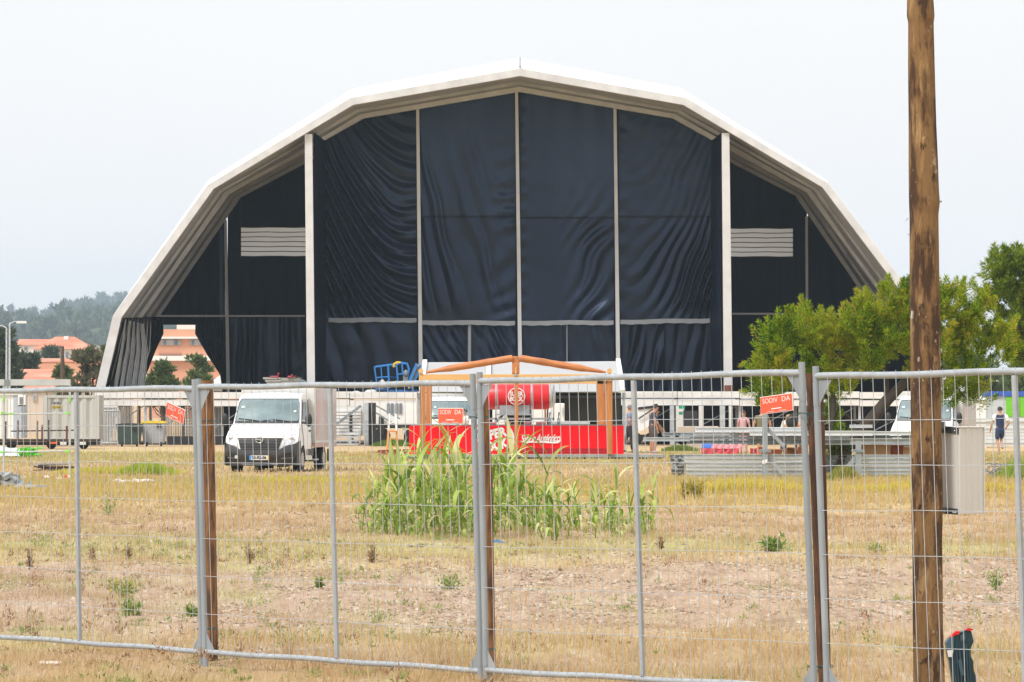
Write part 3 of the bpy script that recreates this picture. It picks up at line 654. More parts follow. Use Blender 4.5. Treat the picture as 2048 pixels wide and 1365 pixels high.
# posts and rails
def post(x0, x1, yt, yb, D, mt, name='post', d=.25): return MB().prism([P(x0[0], yt, D), P(x0[1], yt, D), P(x1[1], yb, D), P(x1[0], yb, D)], (0, d, 0)).build(name, mt, tent)
post((609, 624), (614, 630), 268, 786, DF + .1, M_post, 'wide_post', .35); post((1444, 1459), (1448, 1465), 266, 786, DF + .1, M_post, 'wide_post', .35)
MB().bb(X(1449, DF), X(1466, DF), DF - .05, DF + .5, Z(786, DF), Z(771, DF)).build('post_foot', mat('rusty_steel', (.17, .06, .035), .8, 0, .3, 3), tent)
for a, b_, yt in ((832, 838, 213), (1030, 1037, 177), (1227, 1233, 213)): post((a, a + 6), (b_, b_ + 8), yt, 788, DC - .35, M_post, d=.18)
post((448, 453), (453, 460), 440, 788, DW - .4, M_post, d=.15); post((1611, 1616), (1612, 1617), 433, 788, DW - .4, M_post, d=.15)
post((936, 942), (936, 942), 648, 788, DC - .2, M_tape, 'thin_post', .1); post((1133, 1135), (1133, 1135), 648, 788, DC - .2, M_tape, 'thin_post', .1)
MB().bb(X(439, DW), X(446, DW), DW - .06, DW, Z(640, DW), Z(460, DW)).build('seam', M_curt, tent)
for (xa, ya, xb, yb, h_, D) in ((657, 636, 833, 636, 9, DC - .3), (843, 641, 1030, 642, 9, DC - .3), (1043, 642, 1227, 641, 9, DC - .3), (1241, 640, 1420, 637, 9, DC - .3)):
    m = MB(); k = 24; px = np.linspace(xa, xb, k); yt = np.linspace(ya, yb, k) + .7 * np.sin(np.linspace(0, 9, k)); Aa = np.zeros((2, k, 3))
    for i in range(k):
        Aa[0, i] = P(px[i], yt[i], D); Aa[1, i] = P(px[i], yt[i] + h_ - .6 * math.sin(i * 1.7), D)
    m.grid(Aa); Bk = Aa.copy(); Bk[:, :, 1] += .15; m.grid(Bk[::-1]); m.grid(np.stack([Aa[0], Bk[0]])); m.grid(np.stack([Bk[1], Aa[1]]))
    m.build('cross_rail', M_tape, tent)
for a, b_, y in ((312, 610, 632.5), (1464, 1757, 628)): MB().bb(X(a, DW), X(b_, DW), DW - .35, DW - .2, Z(y + 2, DW), Z(y - 1.6, DW)).build('cross_rail', M_beam, tent)
M_win = bpy.data.materials.new('translucent_window'); M_win.use_nodes = True; nt = M_win.node_tree; tb = nt.nodes.new('ShaderNodeBsdfTranslucent'); tb.inputs[0].default_value = (.84, .93, 1., 1)
nt.nodes['Principled BSDF'].inputs['Base Color'].default_value = (.8, .84, .9, 1); nt.nodes['Principled BSDF'].inputs['Roughness'].default_value = .5
nn = nt.nodes.new('ShaderNodeTexNoise'); nn.inputs['Scale'].default_value = 1.5; rr9 = nt.nodes.new('ShaderNodeMapRange'); rr9.inputs['To Min'].default_value = .6; rr9.inputs['To Max'].default_value = .8; nt.links.new(nn.outputs[0], rr9.inputs[0])
ms9 = nt.nodes.new('ShaderNodeMixShader'); nt.links.new(rr9.outputs[0], ms9.inputs[0]); nt.links.new(nt.nodes['Principled BSDF'].outputs[0], ms9.inputs[1]); nt.links.new(tb.outputs[0], ms9.inputs[2]); nt.links.new(ms9.outputs[0], nt.nodes['Material Output'].inputs[0])
for a, b_, y0, y1 in ((482, 614, 455, 513), (1459, 1586, 457, 514)):
    m = MB(); m.add([P(a, y0, DW - .02), P(b_, y0, DW - .02), P(b_, y1, DW - .02), P(a, y1, DW - .02)], [(0, 1, 2, 3)]); wz = m.build('window_sheet', M_win, tent)
    m = MB()
    for i in range(0, 7):
        y = y0 + (y1 - y0) * i / 6; m.tube([P(a + (b_ - a) * k / 5, y + .5 * math.sin(k * 2 + i), DW - .06) for k in range(6)], .022, 5)
    m.build('window_battens', M_dark, wz)
# edge cable tubes on the roof, ridge seam
MB().cyl(P(1040, 116, DF + 2), P(1040, 134, DF - .1), .05, 6).build('ridge_seam', M_galv, tent)

# ------------------------------------------------------------------ stage platform in front of the tent
M_stage = mat('stage_fascia', (.72, .71, .69), .65, 0, .08, 1.2, 0, 1, (1, 1, 3), col2=(.5, .48, .44), fac2=(.5, .8))
M_deck = mat('stage_deck', (.10, .10, .10), .8)
DS = 212.
stage = empty('stage_platform', (X(900, DS), DS, 0), 'long raised stage platform with pale fascia boards under the tent mouth', 'stage')
xs_ = [190, 290, 395, 500, 600, 700, 835, 960, 1090, 1240, 1355, 1480, 1600, 1720, 1850]
for i in range(len(xs_) - 1):
    a, b_ = X(xs_[i], DS), X(xs_[i + 1], DS) - .03
    o = random.uniform(-.02, .02)
    MB().bb(a, b_, DS, DS + .12, Z(797, DS) + o, Z(784, DS) + o).build('fascia_board', M_stage, stage)
    MB().bb(a, b_, DS + .05, DS + .2, Z(812, DS) + o, Z(800, DS) + o).build('ledger_board', M_stage, stage)
for i, x in enumerate(xs_):
    for dd in (0, 3.): MB().bb(X(x, DS) - .06, X(x, DS) + .06, DS + .25 + dd, DS + .37 + dd, 0, Z(798, DS)).build('leg', M_alu, stage)
    if i < len(xs_) - 1: MB().bar((X(x, DS), DS + .4, .3), (X(xs_[i + 1], DS), DS + .4, 1.9), .05, .05).build('brace', M_alu_dk, stage)
MB().bb(X(190, DS), X(1850, DS), DS + .13, DW - .5, Z(797, DS), Z(786, DS)).build('deck', M_deck, stage)
for a, b_ in ((402, 640), (836, 1250), (1310, 1850)):
    MB().bb(X(a, DS + 5), X(b_, DS + 5), DS + 5, DS + 5.1, .02, Z(799, DS)).build('under_stage_shade', M_dark, stage)  # dark sheets added to give the shade below the stage

# things lying on the stage
r = empty('truss_stack', P(570, 786, DS + 3), 'stack of weathered grey roof sections with red clamps on the stage edge', 'stack')
D = DS + 2
for j, (x0, x1, y0, y1) in enumerate(((526, 560, 755, 759), (530, 562, 760, 764), (534, 566, 765, 770), (558, 600, 756, 762), (562, 608, 763, 768), (534, 612, 771, 783))):
    MB().bb(X(x0, D), X(x1, D), D + .02 * j, D + 1.2, Z(y1, D), Z(y0, D)).build('section', mat('weathered_board', (.42, .39, .34), .8, 0, .15, 3), r)
for x, y in ((557, 748), (584, 751)): MB().sphere(P(x, y, D), .05).cyl(P(x, y, D), P(x - 2, 757, D), .03, 6).build('clamp', mat('red_paint', (.45, .03, .03), .5), r)
for x0, x1 in ((540, 556), (575, 590)): MB().bb(X(x0, D), X(x1, D), D, D + .3, Z(756, D), Z(752, D)).build('red_bag', mat('faded_red', (.45, .10, .11), .7), r)
MB().tube([P(575, 757, D), P(590, 752, D), P(606, 757, D)], .02, 5).build('hose', M_black, r)
MB().prism([P(600, 757, D), P(615, 764, D), P(613, 767, D), P(598, 766, D)], (0, .5, 0)).build('bent_plate', M_alu_dk, r)

# blue boom lift
M_blue = mat('blue_machine_paint', (.02, .20, .55), .4, 0, .08, 2, coat=.3)
M_yel = mat('yellow_padding', (.70, .45, .03), .6)
D = DS + 3.5; r = empty('boom_lift', P(790, 797, D), 'blue boom lift with empty basket parked on the stage', 'lift')
def bt(pts, rr=.045): return MB().tube([P(x, y, D + dy) for x, y, dy in pts], rr, 6)
yb = 772
m = bt([(749, 735, 0), (776, 731, 0), (785, 730, 0)]); m.tube([P(749, 735, D), P(755, 777, D)], .045, 6); m.tube([P(762, 734, D), P(765, 775, D)], .035, 6)
m.tube([P(776, 731, D), P(779, 777, D)], .06, 6); m.tube([P(751, 756, D), P(778, 754, D)], .035, 6); m.tube([P(754, 775, D), P(800, 773, D)], .05, 6)
m.tube([P(779, 732, D + 1.1), P(794, 732, D + 1)], .04, 6); m.tube([P(778, 754, D), P(797, 756, D + .6)], .03, 6)
m.tube([P(749, 735, D), P(753, 733, D + 1.1), P(785, 729, D + 1.1)], .04, 6)
m.build('basket', M_blue, r)
m = bt([(793, 730, 0), (797, 775, 0)], .05); m.tube([P(793, 730, D), P(800, 726, D), P(814, 728, D), P(818, 738, D), P(815, 757, D), P(810, 773, D)], .06, 6)
m.tube([P(804, 727, D), P(806, 750, D)], .05, 6); m.tube([P(796, 749, D), P(812, 748, D)], .04, 6); m.build('guard_rail', M_blue, r)
MB().tube([P(788, 735, D), P(788, 729, D), P(794, 725.5, D), P(801, 726, D)], .07, 6).build('padding', M_yel, r)
m = MB(); a, b_ = P(818, 776, D), P(838, 729, D); m.bar(a, b_, .16, .34); m.build('boom', M_blue, r)
m = MB()
for t in np.linspace(.05, .9, 12): q = a.lerp(b_, t); m.box(q + Vector((0, -.1, 0)), (.22, .06, .05), ry=-1.1)
m.build('cable_chain', M_yel, r)
m = MB().bb(X(806, D), X(816, D), D - .1, D + .5, Z(768, D), Z(752, D)); m.sphere(P(812, 748, D), (.14, .2, .2)); m.build('control_box', M_alu_dk, r)
m = MB(); m.bb(X(768, D), X(834, D), D + .3, D + 1.6, Z(790, D), Z(780, D)); m.bb(X(750, D), X(776, D), D + .2, D + 1.2, Z(782, D), Z(776, D)); m.build('chassis', M_blue, r, bevel=.03)
for x in (762, 792, 826): MB().cyl(P(x, 790, D + .1), P(x, 790, D + .35), .14, 14).build('wheel', M_rubber, r)
m = MB(); m.sphere(P(765, 766, D - 1), (.12, .12, .16)); m.sphere(P(768, 770, D - 1), (.12, .14, .1)); m.sphere(P(764, 773, D - 1), (.1, .14, .16)); m.build('cloth_bundle', mat('grey_white_cloth', (.55, .54, .53), .8), label='crumpled pale cloth hanging on the blue lift basket', cat='cloth')
for x, y, nm in ((708, 787, 'crumpled white sheet on the stage edge behind the slatted panel'), (745, 785, 'crumpled white bag near the blue lift on the stage edge')):
    m = MB()
    for j in range(7): m.sphere(P(x + random.uniform(-7, 7), y + random.uniform(-1, 2.), DS + .5 + random.uniform(0, .4)), (random.uniform(.1, .25), .2, random.uniform(.05, .13)))
    m.build('sheet', M_offwhite, label=nm, cat='sheet')
# ------------------------------------------------------------------ under-stage clutter
def crowd_barrier(px0, px1, y0, y1, D, label, mt, nb=9, rz=0., grp='folded barriers stacked under the stage'):
    a, b_ = X(px0, D), X(px1, D); z0, z1 = Z(y1, D), Z(y0, D); m = MB()
    m.tube([(a, D, z0), (a, D, z1)], .04, 6); m.tube([(b_, D, z0), (b_, D, z1)], .04, 6)
    m.tube([(a, D, z0 + .1), (b_, D, z0 + .1)], .03, 6); m.tube([(a, D, z1), (b_, D, z1)], .04, 6)
    r = MB()
    for i in range(1, nb): x = a + (b_ - a) * i / nb; r.tube([(x, D, z0 + .1), (x, D, z1)], .022, 5)
    root = empty('crowd_barrier', ((a + b_) / 2, D, z0), label, 'barrier', grp)
    m.build('frame', mt, root); r.build('bars', mt, root); return root
crowd_barrier(195, 236, 815, 890, DS - 2, 'pale grey upright barrier rack at the left end of the stage', M_offwhite, 8)
crowd_barrier(203, 240, 822, 891, DS - 2.5, 'second pale barrier rack leaning at the left end of the stage', M_alu, 7)
crowd_barrier(238, 262, 812, 870, DS + 2, 'grey barrier rack behind the dark green bin', M_alu_dk, 8)
crowd_barrier(333, 368, 814, 880, DS + 1, 'dark grey barrier rack right of the yellow lidded bin', M_alu_dk, 10)
crowd_barrier(366, 402, 812, 880, DS + 1.5, 'pale barrier rack behind the left fence joint', M_offwhite, 11)
crowd_barrier(404, 446, 814, 876, DS + 1, 'white barrier mesh between timber stake and white van', M_offwhite, 14)
m = MB()
for j in range(9):
    y = 816 + j * 6.3; m.bb(X(370, DS), X(400, DS), DS + 1, DS + 1.6, Z(y + 3.4, DS), Z(y, DS))
m.build('plank_stack', M_offwhite, label='stack of white planks with gaps behind the left joint of the fence', cat='planks')
MB().bb(X(336, DS), X(446, DS), DS - .5, DS + .6, .02, Z(873, DS)).build('flight_case', M_black, label='low long black case on the grass under the stage left', cat='case')
def bin_(px0, px1, ytop, ybot, D, bodym, lidm, label, lidname=True):
    a, b_ = X(px0, D), X(px1, D); zt, zb = Z(ytop, D), Z(ybot, D); c = (a + b_) / 2; w = (b_ - a) / 2
    r = empty('wheelie_bin', (c, D, 0), label, 'bin', 'bins under the stage')
    m = MB(); t, bt_ = w, w * .82; d = .45
    vs = [(c - bt_, D - d, zb), (c + bt_, D - d, zb), (c + bt_, D + d, zb), (c - bt_, D + d, zb), (c - t, D - d * 1.1, zt), (c + t, D - d * 1.1, zt), (c + t, D + d * 1.1, zt), (c - t, D + d * 1.1, zt)]
    m.add(vs, [(3, 2, 1, 0), (4, 5, 6, 7), (0, 1, 5, 4), (1, 2, 6, 5), (2, 3, 7, 6), (3, 0, 4, 7)]); m.build('tub', bodym, r, bevel=.05)
    m = MB(); k = 10
    pr = [(c + w * 1.06 * math.cos(PI * i / k), D - d * 1.15, zt + .12 * math.sin(PI * i / k) ** .6) for i in range(k + 1)]; m.prism(pr, (0, 1.05, 0)); m.build('lid', lidm, r)
    MB().box((c + w * .5, D - d * 1.2, zt - .12), (.2, .08, .14)).build('latch', M_black, r)
    for s in (-1, 1): MB().cyl((c + s * w * .6, D - d, .1), (c + s * w * .6 + .08, D - d, .1), .1, 12).build('wheel', M_rubber, r)
bin_(284, 332, 847, 888, 204, mat('grey_plastic', (.36, .37, .40), .5), mat('yellow_lid', (.75, .55, .04), .45), 'grey waste bin with yellow lid under the stage')
bin_(234, 284, 852, 889, 203, mat('dark_green_plastic', (.035, .06, .055), .5), mat('dark_green_lid', (.03, .05, .045), .5), 'dark green waste bin left of the yellow lidded one')
MB().bb(X(274, 230), X(281, 230), 230, 230.2, 0, Z(800, 230)).build('wooden_pole', mat('orange_timber', (.50, .24, .09), .7), label='orange wooden pole seen between the stage legs above the bins', cat='pole')

# white slatted panel, cupboards and trailer under the middle of the stage
r = empty('slatted_panel', G(697, 892), 'white horizontally slatted panel and steps under the stage beside the van', 'panel'); D = DS - 4
MB().bb(X(667, D), X(729, D), D, D + .3, Z(872, D), Z(812, D)).build('backing', M_offwhite, r)
m = MB()
for j in range(8): m.bb(X(672, D), X(722, D), D - .09, D - .004, Z(819 + j * 6.6 + 5, D), Z(819 + j * 6.6, D))
m.build('slats', M_white, r)
m = MB()
for j in range(5): m.bb(X(699, D), X(705, D), D - .12, D - .094, Z(831 + j * 7 + 4.4, D), Z(831 + j * 7, D))
m.build('hinges', M_black, r)
m = MB()
for j in range(3): m.bb(X(670, D), X(718, D), D - .9 - .1 * j, D - .5, Z(876 + j * 7, D), Z(873 + j * 7, D))
m.bb(X(718, D), X(722, D), D - .9, D - .5, .0, Z(860, D)); m.bb(X(668, D), X(670.5, D), D - .9, D - .5, 0, Z(862, D)); m.build('steps', M_alu, r)
MB().bar(P(672, 850, D - .3), P(722, 812, D - .3), .08, .12).build('hand_rail', M_alu_dk, r)
MB().bb(X(729, D), X(737, D), D - .2, D + .3, 0, Z(806, D)).build('steel_column', M_alu, label='light steel column right of the white slatted panel', cat='column')
MB().cyl((X(744, D), D + .5, 0), (X(744, D), D + .5, Z(806, D)), .2, 16).build('dark_drum', mat('charcoal_drum', (.05, .05, .052), .5), label='tall charcoal cylinder standing under the stage', cat='drum')
D = 205; r = empty('office_trailer', (X(795, D), D, 0), 'white trailer with narrow dark windows behind the stepladder', 'trailer')
MB().bb(X(752, D), X(838, D), D, D + 2.2, Z(848, D), Z(806, D)).build('body', M_white, r)
for x in (774, 782, 791, 799): f = MB().bb(X(x, D), X(x + 5, D), D - .06, D + .01, Z(828, D), Z(807, D)).build('window', M_glass, r)
MB().bb(X(752, D), X(838, D), D - .05, D + 2.2, Z(857, D), Z(849, D)).build('chassis', M_black, r)
for x0, x1 in ((752, 758), (766, 778), (805, 812), (822, 834)): MB().bb(X(x0, D), X(x1, D), D - .02, D + .4, Z(868, D), Z(858, D)).build('side_locker', M_offwhite, r)
for x in (763, 826): MB().cyl((X(x, D), D - .2, .42), (X(x, D), D + .1, .42), .42, 18).build('wheel', M_rubber, r)
MB().bb(X(758, D), X(768, D), D - .3, D - .1, Z(870, D), Z(833, D)).build('gas_bottle', M_black, label='black upright gas bottle beside the white trailer', cat='bottle')
for a, b_ in (((752, 812), (800, 838)), ((752, 826), (790, 850))): MB().bar(P(*a, D - 1.), P(*b_, D - 1.), .04, .07).build('stage_brace', M_alu_dk, label='thin dark diagonal stage brace ' + ('upper one' if a[1] < 820 else 'lower one') + ' in front of the white trailer', cat='brace', group='diagonal braces')
# stepladder
D = 186; r = empty('stepladder', (X(785, D), D, 0), 'orange and white wooden stepladder standing on the grass left of the bar', 'ladder')
M_or = mat('orange_ladder', (.60, .22, .03), .6, 0, .15, 4)
for s in (-1, 1):
    MB().bar(P(785 + s * 11, 902, D - .3), P(785 + s * 8, 862, D), .07, .05).build('lower_rail', M_or, r)
    MB().bar(P(785 + s * 8, 862, D), P(785 + s * 6, 828, D + .2), .07, .05).build('upper_rail', M_white, r)
    MB().bar(P(785 + s * 10, 900, D + .8), P(785 + s * 6, 829, D + .3), .06, .04).build('back_rail', M_or, r)
for y, w in ((893, 11), (878, 9.5), (863, 8.5)): MB().box(P(785, y, D - .1), (w * 2 / FPX * D, .1, .05)).build('tread', M_or, r)
MB().box(P(785, 846, D + .1), (15 / FPX * D, .1, .04)).build('tread', M_white, r)
m = MB(); m.bb(X(690, 166), X(731, 166), 166, 166.5, .03, Z(908, 166)); m.build('road_barrier', mat('orange_plastic', (.85, .26, .03), .5, 0, .1, 3), label='small orange plastic barrier lying on the grass right of the van', cat='barrier', bevel=.05)
for j in range(5):
    a = P(756 + j * 5, 903 + j % 3 * 3, 168 - j * .5); MB().bar(a, a + Vector((.9, .2, .03)), .1, .09).build('red_beam', mat('dull_red_paint', (.28, .04, .035), .7), label='dull red steel beam lying in the pile left of the bar', cat='beam', group='red beams on the ground left of the bar')

# right side under the stage
D = 208; r = empty('tarpaulin_box', (X(1290, D), D, 0), 'white tarpaulin covered box with a black stripe behind the two men', 'box')
MB().prism([P(1262, 812, D), P(1310, 812, D), P(1310, 846, D), P(1283, 862, D), P(1262, 866, D)], (0, 2, 0)).build('cover', M_white, r)
MB().prism([P(1276, 815, D - .06), P(1310, 811, D - .06), P(1310, 816, D - .06), P(1276, 820, D - .06)], (0, .05, 0)).build('stripe', M_black, r)
MB().bar(P(1277, 838, D - .1), P(1310, 816, D - .1), .04, .06).build('strap', M_black, r)
MB().bb(X(1264, D), X(1310, D), D + .2, D + 1.8, .25, Z(870, D)).build('frame', M_black, r)
for x in (1272, 1302): MB().cyl((X(x, D), D + .3, .3), (X(x, D), D + .6, .3), .3, 14).build('wheel', M_rubber, r)
for i, (x0, x1, w_) in enumerate(((1352, 1368, 'widest'), (1340, 1348, 'dull'), (1398, 1407, 'slim'), (1440, 1450, 'grey'), (1458, 1463, 'thinnest'))):
    MB().bb(X(x0, DS - .5), X(x1, DS - .5), DS - .5, DS - .1, 0, Z(812, DS)).build('stage_column', M_alu if i % 2 else M_offwhite, label=w_ + ' upright column under the right half of the stage', cat='column', group='columns under the stage')
for y0 in (812, 824): MB().bb(X(1358, 207), X(1370, 207), 207, 207.3, Z(y0 + 6, 207), Z(y0, 207)).build('green_tarp', mat('green_tarp', (.01, .30, .16), .6), label=('upper' if y0 == 812 else 'lower') + ' green scrap of tarp tied to the stage column', cat='tarp', group='green scraps')
MB().bb(X(1356, 190), X(1437, 190), 190, 190.8, 0, Z(853, 190)).build('concrete_block', mat('beige_concrete', (.45, .39, .32), .9, 0, .1, 2), label='long beige concrete block behind the aluminium beams', cat='block', bevel=.03)
MB().bb(X(1368, 206), X(1395, 206), 206, 207, 0, Z(822, 206)).build('loudspeaker_case', M_black, label='black case under the stage right of the green tarp', cat='case')

# ------------------------------------------------------------------ left: container, cabin, goal frame, flatbed
D = 205; M_cont = mat('container_paint', (.50, .50, .46), .6, 0, .07, 1.2, 0, 1, (1, 1, .4), col2=(.42, .40, .35), fac2=(.55, .8))
r = empty('shipping_container', (X(140, D), D, 0), 'pale grey corrugated shipping container behind the flatbed', 'container')
m = MB(); xs2 = np.arange(X(92, D), X(192, D), .14); prof = []
for i, x in enumerate(xs2): prof.append((x, D + (.0 if (i // 1) % 3 < 2 else .09)))
Aa = np.zeros((2, len(prof), 3))
for i, (x, y) in enumerate(prof): Aa[0, i] = (x, y, Z(795, D)); Aa[1, i] = (x, y, Z(877, D))
m.grid(Aa, False); m.build('corrugated_side', M_cont, r)
m = MB(); a, b_ = X(91, D), X(194, D); m.bb(a, b_, D - .03, D + .2, Z(796, D), Z(791, D)); m.bb(a, b_, D - .03, D + .2, Z(880, D), Z(876, D)); m.bb(a - .1, a + .08, D - .05, D + 2.4, Z(880, D), Z(791, D)); m.bb(b_ - .08, b_ + .1, D - .05, D + 2.4, Z(880, D), Z(791, D))
m.bb(a, b_, D + .25, D + 2.4, Z(879, D), Z(792, D)); m.build('frame', M_cont, r)
MB().bb(X(88, D), X(91, D) - .1, D + .1, D + 2.2, Z(878, D), Z(799, D)).build('end_edge', mat('orange_rust', (.55, .22, .09), .8), r)
t = fit(text_mb('VERGOLI', .30, .006), 21 / FPX * 205, 4.6 / FPX * 205); place(t, P(113, 806.5, D - .01)); t.build('lettering', M_black, r)
MB().bb(X(104, D), X(123, D), D - .02, D - .006, Z(817, D), Z(812, D)).build('yellow_label', mat('yellow_label', (.62, .45, .05), .6), r)
t = fit(text_mb('CONTENTORES', .13, .002), 17 / FPX * 205, 2.2 / FPX * 205); place(t, P(113.5, 814.4, D - .03)); t.build('label_lettering', M_black, r)
D = 200; r = empty('site_cabin', (X(15, D), D, 0), 'white site cabin with blue-grey corner at the far left', 'cabin')
MB().bb(X(-70, D), X(33, D), D, D + 2.4, .4, Z(791, D)).build('wall', M_white, r); MB().bb(X(27, D), X(43, D), D - .03, D + 2.45, .4, Z(789, D)).build('corner_panel', mat('blue_grey_panel', (.42, .47, .54), .6), r)
MB().bb(X(-70, D), X(45, D), D - .08, D + 2.5, Z(791, D), Z(787, D)).build('roof_edge', M_offwhite, r); MB().bb(X(2, D), X(14, D), D - .05, D - .002, .5, Z(796, D)).build('door', M_offwhite, r)
D = 199; r = empty('air_conditioner', P(44, 815, D), 'small boxy air conditioner hung on the cabin corner', 'air conditioner')
MB().bb(X(36, D), X(51, D), D, D + .35, Z(811, D), Z(791, D)).build('case', M_white, r, bevel=.02)
m = MB()
for j in range(6): m.bb(X(39, D), X(46, D), D - .04, D - .005, Z(795 + j * 2.4 + 1.2, D), Z(795 + j * 2.4, D))
m.build('grille', M_alu_dk, r); MB().bar(P(36, 812, D), P(51, 812, D), .04, .04).build('bracket', M_black, r)
# goal-like steel frame
D = 114; M_gf = mat('pale_frame_tube', (.50, .52, .53), .5, .2, .1, 3); M_grn = mat('green_tape', (.22, .72, .03), .5)
r = empty('scaffold_frame', (X(74, D), D, 0), 'pale rectangular scaffold frame with green tape marks at the left edge', 'frame')
MB().bb(X(5.5, D), X(9.5, D), D, D + .06, 0, Z(760, D)).build('upright', M_gf, r); MB().bb(X(137.5, D), X(141.5, D), D, D + .06, 0, Z(760, D)).build('upright', M_gf, r)
MB().bb(X(-40, D), X(140, D), D - .02, D + .08, Z(771.5, D), Z(759, D)).build('top_beam', M_gf, r); MB().bb(X(9, D), X(19, D), D - .05, D - .021, Z(773, D), Z(759.5, D)).build('hook_plate', M_alu_dk, r)
for y in (829, 904.5): MB().tube([P(-40, y + 1, D + .1), P(139, y - 2, D + .1)], .018, 6).build('crossbar', M_gf, r)
for x, y in ((8, 798), (139, 800), (6, 826), (135, 826.5), (3, 905), (135, 903), (22, 828)): MB().box(P(x, y, D + .02), (.05 if y < 815 else .10, .10, .13 if y < 815 else .05)).build('tape', M_grn, r)
# flatbed trailer with stakes
D = 190; r = empty('flatbed_trailer', (X(95, D), D, 0), 'dark flatbed trailer with rusty upright stakes in front of the container', 'trailer')
MB().bb(X(-60, D), X(192, D), D, D + 2.2, Z(884, D), Z(879, D)).build('bed', M_bark_dk, r)
MB().bb(X(-50, D), X(192, D), D + .3, D + 2, Z(891, D), Z(885, D)).build('chassis', M_black, r)
for x, y0, c in ((11, 843, 0), (35.5, 841, 1), (74.5, 842, 2), (84.5, 850, 1), (98, 840, 0), (133.5, 852, 1)):
    MB().tube([P(x, 880, D + .1), P(x + .3, y0, D + .1)], .045, 7).build('stake', (mat('dark_stake', (.06, .06, .055), .8), mat('rusty_stake', (.14, .055, .04), .85), mat('olive_stake', (.15, .14, .11), .85))[c], r)
MB().tube([P(21, 863, D + .15), P(148, 861, D + .15)], .03, 5).build('side_rail', M_bark_dk, r)
for x in (20, 100, 165): MB().cyl((X(x, D), D + .5, .2), (X(x, D), D + .75, .2), .2, 18).build('wheel', M_rubber, r)
MB().bb(X(100, D), X(115, D), D - .06, D - .003, Z(888, D), Z(884.5, D)).build('reflector', mat('orange_reflector', (.7, .13, .03), .4), r)
for x in (121, 160): MB().bb(X(x, D), X(x + 12, D), D - .1, D + .1, Z(890, D), Z(884, D)).build('tool_box', M_offwhite, r)
def heap(name, cx, cy, wpx, hpx, D, nn, mt, label, cat, stretch=(1., 1., 1.), size=.12, parent=None):
    m = MB(); w = wpx / FPX * D / 2; h = hpx / FPX * D; c = G(cx, cy) if D is None else Vector((X(cx, D), D, 0))
    for j in range(nn):
        t = random.random(); s = size * random.uniform(.5, 1.3); x = random.gauss(0, .42) * w; q = max(0, 1 - (x / w) ** 2)
        m.box(c + Vector((x, random.uniform(-.4, .4), random.uniform(0, 1) * h * q + s * .2)), (s * stretch[0], s * stretch[1], s * stretch[2]), random.uniform(0, 3), random.uniform(-.6, .6), random.uniform(-.6, .6))
    return m.build(name, mt, label=label, cat=cat)
m = MB(); k = 30; Aa = np.zeros((8, k, 3))
for i in range(8):
    for j in range(k):
        x = X(-20 + 84 * j / (k - 1), 160); Aa[i, j] = (x, 159 + i * .35, .05 + .38 * math.sin(PI * i / 7) * (1 - .55 * j / k) + .06 * noise.noise((x * 3, i * .7, 1)))
m.grid(Aa); m.build('plastic_sheet', mat('pale_plastic_sheet', (.55, .62, .62), .3, 0, .1, 3), label='pale plastic sheet spread over a low pile at the left edge', cat='sheet')
M_net = mat('bright_green_net', (.10, .50, .02), .7, 0, .3, 8)
m = MB()
for j in range(170): m.box((X(69 + random.gauss(0, 8), 160), 158.5 + random.uniform(-.4, .4), max(.03, .28 * (1 - ((j % 17) / 17 - .5) ** 2 * 3) * random.random() + .05)), (.18, .1, .02), random.uniform(0, 3), random.uniform(-1, 1), random.uniform(-1, 1))
m.build('green_netting', M_net, label='heap of bright green plastic netting beside the pale sheet', cat='netting')
D = 124; M_rot = mat('rotten_board', (.09, .045, .035), .9, 0, .4, 5, .3, 20)
for j in range(11):
    x0 = 62 + random.uniform(0, 26); x1 = 118 + random.uniform(0, 40); y = 944 - j * 1.6 + random.uniform(-1, 1); d0 = D + random.uniform(-.4, .8)
    MB().bar(P(x0, y, d0) if Z(y, d0) > 0.02 else Vector((X(x0, d0), d0, .04)), Vector((X(x1, d0), d0 + random.uniform(-.3, .3), max(.04, Z(y, d0) + random.uniform(-.03, .03)))), .16, .035).build('rotten_board', M_rot if j < 9 else mat('grey_board', (.32, .30, .29), .8), label=['lowest front', 'second lowest', 'long splintered', 'short split', 'middle', 'blackened middle', 'upper', 'crooked upper', 'topmost reddish', 'long grey weathered', 'short grey weathered'][j] + ' board in the low rotten pile beside the scaffold frame', cat='board', group='boards piled beside the scaffold frame')
m = MB(); pts = [P(-10 + i * 15.2, 953.5 - .25 * i + .6 * math.sin(i * .9), 110.5) for i in range(11)]
M_rw = mat('red_tape', (.65, .05, .05), .5); tp = empty('barrier_tape', pts[0], 'red and white barrier tape sagging between posts at the left', 'tape')
nt = M_rw.node_tree; wv = nt.nodes.new('ShaderNodeTexWave'); wv.inputs['Scale'].default_value = 1.1; tcw = nt.nodes.new('ShaderNodeTexCoord'); rw = nt.nodes.new('ShaderNodeValToRGB')
rw.color_ramp.interpolation = 'CONSTANT'; rw.color_ramp.elements[0].color = (.65, .05, .05, 1); rw.color_ramp.elements[1].color = (.8, .8, .8, 1); rw.color_ramp.elements[1].position = .5
nt.links.new(tcw.outputs['Object'], wv.inputs['Vector']); nt.links.new(wv.outputs[0], rw.inputs[0]); nt.links.new(rw.outputs[0], nt.nodes['Principled BSDF'].inputs['Base Color'])
m = MB(); Aa = np.zeros((2, 31, 3))
for i in range(31):
    q = pts[0].lerp(pts[10], i / 30); q.z += .03 * math.sin(i * .7) - .05; Aa[0, i] = q + Vector((0, .01 * math.sin(i), .03)); Aa[1, i] = q - Vector((0, 0, .03))
m.grid(Aa); m.build('band', M_rw, tp)
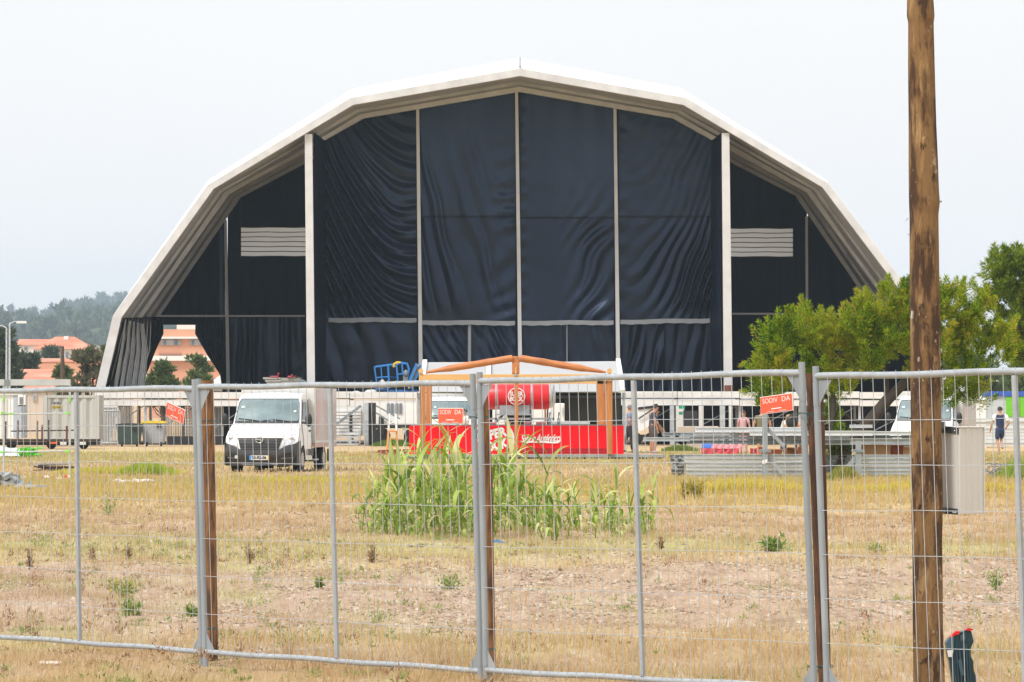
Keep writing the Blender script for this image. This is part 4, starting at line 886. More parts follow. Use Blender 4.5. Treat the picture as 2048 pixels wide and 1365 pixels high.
heap('rubble_heap', 8, 978, 74, 24, 98.5, 120, mat('grey_rubble', (.30, .31, .31), .9, 0, .4, 6), 'heap of crumpled grey sheeting and rubble at the left edge', 'rubble', (1.3, 1, .5), .16)
MB().bar(P(40, 975, 98) + Vector((0, 0, .03)), P(84, 977.5, 97) + Vector((0, 0, .05)), .30, .05).build('grey_plank', mat('silver_plank', (.40, .41, .42), .7), label='flat silver-grey plank beside the rubble heap', cat='plank')
m = MB(); D = 105
for j in range(16): t = j / 15; m.sphere((X(232 + 70 * t, D), D + random.uniform(-.3, .3), .02 + random.uniform(0, .03)), (random.uniform(.05, .14), .12, random.uniform(.025, .06) + (.05 if .5 < t < .62 else 0)))
m.build('white_rag', mat('dirty_white_cloth', (.60, .54, .49), .9, 0, .1, 6), label='dirty white rag lying on the soil below the green mound', cat='rag')
# ------------------------------------------------------------------ people
def skin(name, V, E, R, mt, parent, sub=2):
    me = bpy.data.meshes.new(name); me.from_pydata([tuple(v) for v in V], E, []); me.update()
    o = bpy.data.objects.new(name, me); COL.objects.link(o)
    md = o.modifiers.new('skin', 'SKIN'); md.use_smooth_shade = True
    for i, sv in enumerate(me.skin_vertices[0].data):
        r = R[i]; sv.radius = r if hasattr(r, '__len__') else (r, r); sv.use_root = (i == 0)
    if sub: s = o.modifiers.new('sub', 'SUBSURF'); s.levels = sub; s.render_levels = sub
    dg = bpy.context.evaluated_depsgraph_get(); dg.update()
    nm_ = bpy.data.meshes.new_from_object(o.evaluated_get(dg)); bpy.data.objects.remove(o); bpy.data.meshes.remove(me)
    nm_.materials.clear(); nm_.materials.append(mt); ob = link(name, nm_, parent); return ob
M_skin = mat('skin', (.48, .26, .17), .55, 0, .08, 8); M_hair = mat('dark_hair', (.02, .015, .012), .6, 0, .3, 30)
def person(label, loc, rz, H, J, top, bottom, hair, hairm=M_hair, sleeves=True, legs='shorts', topm=None, shoes=M_black, group=None, head_rz=0., grip=.5, long_hair=False, hairline=.0, scale_w=1.):
    """J overrides joints of the resting pose; figure faces local -Y"""
    q = dict(pelvis=(0, 0, .94), waist=(0, 0, 1.10), chest=(0, -.01, 1.30), upper=(0, 0, 1.42), neck=(0, -.005, 1.50), head=(0, -.02, 1.60), crown=(0, -.01, 1.68),
             shL=(-.18, 0, 1.41), shR=(.18, 0, 1.41), elL=(-.25, .02, 1.13), elR=(.25, .02, 1.13), wrL=(-.26, -.06, .89), wrR=(.26, -.06, .89),
             hpL=(-.09, 0, .90), hpR=(.09, 0, .90), knL=(-.11, -.03, .50), knR=(.11, -.03, .50), anL=(-.11, .02, .09), anR=(.11, .02, .09), toL=(-.13, -.15, .035), toR=(.13, -.15, .035))
    q.update(J); q = {k: Vector(v) * (H / 1.75) for k, v in q.items()}; k_ = H / 1.75
    root = empty('person', loc, label, 'person', group); ORG[root] = Vector((0, 0, 0)); s = scale_w * k_
    V, E, R = [], [], []
    def add(p, r, to=None):
        V.append(Vector(p)); R.append(r if not hasattr(r, '__len__') else tuple(r)); i = len(V) - 1
        if to is not None: E.append((to, i))
        return i
    pe = add(q['pelvis'], (.15 * s, .11 * s)); wa = add(q['waist'], (.13 * s, .095 * s), pe); ch = add(q['chest'], (.16 * s, .11 * s), wa)
    up = add(q['upper'], (.11 * s, .08 * s), ch); ne = add(q['neck'], .052 * k_, up); he = add(q['head'], (.075 * k_, .095 * k_), ne); add(q['crown'], (.06 * k_, .075 * k_), he)
    fdir = Matrix.Rotation(head_rz, 3, 'Z') @ Vector((0, -1, 0)); rt = Vector((-fdir.y, fdir.x, 0))
    for L in 'LR':
        sh = add(q['sh' + L], .062 * s, up); el = add(q['el' + L], .045 * s, sh); wr = add(q['wr' + L], .03 * k_, el)
        d = (q['wr' + L] - q['el' + L]).normalized(); fw = Vector((0, -1, 0)); side = d.cross(fw).normalized() if abs(d.dot(fw)) < .95 else Vector((1, 0, 0)); fw = side.cross(d).normalized()
        pa = add(q['wr' + L] + d * .07 * k_, (.036 * k_, .016 * k_), wr)
        for j, ln in enumerate((.068, .08, .083, .072)):
            o_ = fw * (.030 - .02 * j) * k_; sgn = 1 if L == 'L' else -1
            a = add(V[pa] + o_ + d * .03 * k_, .009 * k_, pa); b_ = add(V[a] + d * ln * .5 * k_ + side * sgn * .012 * grip * k_, .0085 * k_, a); add(V[b_] + d * ln * .4 * k_ + side * sgn * .03 * grip * k_, .007 * k_, b_)
        a = add(q['wr' + L] + d * .03 * k_ + fw * .032 * k_, .011 * k_, wr); add(V[a] + (d * .6 + fw * .8) * .04 * k_, .009 * k_, a)
        hp = add(q['hp' + L], .088 * s, pe); kn = add(q['kn' + L], .058 * s, hp); cf = add(q['kn' + L].lerp(q['an' + L], .35) + Vector((0, .012, 0)), .055 * s, kn)
        an = add(q['an' + L], .036 * k_, cf); add(q['to' + L], .03 * k_, an)
    body = skin('body', V, E, R, M_skin, root, 1)
    # face on the head: nose, eyes, mouth, ears, joined into small children of the body
    hc = q['head'] + Vector((0, 0, .02)) * k_
    m = MB(); m.sphere(hc + fdir * .098 * k_ + Vector((0, 0, -.012 * k_)), (.013 * k_, .018 * k_, .018 * k_), 6, 5)
    for e_ in (-1, 1): m.sphere(hc + rt * e_ * .08 * k_, (.014 * k_, .02 * k_, .03 * k_), 6, 5)
    m.build('nose_and_ears', M_skin, body, local=True)
    m = MB()
    for e_ in (-1, 1): m.sphere(hc + fdir * .088 * k_ + rt * e_ * .03 * k_ + Vector((0, 0, .012 * k_)), .009 * k_, 6, 5)
    m.box(hc + fdir * .09 * k_ + Vector((0, 0, -.05 * k_)), (.04 * k_, .01, .007 * k_), math.atan2(fdir.x, -fdir.y)); m.build('eyes_and_mouth', M_hair, body, local=True)
    # shirt
    V2, E2, R2 = [], [], []
    def ad2(p, r, to=None):
        V2.append(Vector(p)); R2.append(r); i = len(V2) - 1
        if to is not None: E2.append((to, i))
        return i
    w0 = ad2(q['pelvis'] + Vector((0, 0, -.11)), (.172 * s, .135 * s)); w1 = ad2(q['waist'], (.155 * s, .12 * s), w0); w2 = ad2(q['chest'], (.178 * s, .13 * s), w1); w3 = ad2(q['upper'], (.12 * s, .09 * s), w2)
    for L in 'LR':
        a = ad2(q['sh' + L] + Vector((0, 0, .005)), .078 * s, w3)
        if sleeves: ad2(q['sh' + L].lerp(q['el' + L], .62), .066 * s, a)
    skin('shirt', V2, E2, R2, top, root, 1)
    V2, E2, R2 = [], [], []
    c0 = ad2(q['pelvis'] + Vector((0, 0, .13)) * k_, (.158 * s, .12 * s)); c1 = ad2(q['pelvis'] + Vector((0, 0, -.02)) * k_, (.16 * s, .125 * s), c0)
    for L in 'LR':
        a = ad2(q['hp' + L] + Vector((0, 0, -.04)) * k_, .105 * s, c1)
        if legs == 'shorts': ad2(q['hp' + L].lerp(q['kn' + L], .9), .09 * s, a)
        else:
            b_ = ad2(q['kn' + L], .076 * s, a); ad2(q['kn' + L].lerp(q['an' + L], .93), .06 * s, b_)
    skin('shorts' if legs == 'shorts' else 'trousers', V2, E2, R2, bottom, root, 1)
    for L in 'LR':
        m = MB(); a, b_ = q['an' + L], q['to' + L]; d = (b_ - a); d.z = 0; d = d.normalized() if d.length > .01 else Vector((0, -1, 0))
        m.sphere(b_.lerp(a, .45), (.05 * k_, .13 * k_, .045 * k_) if abs(d.y) > .6 else (.13 * k_, .05 * k_, .045 * k_), 10, 6); m.build('shoe', shoes, root, local=True)
    # hair cap, thicker at the back
    m = MB(); n1, n2 = 14, 8
    for j in range(n2 + 1):
        t = (PI * .56) * j / n2
        for i in range(n1):
            a = 2 * PI * i / n1; dv = Vector((math.sin(t) * math.cos(a), math.sin(t) * math.sin(a), math.cos(t)))
            fr = max(0, dv.dot(fdir)); cut = 1 - (.25 * fr if t > PI * .33 else 0)
            rr2 = (hair + .094 + .01 * noise.noise(dv * 5)) * k_ * cut; m.v.append(tuple(hc + Vector((0, 0, .02 * k_ + .03 * fr * k_)) - fdir * .012 * k_ + Vector((dv.x * rr2 * .93, dv.y * rr2 * 1.05, dv.z * rr2))))
    for j in range(n2):
        for i in range(n1): m.f.append((j * n1 + i, (j + 1) * n1 + i, (j + 1) * n1 + (i + 1) % n1, j * n1 + (i + 1) % n1)); m.sm.append(True)
    if long_hair: m.tube([hc - fdir * .08 * k_, hc - fdir * .12 * k_ + Vector((0, 0, -.15 * k_)), hc - fdir * .12 * k_ + Vector((0, 0, -.36 * k_))], [.05 * k_, .055 * k_, .02 * k_], 8)
    m.build('hair', hairm, root, local=True)
    root.location = loc; root.rotation_euler = (0, 0, rz); return root

def cloth(n, c): return mat(n, c, .85, 0, .12, 9, .1, 40)
DM = 156.; zdeck = .17
person('grey haired man in blue-grey T-shirt at the right end of the red bar', (X(1259, DM), DM, zdeck), PI / 2 + .15, 1.70,
       dict(elL=(-.24, .06, 1.14), wrL=(-.2, -.16, .93), elR=(.24, .02, 1.13), knR=(.12, .10, .52), anR=(.13, .32, .12), toR=(.14, .18, .05), knL=(-.1, -.06, .5), anL=(-.11, -.08, .09), toL=(-.12, -.24, .035)),
       cloth('blue_grey_shirt', (.20, .27, .40)), cloth('dark_trousers', (.035, .035, .05)), .006, mat('grey_hair', (.22, .20, .19), .7), legs='trousers')
person('dark haired man in charcoal T-shirt and shorts bending over the beams', (X(1303, DM), DM - .5, zdeck), PI / 2 + .25, 1.74,
       dict(crown=(0, -.16, 1.66), head=(0, -.14, 1.58), neck=(0, -.07, 1.48), upper=(0, -.03, 1.41), shL=(-.17, -.02, 1.39), shR=(.18, -.03, 1.39), elL=(-.24, -.04, 1.12), wrL=(-.22, -.12, .87), elR=(.22, -.14, 1.15), wrR=(.16, -.30, .98)),
       cloth('charcoal_shirt', (.075, .075, .10)), cloth('charcoal_shorts', (.10, .085, .085)), .014, shoes=mat('pale_shoe', (.45, .43, .42), .6))
person('man in navy T-shirt half hidden behind the man in charcoal, reaching for the beams', (X(1309, DM + 1.2), DM + 1.4, 0.02), PI / 2 + .1, 1.74,
       dict(elL=(-.2, -.10, 1.16), wrL=(-.16, -.26, .98), elR=(.22, -.12, 1.16), wrR=(.18, -.26, .92), head=(0, -.08, 1.58), crown=(0, -.08, 1.67), neck=(0, -.04, 1.49)),
       cloth('navy_shirt', (.05, .055, .14)), cloth('grey_shorts', (.13, .12, .12)), .012)
D = 164; M_navy = cloth('navy_kit', (.022, .035, .10))
rn = person('man in navy and white sports kit running away across the grass at the right', (X(2000, D), D, .02), PI + .1, 1.78,
       dict(elL=(-.30, .12, 1.16), wrL=(-.20, .02, .96), elR=(.31, .10, 1.15), wrR=(.34, -.02, .93), knR=(.10, -.02, .50), anR=(.06, .12, .14), toR=(.07, .0, .04), knL=(-.07, -.16, .56), anL=(-.05, .12, .35), toL=(-.05, .16, .22)),
       M_navy, cloth('navy_shorts', (.03, .05, .13)), .012, shoes=mat('grey_shoe', (.3, .3, .32), .6))
m = MB()
for s in (-1, 1): m.tube([Vector((s * .15, .0, 1.47)), Vector((s * .21, .02, 1.42)), Vector((s * .27, .07, 1.26))], [.06, .083, .072], 10)
m.build('white_sleeve', M_white, rn, local=True)
D = 162
person('girl in pale pink top and trousers with long auburn hair behind the beams', (X(1487, D), D, 0), -.5, 1.66, dict(), cloth('pink_top', (.62, .34, .38)), cloth('pink_trousers', (.60, .32, .36)), .012, mat('auburn_hair', (.14, .05, .03), .6), legs='trousers', long_hair=True, scale_w=.9, group='people behind the beam stacks')
person('broad man in olive T-shirt seen from behind under the feathery tree', (X(1524, D - 2), D - 2, 0), PI, 1.74, dict(elL=(-.30, -.02, 1.14), elR=(.30, -.02, 1.14)), cloth('olive_shirt', (.17, .15, .09)), cloth('dark_shorts', (.04, .04, .045)), .012, scale_w=1.35, group='people behind the beam stacks')
person('woman in white T-shirt leaning forward over the beams with folded arms', (X(1566, D), D, 0), .9, 1.62,
       dict(chest=(0, -.08, 1.26), upper=(0, -.16, 1.35), neck=(0, -.22, 1.41), head=(0, -.27, 1.49), crown=(0, -.28, 1.57), shL=(-.16, -.16, 1.34), shR=(.16, -.16, 1.34), elL=(-.22, -.30, 1.12), elR=(.22, -.30, 1.12), wrL=(-.05, -.48, 1.08), wrR=(.08, -.5, 1.08)),
       cloth('white_shirt', (.68, .66, .64)), cloth('blue_jeans', (.06, .08, .14)), .012, mat('fair_hair', (.35, .22, .11), .6), legs='trousers', long_hair=True, scale_w=.9, group='people behind the beam stacks')
person('woman in peach top bending down behind the black bag at the right of the group', (X(1597, D + 1), D + 1, 0), -.6, 1.60,
       dict(chest=(0, -.1, 1.22), upper=(0, -.2, 1.32), neck=(0, -.27, 1.38), head=(0, -.33, 1.45), crown=(0, -.35, 1.53), shL=(-.16, -.2, 1.31), shR=(.16, -.2, 1.31), elL=(-.24, -.28, 1.08), elR=(.24, -.28, 1.08), wrL=(-.1, -.44, 1.0), wrR=(.1, -.46, 1.0)),
       cloth('peach_top', (.58, .33, .24)), cloth('grey_trousers', (.1, .1, .11)), .012, mat('fair_hair', (.35, .22, .11)), legs='trousers', scale_w=.9, group='people behind the beam stacks')
m = MB(); m.sphere(P(1584, 844, 158), (.22, .16, .24), 14, 9); m.tube([P(1576, 836, 157.8), P(1584, 828, 157.8), P(1592, 838, 157.8)], .03, 6); m.build('black_backpack', M_black, label='round black backpack between the woman in white and the one in peach', cat='backpack')
D = 168
person('dark haired man in white T-shirt inside the bar beside the orange notice', (X(930, D), D, 0), -.7, 1.72, dict(elL=(-.22, -.16, 1.16), wrL=(-.1, -.32, 1.1), elR=(.24, -.14, 1.15), wrR=(.12, -.32, 1.06)), cloth('white_shirt', (.68, .66, .64)), cloth('dark_trousers', (.035, .035, .05)), .012, legs='trousers')

# ------------------------------------------------------------------ bar: deck, counter, timber frame, barrel, marquee
M_red = mat('red_counter_panel', (.86, .003, .010), .6, 0, .04, 1, spec=.25); M_redk = mat('red_barrel_paint', (.66, .010, .018), .4, 0, .08, 2)
M_or1 = mat('orange_timber_post', (.50, .20, .055), .6, 0, .14, 2.5, .1, 20, (5, 5, .5), col2=(.40, .15, .04)); M_or2 = mat('pale_timber_beam', (.70, .40, .15), .6, 0, .1, 2, .1, 20, (.5, 5, 5)); M_log = mat('orange_round_log', (.52, .19, .06), .55, 0, .2, 3, .2, 12, (1, 4, 4), col2=(.33, .10, .03), fac2=(.5, .75))
D = 154.5; deck = empty('bar_deck', (X(1070, D), D + 2, 0), 'low wooden deck of pale boards carrying the red bar and the men', 'deck')
for j in range(12):
    y0 = D - .75 + j * .5; a = X(812, D); b_ = X(1325 - j * 3, D) if j < 8 else X(1262, D); MB().bb(a, b_, y0, y0 + .49, .12, .16 + .003 * (j % 2)).build('board', mat('pink_plywood', (.62, .42, .31), .8, 0, .12, 2, col2=(.5, .36, .26)), deck)
MB().bb(X(812, D), X(1326, D), D - .79, D - .755, .06, .15).build('edge_trim', M_galv, deck)
for x in np.linspace(820, 1318, 9): MB().bb(X(x, D) - .2, X(x, D) + .2, D - .6, D + 3, 0, .118).build('joist', M_bark, deck)
r = empty('bar_counter', (X(1033, D), D, .165), 'long bright red beer bar counter with white lettering', 'counter')
zt, zb = Z(852, D), .165
MB().bb(X(818.5, D), X(1247.5, D), D, D + .7, zb, zt).build('front_panel', M_red, r, bevel=.01)
MB().bb(X(822, D), X(1247, D), D + .03, D + .9, zt + .002, zt + .04).build('counter_top', M_alu_dk, r)
for j in range(4): MB().bb(X(1010, D), X(1212, D), D - .04 - .008 * j, D - .002, zb + .01 + j * .055, zb + .045 + j * .055).build('foot_rail', mat('red_foot_rail', (.55, .01, .02), .4), r)
tl = math.radians(13)
q_ = D / FPX; t = fit(text_mb('SUPER', .56, .03, 0, .006, .9), 62 * q_, 20 * q_); place(t, P(983.5, 869.5, D - .012), 0, tl); t.build('lettering', M_white, r)
t = fit(text_mb('BOCK', .60, .03, 0, .006, .9), 58 * q_, 21 * q_); place(t, P(988.5, 891.5, D - .012), 0, tl); t.build('lettering', M_white, r)
def crescent(cx, cy, sgn, h, w):
    m = MB(); n_ = 16; o1, o2 = [], []
    for i in range(n_ + 1):
        a = (i / n_ - .5) * PI * .86; o1.append(P(cx + sgn * math.cos(a) * w, cy - math.sin(a) * h, D - .02)); o2.append(P(cx + sgn * (math.cos(a) * w * .62 - 1.2), cy - math.sin(a) * h * 1.0, D - .02))
    for i in range(n_):
        q4 = [o1[i], o1[i + 1], o2[i + 1], o2[i]]; m.add(q4, [(0, 1, 2, 3)])
    return m
crescent(1012, 880, 1, 28, 17).build('logo_bracket', M_white, r); crescent(961, 880, -1, 28, 17).build('logo_bracket', M_white, r)
t = fit(text_mb('Sabor Auténtico', .31, .007, .45, .005, .86), 80 * q_, 17 * q_); place(t, P(1081, 877, D - .012), 0, math.radians(1.5)); t.build('script_lettering', M_white, r)
m = MB(); pts = [(1044, 888.5), (1060, 885), (1085, 885), (1108, 886.5), (1117, 885.5), (1121, 881), (1119, 877)]
m.tube([P(x, y, D - .012) for x, y in pts], [.005, .02, .028, .03, .028, .022, .012], 6); m.build('swoosh', M_white, r)
m = MB(); m.tube([P(909, 894, D - .01), P(911, 898, D - .01), P(909, 902, D - .01)], .012, 5); m.build('small_mark', M_white, r)
MB().tube([(X(1247.6, D) + .004, D + .2, zt - .4), (X(1247.6, D) + .004, D + .35, zt - .55), (X(1247.6, D) + .004, D + .2, zt - .7)], .03, 5).build('side_mark', M_white, r)
# things on the counter
def tap(px, label): 
    c = P(px, 852, D + .3); c.z = zt + .04; r_ = empty('beer_tap', c, label, 'beer tap', 'beer taps on the counter')
    MB().tube([c, c + Vector((0, 0, .22))], .045, 8).build('column', M_alu_dk, r_); MB().tube([c + Vector((0, 0, .16)), c + Vector((0, -.12, .17)), c + Vector((0, -.14, .1))], .02, 6).build('spout', M_alu, r_); MB().tube([c + Vector((0, -.02, .22)), c + Vector((.02, -.06, .42))], [.015, .03], 6).build('handle', M_black, r_)
tap(1117, 'dark beer tap standing on the red counter right of the barrel'); tap(1099, 'small beer tap on the counter directly under the barrel end')
for i, (x0, x1) in enumerate(((972, 992), (1010, 1022), (1048, 1060), (1072, 1092))): MB().bb(X(x0, D), X(x1, D), D + .25, D + .6, zt + .042, zt + .13).build('drip_tray', mat('pink_tray', (.55, .18, .20), .5), label=('first', 'second', 'third', 'fourth')[i] + ' low pink tray from the left on the counter under the barrel', cat='tray', group='trays under the barrel', bevel=.01)
MB().bb(X(1101, D), X(1180, D), D + .3, D + .6, zt + .042, zt + .16).build('white_trough', M_white, label='long low white trough on the right half of the red counter', cat='trough', bevel=.02)
# barrel and its steel stand
D2 = 156.5; r = empty('beer_barrel', P(1038, 815, D2), 'big red horizontal beer barrel with a round white logo on a steel stand', 'barrel')
cy = 794; R_ = 25.5 / FPX * D2; m = MB()
prof = [(972, .94), (974, 1), (1010, 1.0), (1034, 1.0), (1060, 1.0), (1096, 1), (1098, .98)]
m.tube([P(x, cy, D2) for x, _ in prof], [R_ * k for _, k in prof], 40); m.build('drum', M_redk, r)
m = MB(); m.tube([P(1098.2, cy - 1, D2), P(1104, cy - 1, D2), P(1109, cy - 1, D2), P(1111, cy - 1, D2)], [R_ * .92, R_ * .9, R_ * .72, R_ * .4], 32); m.build('end_cap', mat('brushed_steel', (.6, .6, .6), .35, .7), r)
for x in (992, 1063): m = MB(); m.tube([P(x - 1.6, cy, D2), P(x + 1.6, cy, D2)], [R_ * 1.025] * 2, 40); m.build('strap', M_galv_lt, r)
dsk = D2 - R_ - .03; c = P(1033, 793, dsk)
def disc(rr, y, mt, nm): m = MB(); m.cyl(c + Vector((0, y, 0)), c + Vector((0, y - .012, 0)), rr, 36); return m.build(nm, mt, r)
k = 17.5 / FPX * dsk; disc(k, 0, M_white, 'logo_disc'); disc(k * .88, -.013, M_redk, 'logo_disc_red')
t = fit(text_mb('SUPER', .20, .008, 0, .004, .9), .46, .16); place(t, c + Vector((0, -.035, .088))); t.build('lettering', M_white, r)
t = fit(text_mb('BOCK', .21, .008, 0, .004, .9), .46, .16); place(t, c + Vector((0, -.035, -.09))); t.build('lettering', M_white, r)
MB().bb(X(999, D2), X(1059, D2), D2 - .35, D2 + .3, Z(829, D2), Z(811, D2)).build('support_box', M_galv_lt, r)
m = MB()
for x in (992, 1063, 1107): m.bb(X(x - 1.5, D2), X(x + 1.5, D2), D2 - .42, D2 - .36, zt + .04, Z(812 if x < 1100 else 770, D2))
m.bb(X(975, D2), X(1108, D2), D2 - .42, D2 - .35, Z(840, D2), Z(836, D2)); m.bb(X(990, D2), X(1064, D2), D2 - .44, D2 - .36, Z(831, D2), Z(828, D2)); m.build('stand', M_galv_lt, r)
MB().bb(X(1089, D2), X(1092, D2), D2 + .3, D2 + .36, zt + .04, Z(812, D2)).build('orange_strap', M_or, r)
# timber gable frame
D = 153.6; DR = 160.
r = empty('timber_frame', (X(1033, D), D, .0), 'orange timber gable frame standing over the red bar', 'frame')
def tpost(x0, x1, yt, D, nm='post', mt=M_or1): MB().bb(X(x0, D), X(x1, D), D, D + (x1 - x0) / FPX * D, .165 if D < 157 else 0.16, Z(yt, D)).build(nm, mt, r, bevel=.01)
tpost(839.5, 851, 762, D); tpost(1214, 1225, 762, D); tpost(1028.5, 1036.5, 762, D)
tpost(852, 864, 764, DR, 'rear_post'); tpost(1194, 1208, 762, DR, 'rear_post'); tpost(1208.5, 1220, 762, DR, 'rear_post')
MB().bb(X(838, D), X(1226, D), D - .06, D + .14, Z(762.5, D), Z(749, D)).build('cross_beam', M_or2, r, bevel=.01)
MB().bb(X(852, DR), X(1222, DR), DR, DR + .14, Z(768, DR), Z(762, DR)).build('rear_beam', M_or2, r)
for a, b_ in (((852, 745), (1025, 717)), ((1040, 717), (1212, 745))):
    p0, p1 = P(*a, D), P(*b_, D); n_ = 14; m = MB(); pts = [p0.lerp(p1, i / n_) for i in range(n_ + 1)]
    far = (lambda i: i / n_) if a[0] < 1000 else (lambda i: 1 - i / n_)
    m.tube(pts, [.118 * (.30 + .70 * min(1, far(i) * 3.2)) + .006 * math.sin(i * 2.1) for i in range(n_ + 1)], 12); m.build('rafter', M_log, r)
tpost_ = MB().bb(X(1024, D), X(1039, D), D - .04, D + .16, Z(749, D), Z(713, D)); tpost_.build('king_post', M_log, r, bevel=.03)
MB().bb(X(1030, D), X(1033, D), D - .06, D - .041, Z(748, D), Z(735, D)).build('king_plate', M_or2, r); MB().bb(X(1028, D), X(1035, D), D - .1, D - .062, Z(752.5, D), Z(748.5, D)).build('bracket', M_galv, r)
for x in (842, 1219): m = MB(); m.cyl(P(x, 742.5, D - .1), P(x, 742.5, D + .4), .09, 14); m.bb(X(x - 3, D), X(x + 3.5, D), D, D + .2, Z(750, D), Z(740, D)); m.build('purlin_end', M_or2, r)
# marquee behind the bar
D = 172.; r = empty('white_marquee', (X(1040, D), D + 2, 0), 'low white marquee behind the bar with grey sloping roof and black windows', 'marquee')
M_mq = mat('marquee_grey_roof', (.40, .40, .405), .6, 0, .08, .6, col2=(.33, .33, .335), fac2=(.5, .8))
p = [P(843, 784, D - .5), P(1246, 784, D - .5), P(1236, 723, D + 3), P(850, 725, D + 3)]
m = MB(); n1, n2 = 40, 10; Aa = np.zeros((n2, n1, 3))
for i in range(n2):
    for j in range(n1):
        u, v = j / (n1 - 1), i / (n2 - 1); q = (p[0].lerp(p[1], u)).lerp(p[3].lerp(p[2], u), v); q.z += -.07 * math.sin(u * PI * 2) ** 2 * math.sin(v * PI) + .02 * noise.noise((u * 9, v * 3, 1)); Aa[i, j] = q
m.grid(Aa); m.build('roof', M_mq, r)
for a, b_ in ((p[0], p[3]), (p[1], p[2])): MB().bar(a + Vector((0, -.05, .03)), b_ + Vector((0, -.05, .05)), .17, .12).build('edge_strip', M_white, r)
q0, q1 = p[0].lerp(p[1], .33), p[3].lerp(p[2], .33); MB().bar(q0 + Vector((0, -.06, .05)), q1 + Vector((0, -.06, .05)), .18, .05).build('roof_strip', M_white, r)
MB().bb(p[0].x, p[1].x, D + 6.5, D + 6.6, 0, p[2].z - .4).build('back_wall', M_offwhite, r)
MB().add([p[3] + Vector((0, .02, 0)), p[2] + Vector((0, .02, 0)), p[2] + Vector((.2, 3.6, -1.2)), p[3] + Vector((-.2, 3.6, -1.2))], [(0, 1, 2, 3)]).build('rear_roof', M_mq, r)
for x in (838, 1247): MB().bb(X(x - 3, D), X(x + 3, D), D - .5, D - .35, 0, Z(786, D)).build('leg', M_galv_lt, r)
for x in (838, 1247): MB().bb(X(x - 3.5, D), X(x + 3.5, D), D - .56, D - .51, Z(796, D), Z(787, D)).build('leg_bracket', M_alu_dk, r)
MB().bb(X(868, D), X(1245, D), D + 2.2, D + 2.3, Z(850, D), Z(786, D)).build('dark_side', M_dark, r)
MB().bb(X(868, D), X(1245, D), D + 2.0, D + 2.1, Z(797.5, D), Z(791, D)).build('grey_rail', mat('slate_rail', (.12, .14, .17), .5), r)
MB().bb(X(1130, D), X(1194, D), D + 1.8, D + 1.95, Z(842, D), Z(797, D)).build('dark_blind', mat('black_blind', (.035, .035, .036), .6, 0, .2, 4, 0, 1, (1, 1, 1)), r)
MB().bb(X(1206, D), X(1243, D), D + 1.8, D + 1.95, Z(848, D), Z(798, D)).build('dark_blind', MATS['black_blind'], r)
for i, (x0, x1, yt, lb) in enumerate(((1097, 1129, 807, 'tall white refrigerator beside the black blind in the bar'), (1063, 1094, 818, 'white refrigerator behind the right half of the barrel'), (985, 1012, 820, 'short white refrigerator behind the left half of the barrel'))):
    rr1 = empty('refrigerator', (X((x0 + x1) / 2, 165), 165, 0), lb, 'refrigerator', 'refrigerators in the bar'); MB().bb(X(x0, 165), X(x1, 165), 165, 165.7, 0, Z(yt, 165)).build('body', M_white, rr1, bevel=.03); MB().bb(X(x1 - 4, 165), X(x1 - 2, 165), 164.95, 164.99, Z(yt + 25, 165), Z(yt + 9, 165)).build('handle', M_alu, rr1)
MB().tube([P(1012, 822, 164), P(1004, 832, 164), P(990, 846, 164)], .05, 6).build('black_pipe', M_black, label='black bent pipe behind the barrel stand', cat='pipe')

